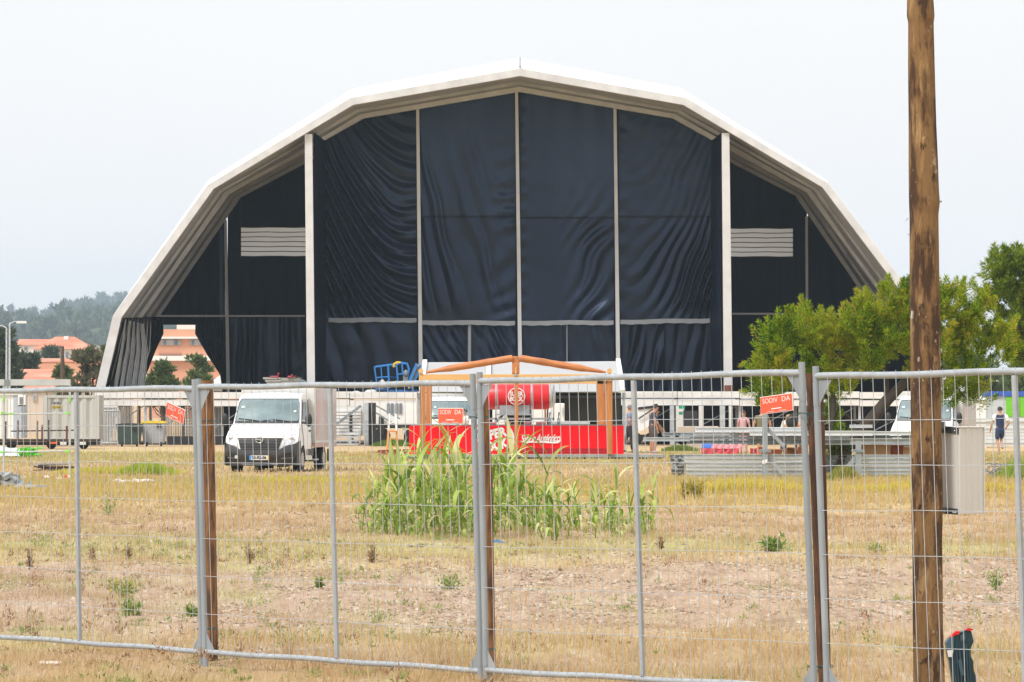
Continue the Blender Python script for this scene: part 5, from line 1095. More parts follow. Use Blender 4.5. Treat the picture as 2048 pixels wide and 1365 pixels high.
# ------------------------------------------------------------------ vans
M_vw = mat('white_van_paint', (.80, .80, .79), .3, 0, .05, 2, coat=.4, col2=(.66, .62, .57), fac2=(.62, .85), scale2=1.2); M_wind = mat('windscreen', (.13, .19, .21), .15, 0, .35, 1.6, 0, 1, (1, 1, 2), col2=(.22, .28, .29), fac2=(.4, .65), spec=.8)
M_bump = mat('dark_bumper', (.045, .045, .048), .55, 0, .1, 4); M_lamp = mat('headlamp_glass', (.60, .62, .64), .15, .2, .2, 14); M_chr = mat('chrome', (.7, .7, .7), .2, .9)
M_side_refl = mat('van_box_side_painted_reflection', (.36, .34, .35), .3, 0, .3, 1.2, 0, 1, (1, 1, .6), col2=(.45, .12, .14), fac2=(.5, .66), coat=.4)  # red mottling over the grey is reflection painted into the colour
def van(label, plate, box=True):
    r = empty('delivery_van', (0, 0, 0), label, 'van', None)
    prof = [(.12, .30, .92), (.02, .45, .98), (0, .62, 1.0), (.03, .80, 1.0), (.10, .95, 1.0), (.30, 1.10, .985), (.55, 1.24, .965), (.80, 1.34, .945), (1.40, 2.02, .86), (1.55, 2.10, .845), (1.8, 2.14, .84), (2.45, 2.15, .84)]
    zs = [p[1] for p in prof]
    def surf(x, z, off=0.):
        y = float(np.interp(z, zs, [p[0] for p in prof])); hw = float(np.interp(z, zs, [p[2] for p in prof])); k = .26 * (1 - .75 * smooth(1.2, 1.9, z))
        return Vector((x, y + k * abs(min(1, abs(x) / hw)) ** 3.2 - off, z))
    NX = 25; Aa = np.zeros((len(prof), NX, 3))
    for i, (y, z, hw) in enumerate(prof):
        for j in range(NX):
            u = -1 + 2 * j / (NX - 1); k = .26 * (1 - .75 * smooth(1.2, 1.9, z)) * (0 if i > 9 else 1); crown = .0 if i < 9 else .03 * (1 - u * u)
            Aa[i, j] = (u * hw, y + k * abs(u) ** 3.2, z + crown)
    m = MB(); m.grid(Aa)
    for c_, s in ((0, -1), (NX - 1, 1)):
        loop = [tuple(Aa[i, c_]) for i in range(len(prof))]; hwb = .98
        rear = [(s * .84, 2.45, 2.15), (s * .95, 2.45, 1.3), (s * hwb, 2.45, .9), (s * hwb, 2.45, .32)]
        arch = [(s * .98, 1.12 + .40 * math.cos(a), .33 + .40 * math.sin(a)) for a in np.linspace(0, PI, 12)]
        pts = loop + rear[1:] + [(s * .98, 1.52, .32)] + arch[1:-1]
        mid = len(m.v); m.add(pts, [tuple(range(len(pts)))[::s]])
    m.bb(-.84, .84, 2.44, 2.46, .4, 2.13); m.build('cab_body', M_vw, r, local=True)
    # windscreen
    W = np.zeros((8, 13, 3))
    for i in range(8):
        z = 1.375 + (2.0 - 1.375) * i / 7
        for j in range(13):
            u = -1 + 2 * j / 12; hw = float(np.interp(z, zs, [p[2] for p in prof])) - .045; cr = 1 - (.04 if i in (0, 7) else 0); W[i, j] = surf(u * hw * cr, z, .012)
    m = MB(); m.grid(W); ws = m.build('windscreen', M_wind, r, local=True)
    fr = MB(); fr.tube([W[0, j] for j in range(13)] + [W[i, 12] for i in range(1, 8)] + [W[7, j] for j in range(11, -1, -1)] + [W[i, 0] for i in range(6, -1, -1)], .012, 5); fr.build('windscreen_seal', M_black, ws, local=True)
    c0 = MB(); C0 = np.stack([[surf(u * .88, 1.375 - .05, .01) for u in np.linspace(-1, 1, 13)], [surf(u * .90, 1.40, .016) for u in np.linspace(-1, 1, 13)]]); c0.grid(C0); c0.build('scuttle', M_bump, r, local=True)
    for x0, x1 in ((-.78, -.12), (-.08, .62)): MB().tube([surf(x0, 1.42 + (.04 if x0 < -.5 else -.02), .035), surf((x0 + x1) / 2, 1.43, .04), surf(x1, 1.385, .035)], .013, 5).build('wiper', M_black, r, local=True)
    for x, z, w in ((-.70, 1.78, .10), (.76, 1.66, .07), (.12, 1.405, .18)): MB().box(surf(x, z, .022), (w, .004, .07 if z > 1.5 else .03), rx=-.72).build('sticker', mat('pale_sticker', (.55, .70, .68), .5), ws, local=True)
    def patch(poly, off, th=.0):
        ps = [surf(x, z, off) for x, z in poly]; c_ = surf(sum(x for x, _ in poly) / len(poly), sum(z for _, z in poly) / len(poly), off); q_ = MB()
        q_.add([c_] + ps, [(0, i + 1, (i + 1) % len(ps) + 1) for i in range(len(ps))], True); return q_
    # bumper: curved band
    tb = [(-1.0, .80), (-.86, .76), (-.64, .69), (-.55, .62), (.55, .62), (.64, .69), (.86, .76), (1.0, .80)]
    Bv = np.zeros((9, 33, 3))
    for j in range(33):
        x = -1.005 + 2.01 * j / 32; zt_ = np.interp(x, [a for a, _ in tb], [b_ for _, b_ in tb])
        for i in range(9):
            t = i / 8; z = .18 + (zt_ - .18) * t; Bv[i, j] = surf(x, max(z, .3), .05 * math.sin(PI * min(1, .15 + t * .8)) + .02); Bv[i, j, 2] = z
    m = MB(); m.grid(Bv)
    for s in (-1, 1):
        m.prism([(s * .99, .2, .2), (s * .99, .2, .82), (s * .99, .66, .86), (s * .99, .70, .55), (s * .99, .75, .2)], (s * .025, 0, 0))
    bp_ = m.build('bumper', M_bump, r, local=True)
    for s in (-1, 1): patch([(s * .66, .50), (s * .92, .56), (s * .90, .44), (s * .68, .42)], .085).build('air_opening', M_black, bp_, local=True); MB().tube([surf(s * .60, .38, .09), surf(s * .92, .40, .08)], .012, 5).build('trim_line', M_alu_dk, bp_, local=True)
    MB().cyl(surf(-.64, .42, .10), surf(-.64, .42, .06), .05, 14).build('fog_lamp', M_lamp, bp_, local=True)
    MB().tube([surf(-.5, .22, .08), surf(0, .20, .08), surf(.5, .22, .08)], .015, 5).build('lower_trim', M_alu_dk, bp_, local=True)
    # grille
    Gv = np.zeros((7, 17, 3))
    for i in range(7):
        z_ = .60 + .33 * i / 6; w_ = .52 + .10 * i / 6
        for j in range(17): Gv[i, j] = surf(-w_ + 2 * w_ * j / 16, z_, .03)
    g_ = MB().grid(Gv).build('grille', M_black, r, local=True)
    m = MB()
    for z, w in ((.86, .58), (.785, .56), (.71, .53), (.64, .5)): m.tube([surf(x, z, .032) for x in np.linspace(-w, w, 9)], .014, 5)
    m.build('grille_bars', M_bump, g_, local=True)
    MB().tube([surf(x, .945, .04) for x in np.linspace(-.64, .64, 9)], .022, 6).build('grille_trim', M_vw, g_, local=True)
    m = MB(); cc_ = surf(0, .885, .085); m.tube([cc_ + Vector((.10 * math.cos(a), 0, .085 * math.sin(a))) for a in np.linspace(0, 2 * PI, 21)], .013, 6); m.tube([cc_ + Vector((-.09, -.005, .015)), cc_ + Vector((0, -.005, .0)), cc_ + Vector((.09, -.005, -.015))], .011, 6); m.build('badge', M_chr, g_, local=True)
    for s in (-1, 1):
        hl = patch([(s * .60, .71), (s * .76, .74), (s * .93, .86), (s * .975, 1.0), (s * .93, 1.08), (s * .80, 1.02), (s * .68, .86)][::s], .02).build('headlight', M_lamp, r, local=True)
        MB().sphere(surf(s * .83, .93, .0), (.075, .05, .075), 10, 7).build('bulb_reflector', M_chr, hl, local=True)
        MB().box(surf(s * .86, 1.13, .006), (.07, .01, .03)).build('indicator', mat('pink_indicator', (.7, .30, .22), .4), r, local=True)
        # mirrors
        mr = MB(); mr.sphere((s * 1.17, .98, 1.42), (.10, .07, .19), 12, 8); mr.tube([(s * .97, 1.0, 1.36), (s * 1.10, .98, 1.34)], .035, 6); mr.build('mirror', M_black, r, local=True)
        # doors and windows on the side
        e = s * .005
        def side(poly, nm, mt, off=.006, par=r):
            hwz = lambda z: float(np.interp(z, [.9, 1.3, 2.15], [.985, .95, .845])); q_ = MB(); q_.add([(s * (hwz(z) + off), y, z) for y, z in poly], [tuple(range(len(poly)))[::s]]); return q_.build(nm, mt, par, local=True)
        dw = side([(1.22, 1.42), (1.66, 1.92), (2.28, 1.92), (2.28, 1.42)], 'side_window', mat('dark_side_glass', (.03, .04, .045), .12), .012)
        side([(1.10, 1.40), (1.16, 1.40), (1.18, 1.30), (1.10, 1.30)], 'door_seam', M_bump)
        MB().box((s * .99, 2.12, 1.12), (.03, .16, .04)).build('door_handle', M_black, r, local=True)
        for y in (.95 + .17, 4.2):
            w = MB(); w.cyl((s * .74, y, .34), (s * .965, y, .34), .34, 26); wh = w.build('wheel', M_rubber, r, local=True)
            MB().cyl((s * .93, y, .34), (s * .975, y, .34), .20, 20).build('hub_cap', mat('grey_hub', (.42, .42, .42), .4, .3), wh, local=True)
    for s in (-1, 1):
        g1 = MB(); g1.tube([surf(s * .60, .95, .003), surf(s * .70, 1.08, .003), surf(s * .86, 1.22, .003), surf(s * .93, 1.32, .003)], .006, 4); g1.build('bonnet_gap', M_bump, r, local=True)
        g2 = MB(); xx = lambda z: s * (float(np.interp(z, [.32, .9, 1.3, 2.15], [.982, .987, .952, .848])) + .002)
        g2.tube([(xx(.45), 1.32, .45), (xx(.9), 1.18, .9), (xx(1.36), 1.12, 1.36), (xx(1.97), 1.62, 1.97), (xx(1.97), 2.34, 1.97), (xx(.9), 2.36, .9), (xx(.42), 2.34, .42)], .007, 4); g2.build('door_gap', M_bump, r, local=True)
    # plate
    pc = surf(0, .40, .09); pl = MB().box(pc, (.54, .02, .125)).build('number_plate', mat('white_plate', (.72, .72, .72), .4), r, local=True)
    MB().box(pc + Vector((-.245, -.012, 0)), (.05, .01, .125)).build('blue_band', mat('plate_blue', (.02, .28, .75), .4), pl, local=True); MB().box(pc + Vector((.248, -.012, 0)), (.045, .01, .125)).build('yellow_band', mat('plate_yellow', (.85, .55, .03), .4), pl, local=True)
    t = text_mb(plate, .115, .0035, 0, .002, .95); place(t, pc + Vector((0, -.018, 0))); t.build('lettering', M_bump, pl, local=True)
    m = MB(); m.bb(-.45, .45, .5, 5.6, .42, .62); m.build('chassis', M_black, r, local=True)
    m = MB(); m.cyl((-.2, .9, .24), (.2, .9, .24), .14, 12); m.cyl((-.8, 4.2, .34), (.8, 4.2, .34), .09, 10); m.bb(.02, .3, 2.2, 2.6, .12, .3); m.build('underbody', M_black, r, local=True)
    if box:
        m = MB(); m.bb(-1.04, 1.04, 2.55, 5.75, .78, 2.30); bx = m.build('cargo_box', M_offwhite, r, local=True)
        MB().bb(1.041, 1.048, 2.75, 5.70, .86, 2.26).build('side_panel', M_side_refl, bx, local=True)
        MB().bb(.97, 1.05, 2.55, 5.75, .66, .775).build('sill', mat('pinkish_sill', (.52, .36, .33), .6), bx, local=True)
        MB().bb(1.05, 1.056, 4.7, 4.9, 1.65, 1.95).build('pale_patch', M_offwhite, bx, local=True)
        MB().bb(.93, .97, 4.9, 5.2, .25, .6).build('mud_flap', M_black, r, local=True); MB().bb(.8, 1.0, 2.6, 3.3, .30, .34).build('side_step', M_alu, r, local=True)
        MB().bb(.982, .992, 1.66, 2.38, .45, .62).build('side_rubbing_strip', M_bump, r, local=True)
    return r
v1 = van('white delivery van with dark bumper and cargo box parked behind the left fence panel', '93-RS-06')
v1.location = (X(519, 122.3), 122.3, 0); v1.rotation_euler = (0, 0, math.radians(-8.5)); v1['group'] = 'vans on the field'
def copy_tree(o, parent=None):
    c = o.copy(); COL.objects.link(c); c.parent = parent
    for ch in o.children: copy_tree(ch, c)
    return c
v2 = copy_tree(v1); v2.location = (X(1838, 146), 146, 0); v2.rotation_euler = (0, 0, math.radians(-14)); v2['label'] = 'white van behind the aluminium beams, half hidden by the tall wooden pole'
v3 = copy_tree(v1); v3.location = (X(913, 169), 169, 0); v3.rotation_euler = (0, 0, math.radians(6)); v3['label'] = 'white van parked inside the bar marquee behind the small orange notice'
# ------------------------------------------------------------------ aluminium beam stacks on the right
def beamset(name, rows, D, label_f, group, mt=M_alu, cat='beam', channel=True):
    """rows: (px0, px1, ytop, ybot, dd); each beam is a thing: an I/box profile with end"""
    for i, (x0, x1, y0, y1, dd) in enumerate(rows):
        d = D + dd; a, b_ = X(x0, d), X(x1, d); z0, z1 = Z(y1, d), Z(y0, d); m = MB(); fl = (z1 - z0) * .16; w = .22
        m.bb(a, b_, d + .03, d + w - .03, z0 + fl, z1 - fl); m.bb(a - .002, b_ + .002, d, d + w, z0, z0 + fl); m.bb(a - .002, b_ + .002, d, d + w, z1 - fl, z1)
        m.build(name, mt if not callable(mt) else mt(i), label=label_f(i), cat=cat, group=group)
words = ['lowest', 'second lowest', 'third lowest', 'fourth lowest', 'fifth lowest', 'topmost']
D = 113.2; rows = []
for j in range(6): rows.append((1371 + random.uniform(-2, 2), 1606 + random.uniform(-2, 2), 956.5 - (j + 1) * 8.0 + .5, 956.5 - j * 8.0 - .5, 0))
beamset('aluminium_beam', rows, D, lambda i: words[i] + ' beam of the low aluminium stack left of the right fence joint', 'beams of the low left stack', lambda i: M_alu if i % 2 else mat('pale_aluminium', (.56, .59, .61), .5, .3, .12, 2, 0, 1, (1, 1, 4)))
rows = [(1342 + random.uniform(-2, 2), 1371, 953 - (j + 1) * 7.2 + .5, 953 - j * 7.2 - .5, 1.0) for j in range(6)]
beamset('dark_beam_end', rows, D, lambda i: words[i] + ' dark beam end sticking out of the low aluminium stack', 'dark beam ends', lambda i: M_alu_dk, 'beam')
m = MB()
for j in range(24):
    x, y = 1343 + random.uniform(0, 28), 913 + random.uniform(0, 40); m.box(P(x, y, D + .9), (.05, .05, .05))
m.build('steel_couplers', M_galv_lt, label='small steel couplers clamped in the dark beam ends', cat='couplers', kind='stuff')
rows = [(1711 + random.uniform(-1, 1), 1832, 957 - (j + 1) * 7.9 + .5, 957 - j * 7.9 - .5, 0) for j in range(6)]
beamset('aluminium_beam', rows, D, lambda i: words[i] + ' beam of the low aluminium stack beside the tall wooden pole', 'beams of the low right stack', lambda i: M_alu)
rows = [(1606, 1711, 957 - (j + 1) * 7.9 + .5, 957 - j * 7.9 - .5, 2.6) for j in range(6)]
beamset('aluminium_beam', rows, D, lambda i: words[i] + ' beam of the low stack glimpsed behind the feathery tree trunk', 'beams behind the trunk', lambda i: M_alu_dk)
M_al2 = mat('bright_aluminium', (.68, .70, .71), .45, .25, .08, 2); D = 115
rows = [(1352, 1700, 881, 888, .0), (1287, 1380, 875, 883, -.6), (1365, 1700, 873.5, 879.5, .1), (1325, 1460, 865.5, 873, .6), (1362, 1700, 866, 872, .1), (1500, 1745, 862, 872, -.3), (1391, 1606, 855, 865, -.1), (1388, 1460, 868, 871, -.7), (1560, 1840, 877, 890, .5), (1725, 1832, 863, 871, 0), (1725, 1832, 872, 876, .1), (1700, 1745, 850, 856, 0)]
names = ['long dark lower beam of the raised stack', 'beam sticking out furthest left of the raised stack', 'long middle beam of the raised stack', 'upper beam reaching left towards the man in charcoal', 'long grey beam under the bright top beam', 'pale beam lying right of the orange notice on the raised stack', 'bright aluminium beam on top of the raised stack', 'thin bright strip lying on the raised stack', 'broad grey beam at the back of the raised stack', 'bright beam beside the tall pole', 'thin dark beam beside the tall pole', 'short pale beam under the white van bumper']
beamset('aluminium_beam', rows, D, lambda i: names[i], 'beams on the racks', lambda i: (M_alu_dk, M_alu, M_alu, M_galv, M_alu, M_al2, M_al2, M_al2, M_alu, M_al2, M_alu_dk, M_al2)[i])
m = MB()
for j in range(26): x, y = 1350 + random.uniform(0, 25), 877 + random.uniform(-4, 11); m.box(P(x, y, D - .15), (random.uniform(.05, .2), .15, random.uniform(.03, .09)), ry=random.uniform(-.5, .5))
m.build('bracket_bundle', M_alu_dk, label='bundle of dark steel brackets at the left end of the raised beams', cat='brackets')
for i, (x, yt, yb, lb) in enumerate(((1530, 822, 961, 'left of the right fence joint'), (1717, 882, 960, 'beside the tall wooden pole'))):
    D = 112.4; r = empty('storage_rack', (X(x, D), D, 0), 'grey steel rack post with diagonal braces ' + lb, 'rack', 'rack posts')
    MB().bb(X(x - 5.2, D), X(x + 5.2, D), D, D + .13, 0, Z(yt, D)).build('upright', M_galv, r)
    s = 1 if i == 0 else -1
    for y0, y1 in ((857, 893), (914, 950)):
        if i == 1 and y0 < 900: continue
        MB().bar(P(x + s * 4, y0, D + .1), P(x + s * 38, y1, D + .1), .05, .09).build('brace', M_galv, r)
    MB().bb(X(x - 7, D), X(x + 12, D), D - .03, D + 1.3, Z(905, D), Z(900, D)).build('arm', M_alu_dk, r)
    if i == 0:
        MB().prism([P(x - 5, 921, D - .02), P(x + 5, 919, D - .02), P(x + 4, 926, D - .02), P(x - 2, 929, D - .02), P(x - 6, 928, D - .02)], (0, .015, 0)).build('white_tape', M_white, r)
# goods between the beams
D = 118
MB().cyl(P(1404, 898, D), P(1424, 898, D), .135, 18).build('blue_barrel', mat('blue_plastic', (.05, .16, .55), .45), label='blue plastic drum lying between the two levels of beams', cat='drum')
def drape(name, px0, px1, ytop, ybot, D, mt, label, cat='cloth', f=5):
    m = MB(); Aa = np.zeros((8, 26, 3))
    for i in range(8):
        for j in range(26):
            u, v = j / 25, i / 7; w = 1 + .3 * noise.noise((u * 4, v * 2, px0)); x = px0 + (px1 - px0) * u; y = ytop + (ybot - ytop) * v + 1.6 * noise.noise((u * 6, v * 3, px1))
            Aa[i, j] = P(x, y, D - .5 * v + .12 * math.sin(u * f * 6 + v * 3))
    m.grid(Aa); return m.build(name, mt, label=label, cat=cat, group='cloths between the beams')
drape('red_cloth', 1402, 1478, 897, 908, D - .5, mat('red_cloth', (.42, .015, .02), .6, 0, .3, 3), 'crumpled dark red cloth on the low aluminium stack')
drape('pink_cloth', 1423, 1484, 889, 898, D, mat('pink_cloth', (.60, .22, .24), .6, 0, .2, 3), 'folded pale pink cloth above the dark red one')
drape('red_cloth', 1500, 1518, 897, 908, D, MATS['red_cloth'], 'small red cloth left of the rack post')
for i, (x0, x1, y0, y1, c, lb) in enumerate(((1516, 1532, 896, 909, 0, 'salmon cardboard box directly left of the rack post'), (1535, 1563, 901, 909, 0, 'flat salmon cardboard box right of the rack post'), (1573, 1592, 898, 909, 1, 'brown cardboard box under the raised beams'), (1596, 1604, 896, 909, 0, 'narrow orange box beside the right fence joint'),
        (1722, 1781, 890.5, 911, 2, 'large open tan cardboard box left of the tall wooden pole'), (1806, 1832, 896, 911, 2, 'tan cardboard box tucked against the tall pole'), (1783, 1806, 893, 911, 3, 'reddish brown crate between the two tan boxes'))):
    r = empty('cardboard_box', P((x0 + x1) / 2, y1, D - 1), lb, 'box', 'boxes between the beams'); mm = (mat('salmon_card', (.62, .27, .16), .8), mat('brown_card', (.30, .16, .08), .9, 0, .3, 5), M_card, mat('red_crate', (.25, .07, .04), .8))[c]
    MB().bb(X(x0, D - 1), X(x1, D - 1), D - 1, D - .4, Z(y1, D - 1), Z(y0, D - 1)).build('carton', mm, r); MB().prism([P(x0, y0, D - 1), P(x1, y0, D - 1), P(x1 + 2, y0 - 1, D - 1.3), P(x0 + 1, y0 - 1.5, D - 1.3)], (0, 0, .02)).build('flap', mm, r)
# white stacked boards behind the runner
D = 178
for j in range(8):
    y = 893 - j * 7.2; x0 = 1880 + random.uniform(-3, 6); MB().bb(X(x0, D), X(2110, D), D + random.uniform(0, .1), D + .9, max(.02, Z(y, D)), Z(y - 5.6, D)).build('white_board', M_al2 if j % 3 else M_offwhite, label=('bottom', 'second', 'third', 'fourth', 'fifth', 'sixth', 'seventh', 'top')[j] + ' layer of the long white board stack behind the runner', cat='board', group='long white boards behind the runner')
D = 215; r = empty('blue_roof_container', (X(2030, D), D, 0), 'pale container with blue top and bright green doors behind the runner', 'container')
MB().bb(X(1975, D), X(2120, D), D, D + 2.4, 0, Z(793, D)).build('wall', mat('pale_blue_grey', (.50, .55, .56), .6), r); MB().bb(X(1970, D), X(2120, D), D - .1, D + 2.5, Z(793, D), Z(783, D)).build('blue_top', mat('royal_blue', (.03, .10, .45), .5), r)
for k in range(4): MB().bb(X(2012 + k * 14, D), X(2025 + k * 14, D), D - .06, D - .002, Z(834, D), Z(794, D)).build('green_door', mat('lime_panel', (.16, .52, .02), .5), r)
D = 196; r = empty('white_pagoda_tent', (X(1925, D), D, 0), 'white pagoda tent behind the feathery tree at the right', 'tent')
a, b_ = X(1884, D), X(1972, D); c = (a + b_) / 2; MB().bb(a, b_, D, D + 3, 0, Z(800, D)).build('wall', M_white, r)
MB().add([(a - .1, D - .1, Z(800, D)), (b_ + .1, D - .1, Z(800, D)), (b_ + .1, D + 3.1, Z(800, D)), (a - .1, D + 3.1, Z(800, D)), (X(1893, D), D + 1.5, Z(752, D))], [(0, 1, 4), (1, 2, 4), (2, 3, 4), (3, 0, 4)]).build('roof', M_white, r)
D = 240; r = empty('far_white_tent', (X(430, D), D, 0), 'small white tent top seen below the left tent opening', 'tent')
MB().add([P(410, 782, D), P(452, 782, D), P(448, 750, D + 1), P(438, 752, D + 1), P(416, 768, D), P(452, 782, D + 3), P(410, 782, D + 3)], [(0, 1, 2, 3, 4), (1, 5, 2), (5, 6, 3, 2), (6, 0, 4, 3)]).build('roof', M_white, r); MB().bb(X(412, D), X(450, D), D + .1, D + 3, 0, Z(782, D)).build('wall', M_offwhite, r)
# coil of cables and board at the right
D = DG(957); r = MB(); c0 = Vector((X(1988, D), D, .06))
for j in range(9):
    rr2 = random.uniform(.12, .28); cc2 = c0 + Vector((random.uniform(-.12, .5), random.uniform(-.2, .2), random.uniform(.05, .2))); tl = random.uniform(-.5, .5)
    r.tube([cc2 + Vector((math.cos(a) * rr2, math.sin(a) * rr2 * .5, math.sin(a) * rr2 * .6 + math.cos(a) * tl * .1)) for a in np.linspace(0, 2 * PI * .93, 16)], .012, 5)
r.build('cable_coil', mat('grey_cable', (.16, .18, .19), .6), label='tangled coil of grey cable on a plank at the right edge', cat='cable')
MB().bb(X(1973, D), X(2028, D), D - .2, D + .25, .0, .05).build('plank', mat('reddish_plank', (.35, .22, .18), .8), label='thin reddish plank under the grey cable coil', cat='plank')

# ------------------------------------------------------------------ corn / reed plants
M_stem = mat('corn_stem', (.20, .26, .07), .6, 0, .2, 10)
M_corn = leafmat('corn_leaf', [(.13, .22, .02), (.22, .34, .04), (.36, .48, .08), (.54, .62, .20), (.70, .66, .34)], .45, .4)
def corn_mesh(h, seed, dry=0):
    rd = random.Random(seed); st = MB(); lf = MB(); lean = Vector((rd.uniform(-.28, .28), rd.uniform(-.2, .2), 1)); n_ = 12
    top = lean * h * .8; st.tube([Vector((0, 0, -.02)), top * .5 + Vector((rd.uniform(-.02, .02), 0, 0)), top], [.014, .010, .004], 6)
    for i in range(n_):
        t = (i + .6) / n_; b0 = top * t; a = (i % 2) * PI + rd.uniform(-.7, .7) + rd.uniform(0, .4); L = h * rd.uniform(.38, .66) * (1.1 - .35 * abs(t - .5)); w = rd.uniform(.018, .037)
        el = rd.uniform(.9, 1.4) if t > .7 else rd.uniform(.25, 1.25); dr = Vector((math.cos(a), math.sin(a), 0)); nseg = 7; side = Vector((-dr.y, dr.x, 0)); tw = rd.uniform(-.9, .9); p = b0.copy(); e_ = el; vs = []
        bend = rd.uniform(.2, .8) if t < .72 else rd.uniform(.0, .22)
        for s in range(nseg + 1):
            q = s / nseg; ww = w * (math.sin(PI * min(1, .18 + q * .82)) ** .8) * (1 - q * .25) if s < nseg else .001; sv = (side * math.cos(tw * q) + Vector((0, 0, 1)) * math.sin(tw * q)); vs += [p - sv * ww, p + dr * -.0 + sv * ww]
            p = p + (dr * math.cos(e_) + Vector((0, 0, 1)) * math.sin(e_)) * (L / nseg); e_ -= bend * (1 + q)
            if p.z < .02: p.z = .02
        lf.add(vs, [(2 * s, 2 * s + 1, 2 * s + 3, 2 * s + 2) for s in range(nseg)], True)
    return st, lf
protos = []
def corn(px, py, top_py, seed):
    c = G(px, py); s = (py - top_py) / FPX * c.y
    return c, s
def put_corn(k, px, py, top, label, group):
    c, h = corn(px, py, top, k); key = k % 14
    if len(protos) <= key:
        st, lf = corn_mesh(1.0, 100 + key); r = empty('corn_plant', (0, 0, 0), label, 'corn plant', group); st.build('stem', M_stem, r, local=True); lf.build('leaves', M_corn, r, local=True); protos.append(r); o = r
    else: o = copy_tree(protos[key])
    o.location = c; h2 = h * 1.02; wd = max(.8, min(1.35, 1.0 / max(h2, .5) ** .3)); o.scale = (h2 * wd, h2 * wd, h2); o.rotation_euler = (0, 0, random.uniform(0, 2 * PI)); o['label'] = label; o['group'] = group
k = 0
env = [(725, 985), (740, 930), (760, 925), (790, 905), (820, 880), (850, 862), (880, 845), (905, 870), (935, 862), (950, 875), (975, 905), (1000, 880), (1020, 850), (1036, 850)]
for i in range(76):
    px = 738 + 298 * ((i * .618) % 1); py = random.uniform(1046, 1078); tp = np.interp(px, [a for a, _ in env], [b_ for _, b_ in env]) + abs(random.gauss(0, 1)) * 72
    put_corn(k, px, py, min(tp + 12, 1015), 'tall corn stalk in the dense clump left of and behind the middle fence joint', 'corn stalks of the dense clump'); k += 1
env2 = [(1040, 900), (1062, 890), (1080, 950), (1110, 935), (1140, 960), (1165, 945), (1190, 970), (1218, 925), (1240, 985), (1262, 975), (1300, 960), (1312, 1000)]
for i in range(40):
    px = 1040 + 262 * ((i * .618 + .1) % 1) ** 1.1; py = random.uniform(1052, 1078); tp = np.interp(px, [a for a, _ in env2], [b_ for _, b_ in env2]) + abs(random.gauss(0, 1)) * 45
    put_corn(k, px, py, min(tp, 1030), 'short corn plant in the thinner row right of the middle fence joint', 'corn plants of the thin row'); k += 1
for px, py, tp, lb in ((1062, 1066, 886, 'single tall pale corn stalk standing above the thin row'), (1218, 1064, 922, 'tall corn stalk with upright twin leaves near the middle tube of the right panel'), (1302, 1060, 950, 'last corn stalk at the right end of the row'), (724, 1062, 968, 'small corn plant at the far left end of the clump')):
    put_corn(k, px, py, tp, lb, 'corn stalks that stand out'); k += 1

# weeds
M_weed = leafmat('weed_leaf', [(.13, .21, .05), (.22, .31, .08), (.36, .38, .12)]); M_dock = leafmat('dry_dock', [(.26, .15, .08), (.36, .22, .13), (.32, .27, .12)]); M_yellow = leafmat('yellow_flower', [(.5, .4, .05), (.6, .5, .08)])
def weed(px, py, wpx, hpx, label, mt=M_weed, n_=140, flow=None, leaf=.035):
    c = G(px, py); w = wpx / FPX * c.y / 2; h = hpx / FPX * c.y; r = empty('weed', c, label, 'weed', 'weeds in the field'); m = MB(); C = []
    for j in range(12):
        a = random.uniform(0, 2 * PI); q = random.random(); t = c + Vector((math.cos(a) * w * q, math.sin(a) * w * q, h * random.uniform(.5, 1))); m.tube([c, c.lerp(t, .5) + Vector((0, 0, h * .08)), t], [.003, .002, .001], 4); C += [t, c.lerp(t, .6), c.lerp(t, .35)]
    m.build('stems', M_stem if mt is not M_dock else M_bark, r); leaf_obj('leaves', leaves(C, [w * .35] * len(C), max(3, n_ // len(C) + 2), leaf, .3, .45, .1), mt, r)
    if flow: leaf_obj('flowers', leaves([q + Vector((0, 0, .02)) for q in C[::3]], [w * .2] * len(C[::3]), 5, .018, .2, .8, .1), flow, r)
weed(245, 1196, 84, 34, 'yellow flowering weed below the left fence tubes', flow=M_yellow, n_=200); weed(262, 1238, 66, 30, 'dark green leafy weed just below the yellow flowering one', n_=260)
weed(385, 1236, 40, 22, 'small dark green weed left of the left wooden stake'); weed(215, 1034, 60, 40, 'pale flowering weed near the bins', flow=leafmat('white_flower', [(.6, .6, .5), (.7, .7, .62)]))
weed(746, 1130, 30, 38, 'brown dried dock plant under the left end of the corn', M_dock); weed(1322, 1102, 18, 30, 'brown dried dock right of the corn row', M_dock, 90); weed(900, 1178, 70, 22, 'low green weed left of the middle fence joint')
weed(1545, 1106, 90, 20, 'low trampled green plant left of the right fence joint', n_=240, leaf=.06); weed(60, 1140, 22, 40, 'dry brown stalk at the left', M_dock, 70); weed(185, 1124, 20, 32, 'dry brown stalk beside the left middle tube', M_dock, 70)
weed(258, 1124, 20, 36, 'dry stalk with few leaves above the yellow weed', M_dock, 60); weed(500, 1128, 30, 36, 'dry seed stalk right of the left stake', M_dock, 80); weed(1990, 1180, 50, 40, 'thin green weed at the right edge', n_=90); weed(1750, 1108, 70, 14, 'low green weed left of the tall pole')
weed(640, 1180, 26, 26, 'small green weed beside the left panel centre tube'); weed(1385, 998, 50, 24, 'rounded yellow-green grass tuft below the beams', leafmat('gold_tuft', [(.30, .27, .05), (.45, .35, .08)]), 300, leaf=.12)
c = G(992, 1089); m = MB(); m.prism([c + Vector(q) for q in ((-.09, 0, .0), (.10, 0, .01), (.14, 0, .0), (.05, 0, .055), (-.09, 0, .06))], (0, .08, 0)); m.build('blue_litter', mat('blue_litter', (.01, .22, .55), .4), label='crumpled bright blue wrapper on the soil by the middle stake', cat='litter')
m = MB()
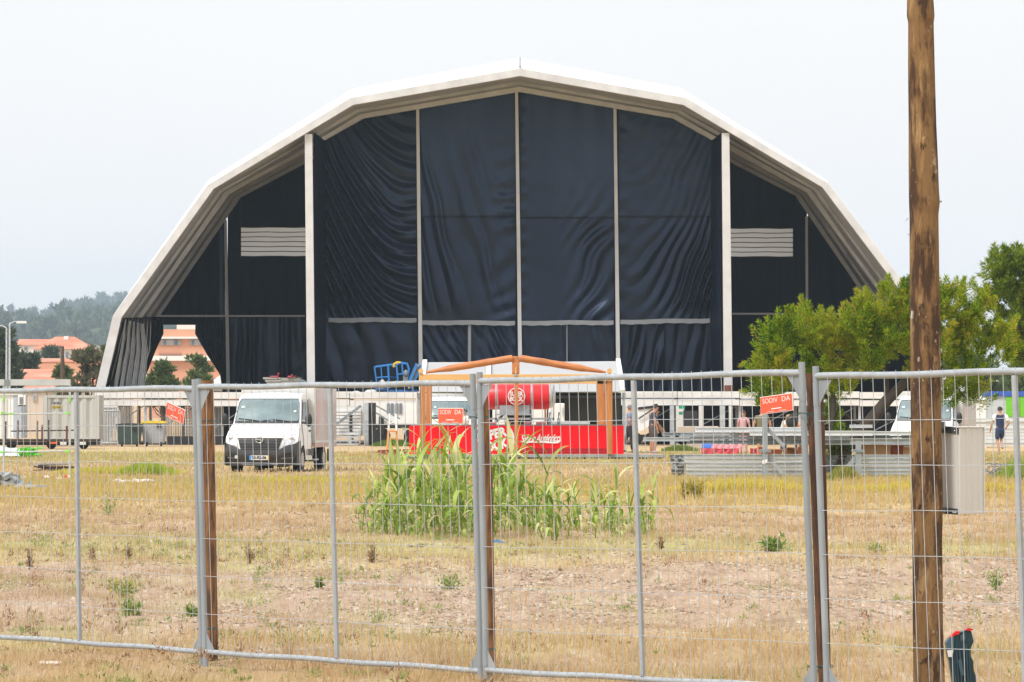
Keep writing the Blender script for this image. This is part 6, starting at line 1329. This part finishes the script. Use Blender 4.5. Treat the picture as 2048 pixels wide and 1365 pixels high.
for q in ((0, 0), (.05, .01), (-.04, .02)): m.box(G(100, 1333) + Vector((q[0], q[1], .02)), (.06, .05, .02), .4, .3)
m.build('pale_stone', mat('pale_stone', (.6, .5, .4), .9), label='pale flat stone on the grass in front of the left panel', cat='stone')
def low_weeds(y0, y1, n_, cols, name, label, hmax=.16, xb=0.):
    y = np.sqrt(RNG.uniform(y0 ** 2, y1 ** 2, n_)); x = RNG.uniform(-1.1, 1.1, n_) * .1138 * y; q = np.array([noise.noise((a * .5 + xb, c * .25, 3.3)) for a, c in zip(x, y)]); k_ = (q > -.05) & ((x < .05 * y * RNG.uniform(-1, .6, n_)) | (RNG.uniform(0, 1, n_) < .25)); x, y = x[k_], y[k_]; C, R_ = [], []
    for a, c in zip(x, y):
        h = random.uniform(.03, hmax) * random.random() ** .5; w = random.uniform(.02, .10)
        for j in range(random.randint(2, 6)): C.append((a + random.gauss(0, w), c + random.gauss(0, w), h * random.uniform(.2, 1))); R_.append((w * .5, w * .5, h * .4))
    o = leaf_obj(name, leaves(C, R_, 9, .028, .5, .35, .1), leafmat(name + '_leaf', cols)); return tag(o, label, 'weeds', kind='stuff')
low_weeds(25, 62, 900, [(.16, .24, .06), (.28, .34, .10), (.42, .40, .16)], 'low_green_weeds', 'low green weeds scattered through the dry grass')
low_weeds(25, 80, 1100, [(.24, .13, .07), (.34, .20, .11), (.46, .32, .20)], 'low_brown_weeds', 'low dead brown weeds scattered through the dry grass', .22, 7.)
# grass mounds that stand out
def mound(px0, px1, ybase, hpx, label, cols, nn, bl=.12):
    D = DG(ybase); n_ = nn; u = RNG.beta(2.2, 2.2, n_); x = X(px0, D) + (X(px1, D) - X(px0, D)) * u; y = D + RNG.uniform(-1.2, 1.2, n_); h = hpx / FPX * D * np.sin(PI * u) ** 1.2 * RNG.uniform(.35, 1, n_)
    V = blades(x, y, h * .55 + bl, np.full(n_, .035), .5); V[:, :, 2] += (h * .45)[:, None]
    C = leaf_obj('grass_mound', V.reshape(-1, 3), leafmat(label[:20].replace(' ', '_'), cols, .7)); tag(C, label, 'grass', kind='stuff')
mound(232, 355, 951, 20, 'green grass mound between bins and van', [(.24, .34, .03), (.36, .44, .05), (.50, .52, .08)], 2600)
mound(100, 380, 948, 8, 'yellow green grass strip left of the van', [(.40, .42, .05), (.56, .50, .09), (.64, .52, .12)], 2200)
mound(1330, 1640, 985, 20, 'golden long grass below the aluminium stack', [(.46, .42, .06), (.66, .52, .11), (.74, .55, .17), (.52, .50, .08)], 5200, .10)
mound(1640, 2090, 985, 16, 'golden grass strip behind the tall pole', [(.46, .42, .06), (.66, .52, .11), (.74, .55, .17), (.52, .50, .08)], 5200, .10)
mound(430, 760, 968, 10, 'yellow green grass strip in front of the van', [(.42, .42, .05), (.60, .50, .10), (.70, .54, .15)], 4200, .07)
mound(1320, 1400, 903, 9, 'green grass behind the two men', [(.12, .18, .03), (.2, .26, .04)], 900)
mound(740, 835, 893, 12, 'green grass patch behind the stepladder', [(.10, .17, .03), (.16, .24, .04)], 1200)
mound(1990, 2090, 960, 42, 'light green weeds beside the cable coil', [(.22, .32, .05), (.34, .42, .08)], 700, .12)
mound(1655, 1720, 962, 26, 'weedy grass at the foot of the feathery tree', [(.14, .18, .03), (.26, .27, .05), (.4, .33, .1)], 1400, .1)

# ------------------------------------------------------------------ feathery tree on the right
def feathery(name, D, foot, joints, clumps, label, size, per, mt, trunkr, group=None):
    r = empty(name, foot, label, 'tree', group)
    m = MB()
    for pts, rs in joints: m.tube([P(x, y, D + d) if z_ is None else P(x, y, D + d) for x, y, d, z_ in [(q + (None,))[:4] for q in pts]], rs, 9)
    m.build('trunk', M_bark_dk, r)
    C, Rr = [], []
    for x, y, w, h, n_ in clumps:
        for j in range(n_):
            a = random.uniform(0, 2 * PI); q = math.sqrt(random.random()); d = random.uniform(-1, 1) * w / FPX * D * .8
            dv = Vector((random.gauss(0, 1), random.gauss(0, 1), random.gauss(.15, .8))).normalized(); wm, hm = w / FPX * D, h / FPX * D; k_ = random.uniform(.45, 1) ** .5
            cc3 = P(x, y, D) + Vector((dv.x * wm * k_, dv.y * wm * .9 * k_, dv.z * hm * k_)); ax = (dv * random.uniform(.3, .9) + Vector((0, 0, random.uniform(.2, 1.1)))).normalized(); C.append(cc3 - ax * .15); Rr.append(ax)
    C = np.array(C); AX = np.array(Rr); k_ = len(C); n_ = k_ * per; idx = np.repeat(np.arange(k_), per); L = RNG.uniform(.25, .72, k_)[idx]; t = RNG.uniform(0, 1, n_) ** .9
    off = RNG.normal(size=(n_, 3)); off -= (off * AX[idx]).sum(1)[:, None] * AX[idx]; off /= np.linalg.norm(off, axis=1)[:, None]; rad = .15 * (1 - t) ** .7 * RNG.uniform(.15, 1, n_) * (L / .42)
    p = C[idx] + AX[idx] * (L * t)[:, None] + off * rad[:, None]; ax = AX[idx] * .9 + off * .75 + RNG.normal(0, .25, (n_, 3)); ax /= np.linalg.norm(ax, axis=1)[:, None]
    sd_ = np.cross(ax, RNG.normal(size=(n_, 3))); sd_ /= np.linalg.norm(sd_, axis=1)[:, None]; s = (size * RNG.uniform(.5, 1.3, n_))[:, None]
    V = np.stack([p - sd_ * s * .12, p + sd_ * s * .12, p + ax * s], 1).reshape(-1, 3); leaf_obj('crown', V, mt, r); return r
D = 114
cl = [(1560, 690, 40, 48, 30), (1610, 655, 50, 45, 34), (1530, 715, 18, 22, 7), (1655, 690, 40, 40, 30), (1700, 665, 44, 40, 30), (1745, 625, 34, 34, 24), (1790, 600, 30, 28, 18), (1740, 690, 46, 48, 34), (1800, 670, 52, 58, 44),
      (1850, 620, 48, 44, 34), (1900, 640, 44, 52, 34), (1880, 700, 60, 40, 40), (1950, 680, 42, 46, 30), (1985, 700, 40, 30, 22), (2005, 665, 26, 26, 12), (1960, 620, 30, 30, 16), (1825, 585, 26, 22, 12), (1905, 595, 30, 26, 14), (1640, 745, 34, 34, 22), (1590, 755, 36, 22, 16), (1555, 775, 46, 28, 18), (1520, 790, 16, 16, 6), (1680, 775, 34, 24, 16),
      (1725, 735, 30, 16, 12), (1845, 735, 30, 16, 12), (1930, 760, 36, 40, 22), (1900, 790, 16, 26, 9), (1950, 800, 14, 22, 7), (1660, 845, 14, 30, 8), (1662, 920, 16, 30, 11), (1685, 890, 14, 18, 6), (1560, 735, 40, 24, 18)]
jt = [([(1665, 958, 0), (1690, 900, 0), (1735, 850, 0), (1775, 800, .1), (1810, 765, .2), (1870, 720, .2), (1930, 690, .1)], [.24, .20, .18, .15, .12, .09, .05]),
      ([(1672, 950, 0), (1662, 880, -.1), (1668, 800, -.1), (1655, 740, 0), (1620, 690, 0)], [.12, .09, .07, .05, .03]), ([(1735, 850, 0), (1700, 840, .3), (1660, 800, .4), (1610, 760, .3), (1560, 740, .2)], [.08, .06, .05, .04, .02]),
      ([(1775, 800, .1), (1770, 740, .3), (1745, 680, .2), (1740, 640, .1)], [.09, .06, .04, .02]), ([(1810, 765, .2), (1840, 700, .2), (1850, 640, .1)], [.07, .05, .02]), ([(1870, 720, .2), (1900, 760, -.2), (1935, 800, -.3)], [.04, .03, .01]), ([(1770, 740, .3), (1720, 700, .3), (1690, 680, .2)], [.04, .03, .02])]
D = 116
feathery('feathery_tree', D, G(1668, 957), jt, cl, 'leaning feathery yellow-green tree behind the right fence joint and tall pole', .10, 240, M_leaf_tam, .2)
D = 136
cl = [(1996, 545, 24, 34, 34), (2040, 550, 34, 42, 56), (2080, 600, 40, 60, 60), (2008, 605, 34, 30, 40), (2030, 650, 40, 34, 44), (2045, 700, 30, 40, 40), (2100, 680, 40, 40, 30), (2060, 720, 34, 22, 14)]
jt = [([(2110, 948, 0), (2100, 850, 0), (2085, 740, 0), (2060, 640, 0), (2040, 560, 0)], [.26, .22, .16, .1, .04]), ([(2085, 740, 0), (2030, 700, -.3), (1990, 690, -.4)], [.06, .05, .02]), ([(2070, 690, 0), (2030, 650, -.6), (2000, 668, -.8)], [.05, .035, .012]), ([(2060, 640, 0), (2020, 590, -.3), (2000, 545, -.3)], [.07, .04, .02])]
feathery('feathery_tree', D, G(2110, 948), jt, cl, 'taller darker feathery tree with bare twigs at the right edge', .15, 150, leafmat('feathery_dark', [(.07, .14, .015), (.14, .24, .02), (.24, .34, .03), (.38, .42, .04)], transl=.45), .2)
# ------------------------------------------------------------------ temporary fence
FG = 'temporary fence panels'
def fence_panel(tl, tr, bl, br, ctop, cbot, nv, label, lpost=None, rpost=None, ext=(.06, .11)):
    """corner points of the mesh in world space; posts run past the rails"""
    tl, tr, bl, br = map(Vector, (tl, tr, bl, br)); r = empty('mesh_fence', (bl + br) / 2 - Vector((0, 0, bl.z)), label, 'fence', FG)
    def bez(a, b_, n_, seed): return [a.lerp(b_, i / n_) + Vector((0, 0, .004 * math.sin(i * 1.3 + seed))) for i in range(n_ + 1)]
    MB().tube(bez(tl, tr, 12, 1), .0195, 14).build('top_rail', M_galv_lt, r); MB().tube(bez(bl, br, 12, 2), .0185, 14).build('bottom_rail', M_galv_lt, r)
    for p_, q_, nm in ((tl, bl, 'post'), (tr, br, 'post')):
        d = (p_ - q_).normalized(); MB().tube([q_ - d * ext[1], p_ + d * ext[0]], .0195, 16).build(nm, M_galv, r)
    MB().tube([bl.lerp(br, cbot) + Vector((0, .0, .02)), tl.lerp(tr, ctop) - Vector((0, 0, .02))], .0180, 14).build('centre_tube', M_galv_lt, r)
    ax = (tr - tl).normalized()
    for base, sgn in ((tl, 1), (tr, -1)):
        d = (base - (bl if sgn > 0 else br)).normalized()
        s_ = MB().tube([base - d * .035, base - d * .17], .0212, 14); s_.build('sleeve', M_galv, r)
        m = MB(); off = Vector((0, -.004, 0)); a = base - d * .02 + ax * sgn * .02; m.prism([a + off, a + ax * sgn * .115 + off, a - d * .145 + off], (0, .006, 0)); m.build('gusset', M_galv, r)
    for base, sgn in ((bl, 1), (br, -1)):
        d = ((tl if sgn > 0 else tr) - base).normalized(); m = MB(); off = Vector((0, -.004, 0)); a = base + d * .01 + ax * sgn * .018; m.prism([a + off, a + ax * sgn * .10 + off, a + d * .125 + off], (0, .006, 0)); m.build('gusset', M_galv, r)
        MB().tube([base + d * .03, base + d * .13], .0212, 14).build('sleeve', M_galv, r)
    m = MB(); F = Vector((0, -.0245, 0)); rd = random.Random(nv)
    for i in range(1, nv):
        t = i / nv; a = bl.lerp(br, t) + F; b_ = tl.lerp(tr, t) + F; j1 = rd.uniform(-.004, .004); j2 = rd.uniform(-.004, .004)
        m.tube([a - Vector((0, 0, .028)), a.lerp(b_, .33) + ax * j1, a.lerp(b_, .66) + ax * j2, b_ + Vector((0, 0, .026))], .0021, 5)
    for k_ in range(1, 7):
        t = k_ / 7; a = bl.lerp(tl, t) + F * .83; b_ = br.lerp(tr, t) + F * .83; m.tube([a.lerp(b_, i / 8) + Vector((0, 0, .003 * math.sin(i * 1.9 + k_))) for i in range(9)], .0021, 5)
    m.build('wire_mesh', M_wire, r); return r
def PX(px, py, D): return P(px, py, D)
p0 = fence_panel(P(-66, 783, 33.8), P(389, 776.5, 31.25), P(-66, 1268, 33.8), P(404, 1303, 31.25), .5, .5, 34, 'leftmost galvanised mesh fence panel with a notice at its right end')
p1 = fence_panel(P(397, 775, 31.15), P(946, 766.5, 28.8), P(411, 1304, 31.15), P(961, 1341, 28.8), .498, .498, 34, 'galvanised fence panel in front of the white van')
p2 = fence_panel(P(959.5, 763.5, 28.7), P(1604, 745, 26.2), P(972, 1341, 28.7), P(1628, 1376, 26.2), .5, .5, 34, 'galvanised fence panel in front of the red bar')
p3 = fence_panel(P(1632, 753.5, 26.0), P(2470, 733, 23.4), P(1654, 1376, 26.0), P(2490, 1420, 23.4), .5, .5, 34, 'rightmost galvanised fence panel in front of the tall pole')
# stakes
M_stake = mat('brown_wooden_stake', (.27, .125, .04), .75, 0, .35, 7, .4, 30, (6, 6, .8), col2=(.09, .04, .018), fac2=(.42, .6), scale2=5)
M_stake2 = mat('dark_wooden_stake', (.13, .05, .02), .7, 0, .35, 7, .4, 30, (6, 6, .8), col2=(.05, .022, .012), fac2=(.42, .6), scale2=5)
def stake(pts, w, D, label, mt):
    """rough squared log through pixel points at distance D; w widths in pixels"""
    m = MB(); n_ = 26; ys = np.linspace(pts[0][1], pts[-1][1], n_); P_, W_ = [], []
    for i, y in enumerate(ys):
        x = np.interp(y, [p[1] for p in pts], [p[0] for p in pts]); P_.append(P(x, y, D)); W_.append(w / FPX * D / 2 * (1 + .07 * noise.noise((i * .5, w, 2)) + (.05 if i == 0 else 0)))
    m.tube(P_, W_, 12); o = m.build('wooden_stake', mt, label=label, cat='stake', group='wooden stakes behind the fence joints'); return o
stake([(414.5, 761.5), (418, 950), (425, 1330), (425.3, 1348)], 25, 31.6, 'brown wooden stake tied behind the left fence joint', M_stake)
stake([(963, 790), (974, 950), (981, 1365), (983, 1425)], 22, 29.1, 'brown wooden stake tied behind the middle fence joint', M_stake)
stake([(1619, 748), (1627, 950), (1640, 1300), (1650, 1470)], 14.5, 26.5, 'thin dark wooden stake between the two posts of the right fence joint', M_stake2)
stake([(1640, 770), (1646, 950), (1655, 1365), (1658, 1470)], 13, 26.7, 'dark stake peeping out behind the right post of the right fence joint', M_stake2)
# tie wires
M_tie = mat('green_tie_wire', (.02, .07, .06), .5)
def tie(px, py, D, w, label, tail=True):
    a = P(px, py, D); s = w / FPX * D / 2; m = MB()
    m.tube([a + Vector((math.cos(t) * s, math.sin(t) * .06 - .0, .004 * math.sin(t * 2))) for t in np.linspace(0, 2 * PI * 1.02, 22)], .002, 5)
    m.tube([a + Vector((math.cos(t) * s * .96, math.sin(t) * .062, .007 + .004 * math.sin(t * 2 + 1))) for t in np.linspace(0, 2 * PI, 22)], .0018, 5)
    if tail:
        b_ = a + Vector((0, -.06, 0)); m.tube([b_, b_ + Vector((.012, -.015, -.03)), b_ + Vector((-.006, -.02, -.08)), b_ + Vector((-.02, -.02, -.13))], .0018, 5); m.tube([b_, b_ + Vector((-.02, -.015, -.012)), b_ + Vector((-.03, -.02, -.07))], .0018, 5)
    m.build('tie_wire', M_tie, label=label, cat='wire', group='green tie wires')
tie(408, 843, 31.3, 46, 'green tie wire round the upper part of the left fence joint', False); tie(415, 1258, 31.3, 42, 'green tie wire near the foot of the left fence joint')
tie(958, 836, 28.8, 44, 'green tie wire round the upper part of the middle fence joint'); tie(972, 1300, 28.85, 40, 'green tie wire near the foot of the middle fence joint', False)
tie(1622, 829, 26.2, 56, 'green tie wire round the upper part of the right fence joint'); tie(1640, 1334, 26.3, 54, 'green tie wire near the foot of the right fence joint')
# notices
M_sign = mat('orange_red_sign', (.82, .10, .045), .5, 0, .03, 4); M_signw = mat('sign_white', (.80, .78, .76), .5)
def notice(px, py, D, w, h, tilt, label):
    rz = math.atan2(-2.6, 1.95); c = P(px, py, D) + Vector((0, -.05, 0)); r = empty('fence_notice', c, label, 'sign', 'orange notices on the fence')
    m = MB(); m.bb(-w / 2, w / 2, 0, .003, -h / 2, h / 2); place(m, c, rz, tilt); m.build('white_plate', M_signw, r)
    m = MB(); b_ = .004; m.bb(-w / 2 + b_, w / 2 - b_, -.0025, -.0005, -h / 2 + b_, h / 2 - b_); place(m, c, rz, tilt); m.build('orange_face', M_sign, r)
    for tx, x, z, sz, sx in (('SODIV', -.050, .022, .042, 1.06), ('DA', .082, .022, .042, 1.2)):
        t = text_mb(tx, sz, -.0004, 0, .0004, 1.0); t.v = [(q[0] * sx * w / .27 + x * w / .27, q[1] - .0035, q[2] + z) for q in t.v]; place(t, c, rz, tilt); t.build('lettering', M_signw, r)
    m = MB(); m.bb(-.045, .045, -.0045, -.003, -.029, -.024); m.bb(-.09, -.02, -.0045, -.003, -.0425, -.0405); m.bb(.02, .085, -.0045, -.003, -.0425, -.0405); place(m, c, rz, tilt); m.build('small_print', M_signw, r)
notice(351.5, 826.5, 31.5, .235, .104, math.radians(-14), 'orange-red SODIV DA notice tilted down to the right on the leftmost fence panel')
notice(901.5, 832, 28.98, .272, .100, 0, 'level orange-red SODIV DA notice left of the middle fence joint')
notice(1552, 808, 26.35, .293, .103, math.radians(5), 'orange-red SODIV DA notice tilted up to the right near the right fence joint')

# ------------------------------------------------------------------ tall wooden pole with its cabinet
pm = bpy.data.materials.new('weathered_pole_wood'); pm.use_nodes = True; nt = pm.node_tree; b = nt.nodes['Principled BSDF']; b.inputs['Roughness'].default_value = .8; b.inputs['Specular IOR Level'].default_value = .3
tcn = nt.nodes.new('ShaderNodeTexCoord')
def pn(scale, st, det=6, rough=.6):
    mp = nt.nodes.new('ShaderNodeMapping'); mp.inputs['Scale'].default_value = st; nt.links.new(tcn.outputs['Object'], mp.inputs[0]); n = nt.nodes.new('ShaderNodeTexNoise'); n.inputs['Scale'].default_value = scale; n.inputs['Detail'].default_value = det; n.inputs['Roughness'].default_value = rough; nt.links.new(mp.outputs[0], n.inputs['Vector']); return n.outputs[0]
def pr(s, a, b_): r_ = nt.nodes.new('ShaderNodeMapRange'); r_.inputs['From Min'].default_value = a; r_.inputs['From Max'].default_value = b_; nt.links.new(s, r_.inputs[0]); return r_.outputs[0]
def pmix(f, a, b_):
    x = nt.nodes.new('ShaderNodeMix'); x.data_type = 'RGBA'; nt.links.new(f, x.inputs[0])
    for i, q in ((6, a), (7, b_)):
        if isinstance(q, tuple): x.inputs[i].default_value = (*q, 1)
        else: nt.links.new(q, x.inputs[i])
    return x.outputs[2]
c_ = pmix(pr(pn(3.2, (3.0, 3.0, .8)), .46, .56), (.275, .155, .064), (.08, .043, .025))
c_ = pmix(pr(pn(5, (3, 3, .55)), .56, .66), c_, (.42, .26, .12))
c_ = pmix(pr(pn(9, (1.6, 1.6, .9)), .60, .68), c_, (.045, .026, .018))
c_ = pmix(pr(pn(14, (8, 8, .35)), .58, .70), c_, (.16, .08, .035)); c_ = pmix(pr(pn(6, (2, 2, 1.3), 3), .66, .70), c_, (.46, .36, .24))
c_ = pmix(pr(pn(9, (9, 9, .22), 8, .7), .60, .66), c_, (.04, .024, .016)); c_ = pmix(pr(pn(26, (2, 2, .8), 3), .68, .71), c_, (.50, .36, .20))
nt.links.new(c_, b.inputs['Base Color']); bp = nt.nodes.new('ShaderNodeBump'); bp.inputs['Strength'].default_value = 1.; bp.inputs['Distance'].default_value = .03
nt.links.new(pn(10, (5, 5, .5), 8, .7), bp.inputs['Height']); nt.links.new(bp.outputs[0], b.inputs['Normal'])
DP = 27.2; edges = [(-900, 1806, 1860), (0, 1815, 1868), (34, 1814.5, 1870), (42, 1817, 1868), (120, 1816.5, 1869.5), (250, 1817.5, 1873), (380, 1818, 1879), (405, 1818, 1881), (430, 1819, 1878), (600, 1820, 1880), (760, 1820.5, 1881), (900, 1822, 1884), (1000, 1822, 1886), (1080, 1824, 1884), (1250, 1825, 1885), (1365, 1826, 1890), (1420, 1826, 1892)]
pole = empty('utility_pole', (X(1852, DP), DP, 0), 'tall weathered brown wooden pole behind the rightmost fence panel', 'pole')
ys = np.linspace(-900, 1420, 330); n_ = 30; Aa = np.zeros((len(ys), n_ + 1, 3))
for i, y in enumerate(ys):
    l = np.interp(y, [e_[0] for e_ in edges], [e_[1] for e_ in edges]); r_ = np.interp(y, [e_[0] for e_ in edges], [e_[2] for e_ in edges]); cx, R2 = X((l + r_) / 2, DP), (r_ - l) / FPX * DP / 2; z = Z(y, DP)
    for j in range(n_ + 1):
        a = 2 * PI * (j % n_) / n_; k_ = 1 + .035 * noise.noise((math.cos(a) * 1.2, math.sin(a) * 1.2, z * 2.2)) + .02 * noise.noise((math.cos(a) * 5, math.sin(a) * 5, z * 1.2))
        for kx, kz, kr in ((-2.6, 3.05, .05), (-1.1, 1.95, .04), (-1.9, 4.1, .045)): k_ += kr * math.exp(-((a - (kx % (2 * PI))) / .3) ** 2 - ((z - kz) / .04) ** 2)
        Aa[i, j] = (cx + math.cos(a) * R2 * k_, DP + math.sin(a) * R2 * k_, z)
m = MB(); m.grid(Aa); m.build('shaft', pm, pole)
m = MB()
for x, y, dx, dy in ((1816, 437, -5, 6), (1880, 402, 4, 3), (1882, 405, 3, -5), (1818, 470, -3, -2)): m.tube([P(x, y, DP - .02), P(x + dx, y + dy, DP - .05)], [.003, .0008], 4)
m.build('splinters', M_stake, pole)
MB().box(P(1824.5, 630, DP - .087), (.018, .004, .045), .9, .1).build('pale_scar', mat('pale_scar', (.62, .62, .60), .6), pole)
# cabinet
M_cab = mat('cream_cabinet', (.60, .575, .53), .5, 0, .03, 3); M_brk = mat('dark_bracket', (.09, .10, .11), .5, .2, .15, 12)
s = FPX / DP; wF, dS, th = .188, .18, math.radians(35); corner = P(1919, 856, DP - .02); zb_ = Z(1029, DP); ez = Vector((0, 0, 1))
ef = Vector((math.cos(th), math.sin(th), 0)); es = Vector((-math.sin(th), math.cos(th), 0))
cab = empty('electrical_cabinet', (corner.x, corner.y, zb_), 'cream metal cabinet bracketed to the right side of the tall pole', 'cabinet')
c0 = Vector((corner.x, corner.y, zb_)); Hc = corner.z - zb_
m = MB(); m.prism([c0, c0 + ef * wF, c0 + ef * wF + es * dS, c0 + es * dS], ez * Hc); m.build('housing', M_cab, cab, bevel=.004)
m = MB(); o_ = c0 + ez * (Hc + .0005) - ef * .006 - es * .006; m.prism([o_, o_ + ef * (wF + .012), o_ + ef * (wF + .012) + es * (dS + .012), o_ + es * (dS + .012)], ez * .008); m.build('lid', mat('white_lid', (.75, .74, .71), .4), cab, bevel=.002)
m = MB(); o_ = c0 + ef * (wF + .003); m.prism([o_, o_ + ef * .012, o_ + ef * .012 + es * (dS), o_ + es * dS], ez * (Hc + .004)); m.build('door_edge', M_cab, cab, bevel=.002)
m = MB(); o_ = c0 + es * .001 - ef * .002
t0 = c0 + ef * .06 - es * .003; m = MB()
for q in (.25, .5, .75): m.prism([c0 + ef * wF * q - es * .0015, c0 + ef * (wF * q + .002) - es * .0015, c0 + ef * (wF * q + .002) - es * .0002, c0 + ef * wF * q - es * .0002], ez * Hc)
m.build('panel_crease', M_cab, cab)
L_ = -ef * .003     # outward from the left face
m = MB(); a0 = c0 + L_ + es * .004; a1 = c0 + L_ + es * (dS + .03)
m.prism([a0 + ez * (Hc - .035), a0 + ez * (Hc - .0), a1 + ez * (Hc + .015), a1 + ez * (Hc - .03)], -ef * .004); m.prism([a1 + ez * (Hc - .03), a1 + ez * (Hc + .055), a1 + es * .02 + ez * (Hc + .055), a1 + es * .02 + ez * (Hc - .03)], -ef * .02 + es * -.02); m.build('top_bracket', M_brk, cab)
m = MB()
for q in (.3, .75): m.sphere(a1 - es * .012 * q + ez * (Hc + .03) - ef * (.012 * q + .01), .004, 6, 5)
m.sphere(a0 + es * .03 + ez * (Hc - .018) - ef * .006, .005, 6, 5); m.build('bolts', M_chr, cab)
m = MB(); m.prism([a0 + ez * -.003 + es * .01, a0 + ez * .034 + es * .01, a1 + ez * .040, a1 + ez * .004], -ef * .004); m.prism([a1 + ez * .03, a1 + ez * -.03, a1 + es * .02 + ez * -.03, a1 + es * .02 + ez * .03], -ef * .015); m.build('bottom_bracket', M_brk, cab)
t = text_mb('B.smith', .013, .0003, 0, .0005); place(t, a0 + es * .035 + ez * .012 - ef * .006, math.atan2(-es.y, -es.x)); t.build('bracket_lettering', M_signw, cab)
MB().bar(P(1886, 850, DP), c0 + es * dS + ez * (Hc - .01), .03, .04).build('upper_arm', M_brk, cab); MB().bar(P(1886, 1020, DP), c0 + es * dS + ez * .015, .03, .03).build('lower_arm', M_brk, cab)
# teal plastic bundle with red tips at the foot of the pole
M_teal = mat('dark_teal_plastic', (.010, .045, .065), .35, 0, .25, 10, .1, 30); M_teal2 = mat('teal_plastic_light', (.03, .085, .12), .3, 0, .15, 10)
D = 27.6; r = empty('teal_tool_case', (X(1925, D), D, 0), 'dark teal ribbed plastic case with red tips standing beside the tall pole', 'case')
m = MB(); out = [(1891, 1285), (1899, 1275), (1908, 1268), (1930, 1261), (1942, 1262), (1947, 1283), (1941, 1296), (1941, 1312), (1946, 1322), (1947, 1340), (1951, 1352), (1954, 1400), (1957, 1455), (1906, 1455), (1904, 1365), (1898, 1322), (1894, 1310)]
m.prism([P(x, y, D) for x, y in out], (0, .10, 0)); m.build('shell', M_teal, r, bevel=.006)
m = MB()
for x0, x1, y0 in ((1911, 1913, 1290), (1917, 1920, 1300), (1924, 1926, 1295), (1930, 1933, 1288), (1936, 1938, 1300)):
    m.prism([P(x0, y0, D - .012), P(x1, y0, D - .012), P(x1 + 9, 1450, D - .012), P(x0 + 9, 1450, D - .012)], (0, .012, 0))
m.build('ribs', M_teal2, r); m = MB()
m.prism([P(1891, 1286, D - .01), P(1900, 1276, D - .01), P(1907, 1272, D - .01), P(1907, 1298, D - .01), P(1893, 1299, D - .01)], (0, .01, 0)); m.prism([P(1920, 1271, D - .015), P(1929, 1268, D - .015), P(1931, 1278, D - .015), P(1921, 1282, D - .015)], (0, .015, 0)); m.prism([P(1915, 1320, D - .02), P(1922, 1318, D - .02), P(1928, 1350, D - .02), P(1921, 1352, D - .02)], (0, .02, 0)); m.build('faceted_panel', mat('slate_plastic', (.06, .12, .16), .3), r)
MB().prism([P(1893.5, 1301, D - .012), P(1906, 1300, D - .012), P(1904, 1314, D - .012), P(1896, 1314, D - .012)], (0, .012, 0)).build('white_sticker', M_signw, r)
M_rtip = mat('red_plastic_tip', (.75, .02, .02), .4)
for pl in ([(1899, 1275), (1903, 1269), (1912, 1262), (1920, 1263), (1917, 1269), (1910, 1270), (1904, 1274)], [(1930, 1260), (1936, 1256), (1946, 1258.5), (1944, 1261), (1934, 1262)]):
    MB().prism([P(x, y, D - .01) for x, y in pl], (0, .06, 0)).build('red_tip', M_rtip, r)

# ------------------------------------------------------------------ air
hz = bpy.data.materials.new('haze_air'); hz.use_nodes = True; nt = hz.node_tree; nt.nodes.clear()
o_ = nt.nodes.new('ShaderNodeOutputMaterial'); v_ = nt.nodes.new('ShaderNodeVolumePrincipled'); v_.inputs['Color'].default_value = (.62, .80, 1.0, 1); v_.inputs['Density'].default_value = .00015; v_.inputs['Anisotropy'].default_value = .2
nt.links.new(v_.outputs[0], o_.inputs['Volume'])
MB().bb(-1560, 1560, -260, 5300, -1.4, 150).build('haze', hz, kind='stuff', label='thin pale haze filling the air over the field', cat='haze', local=True)
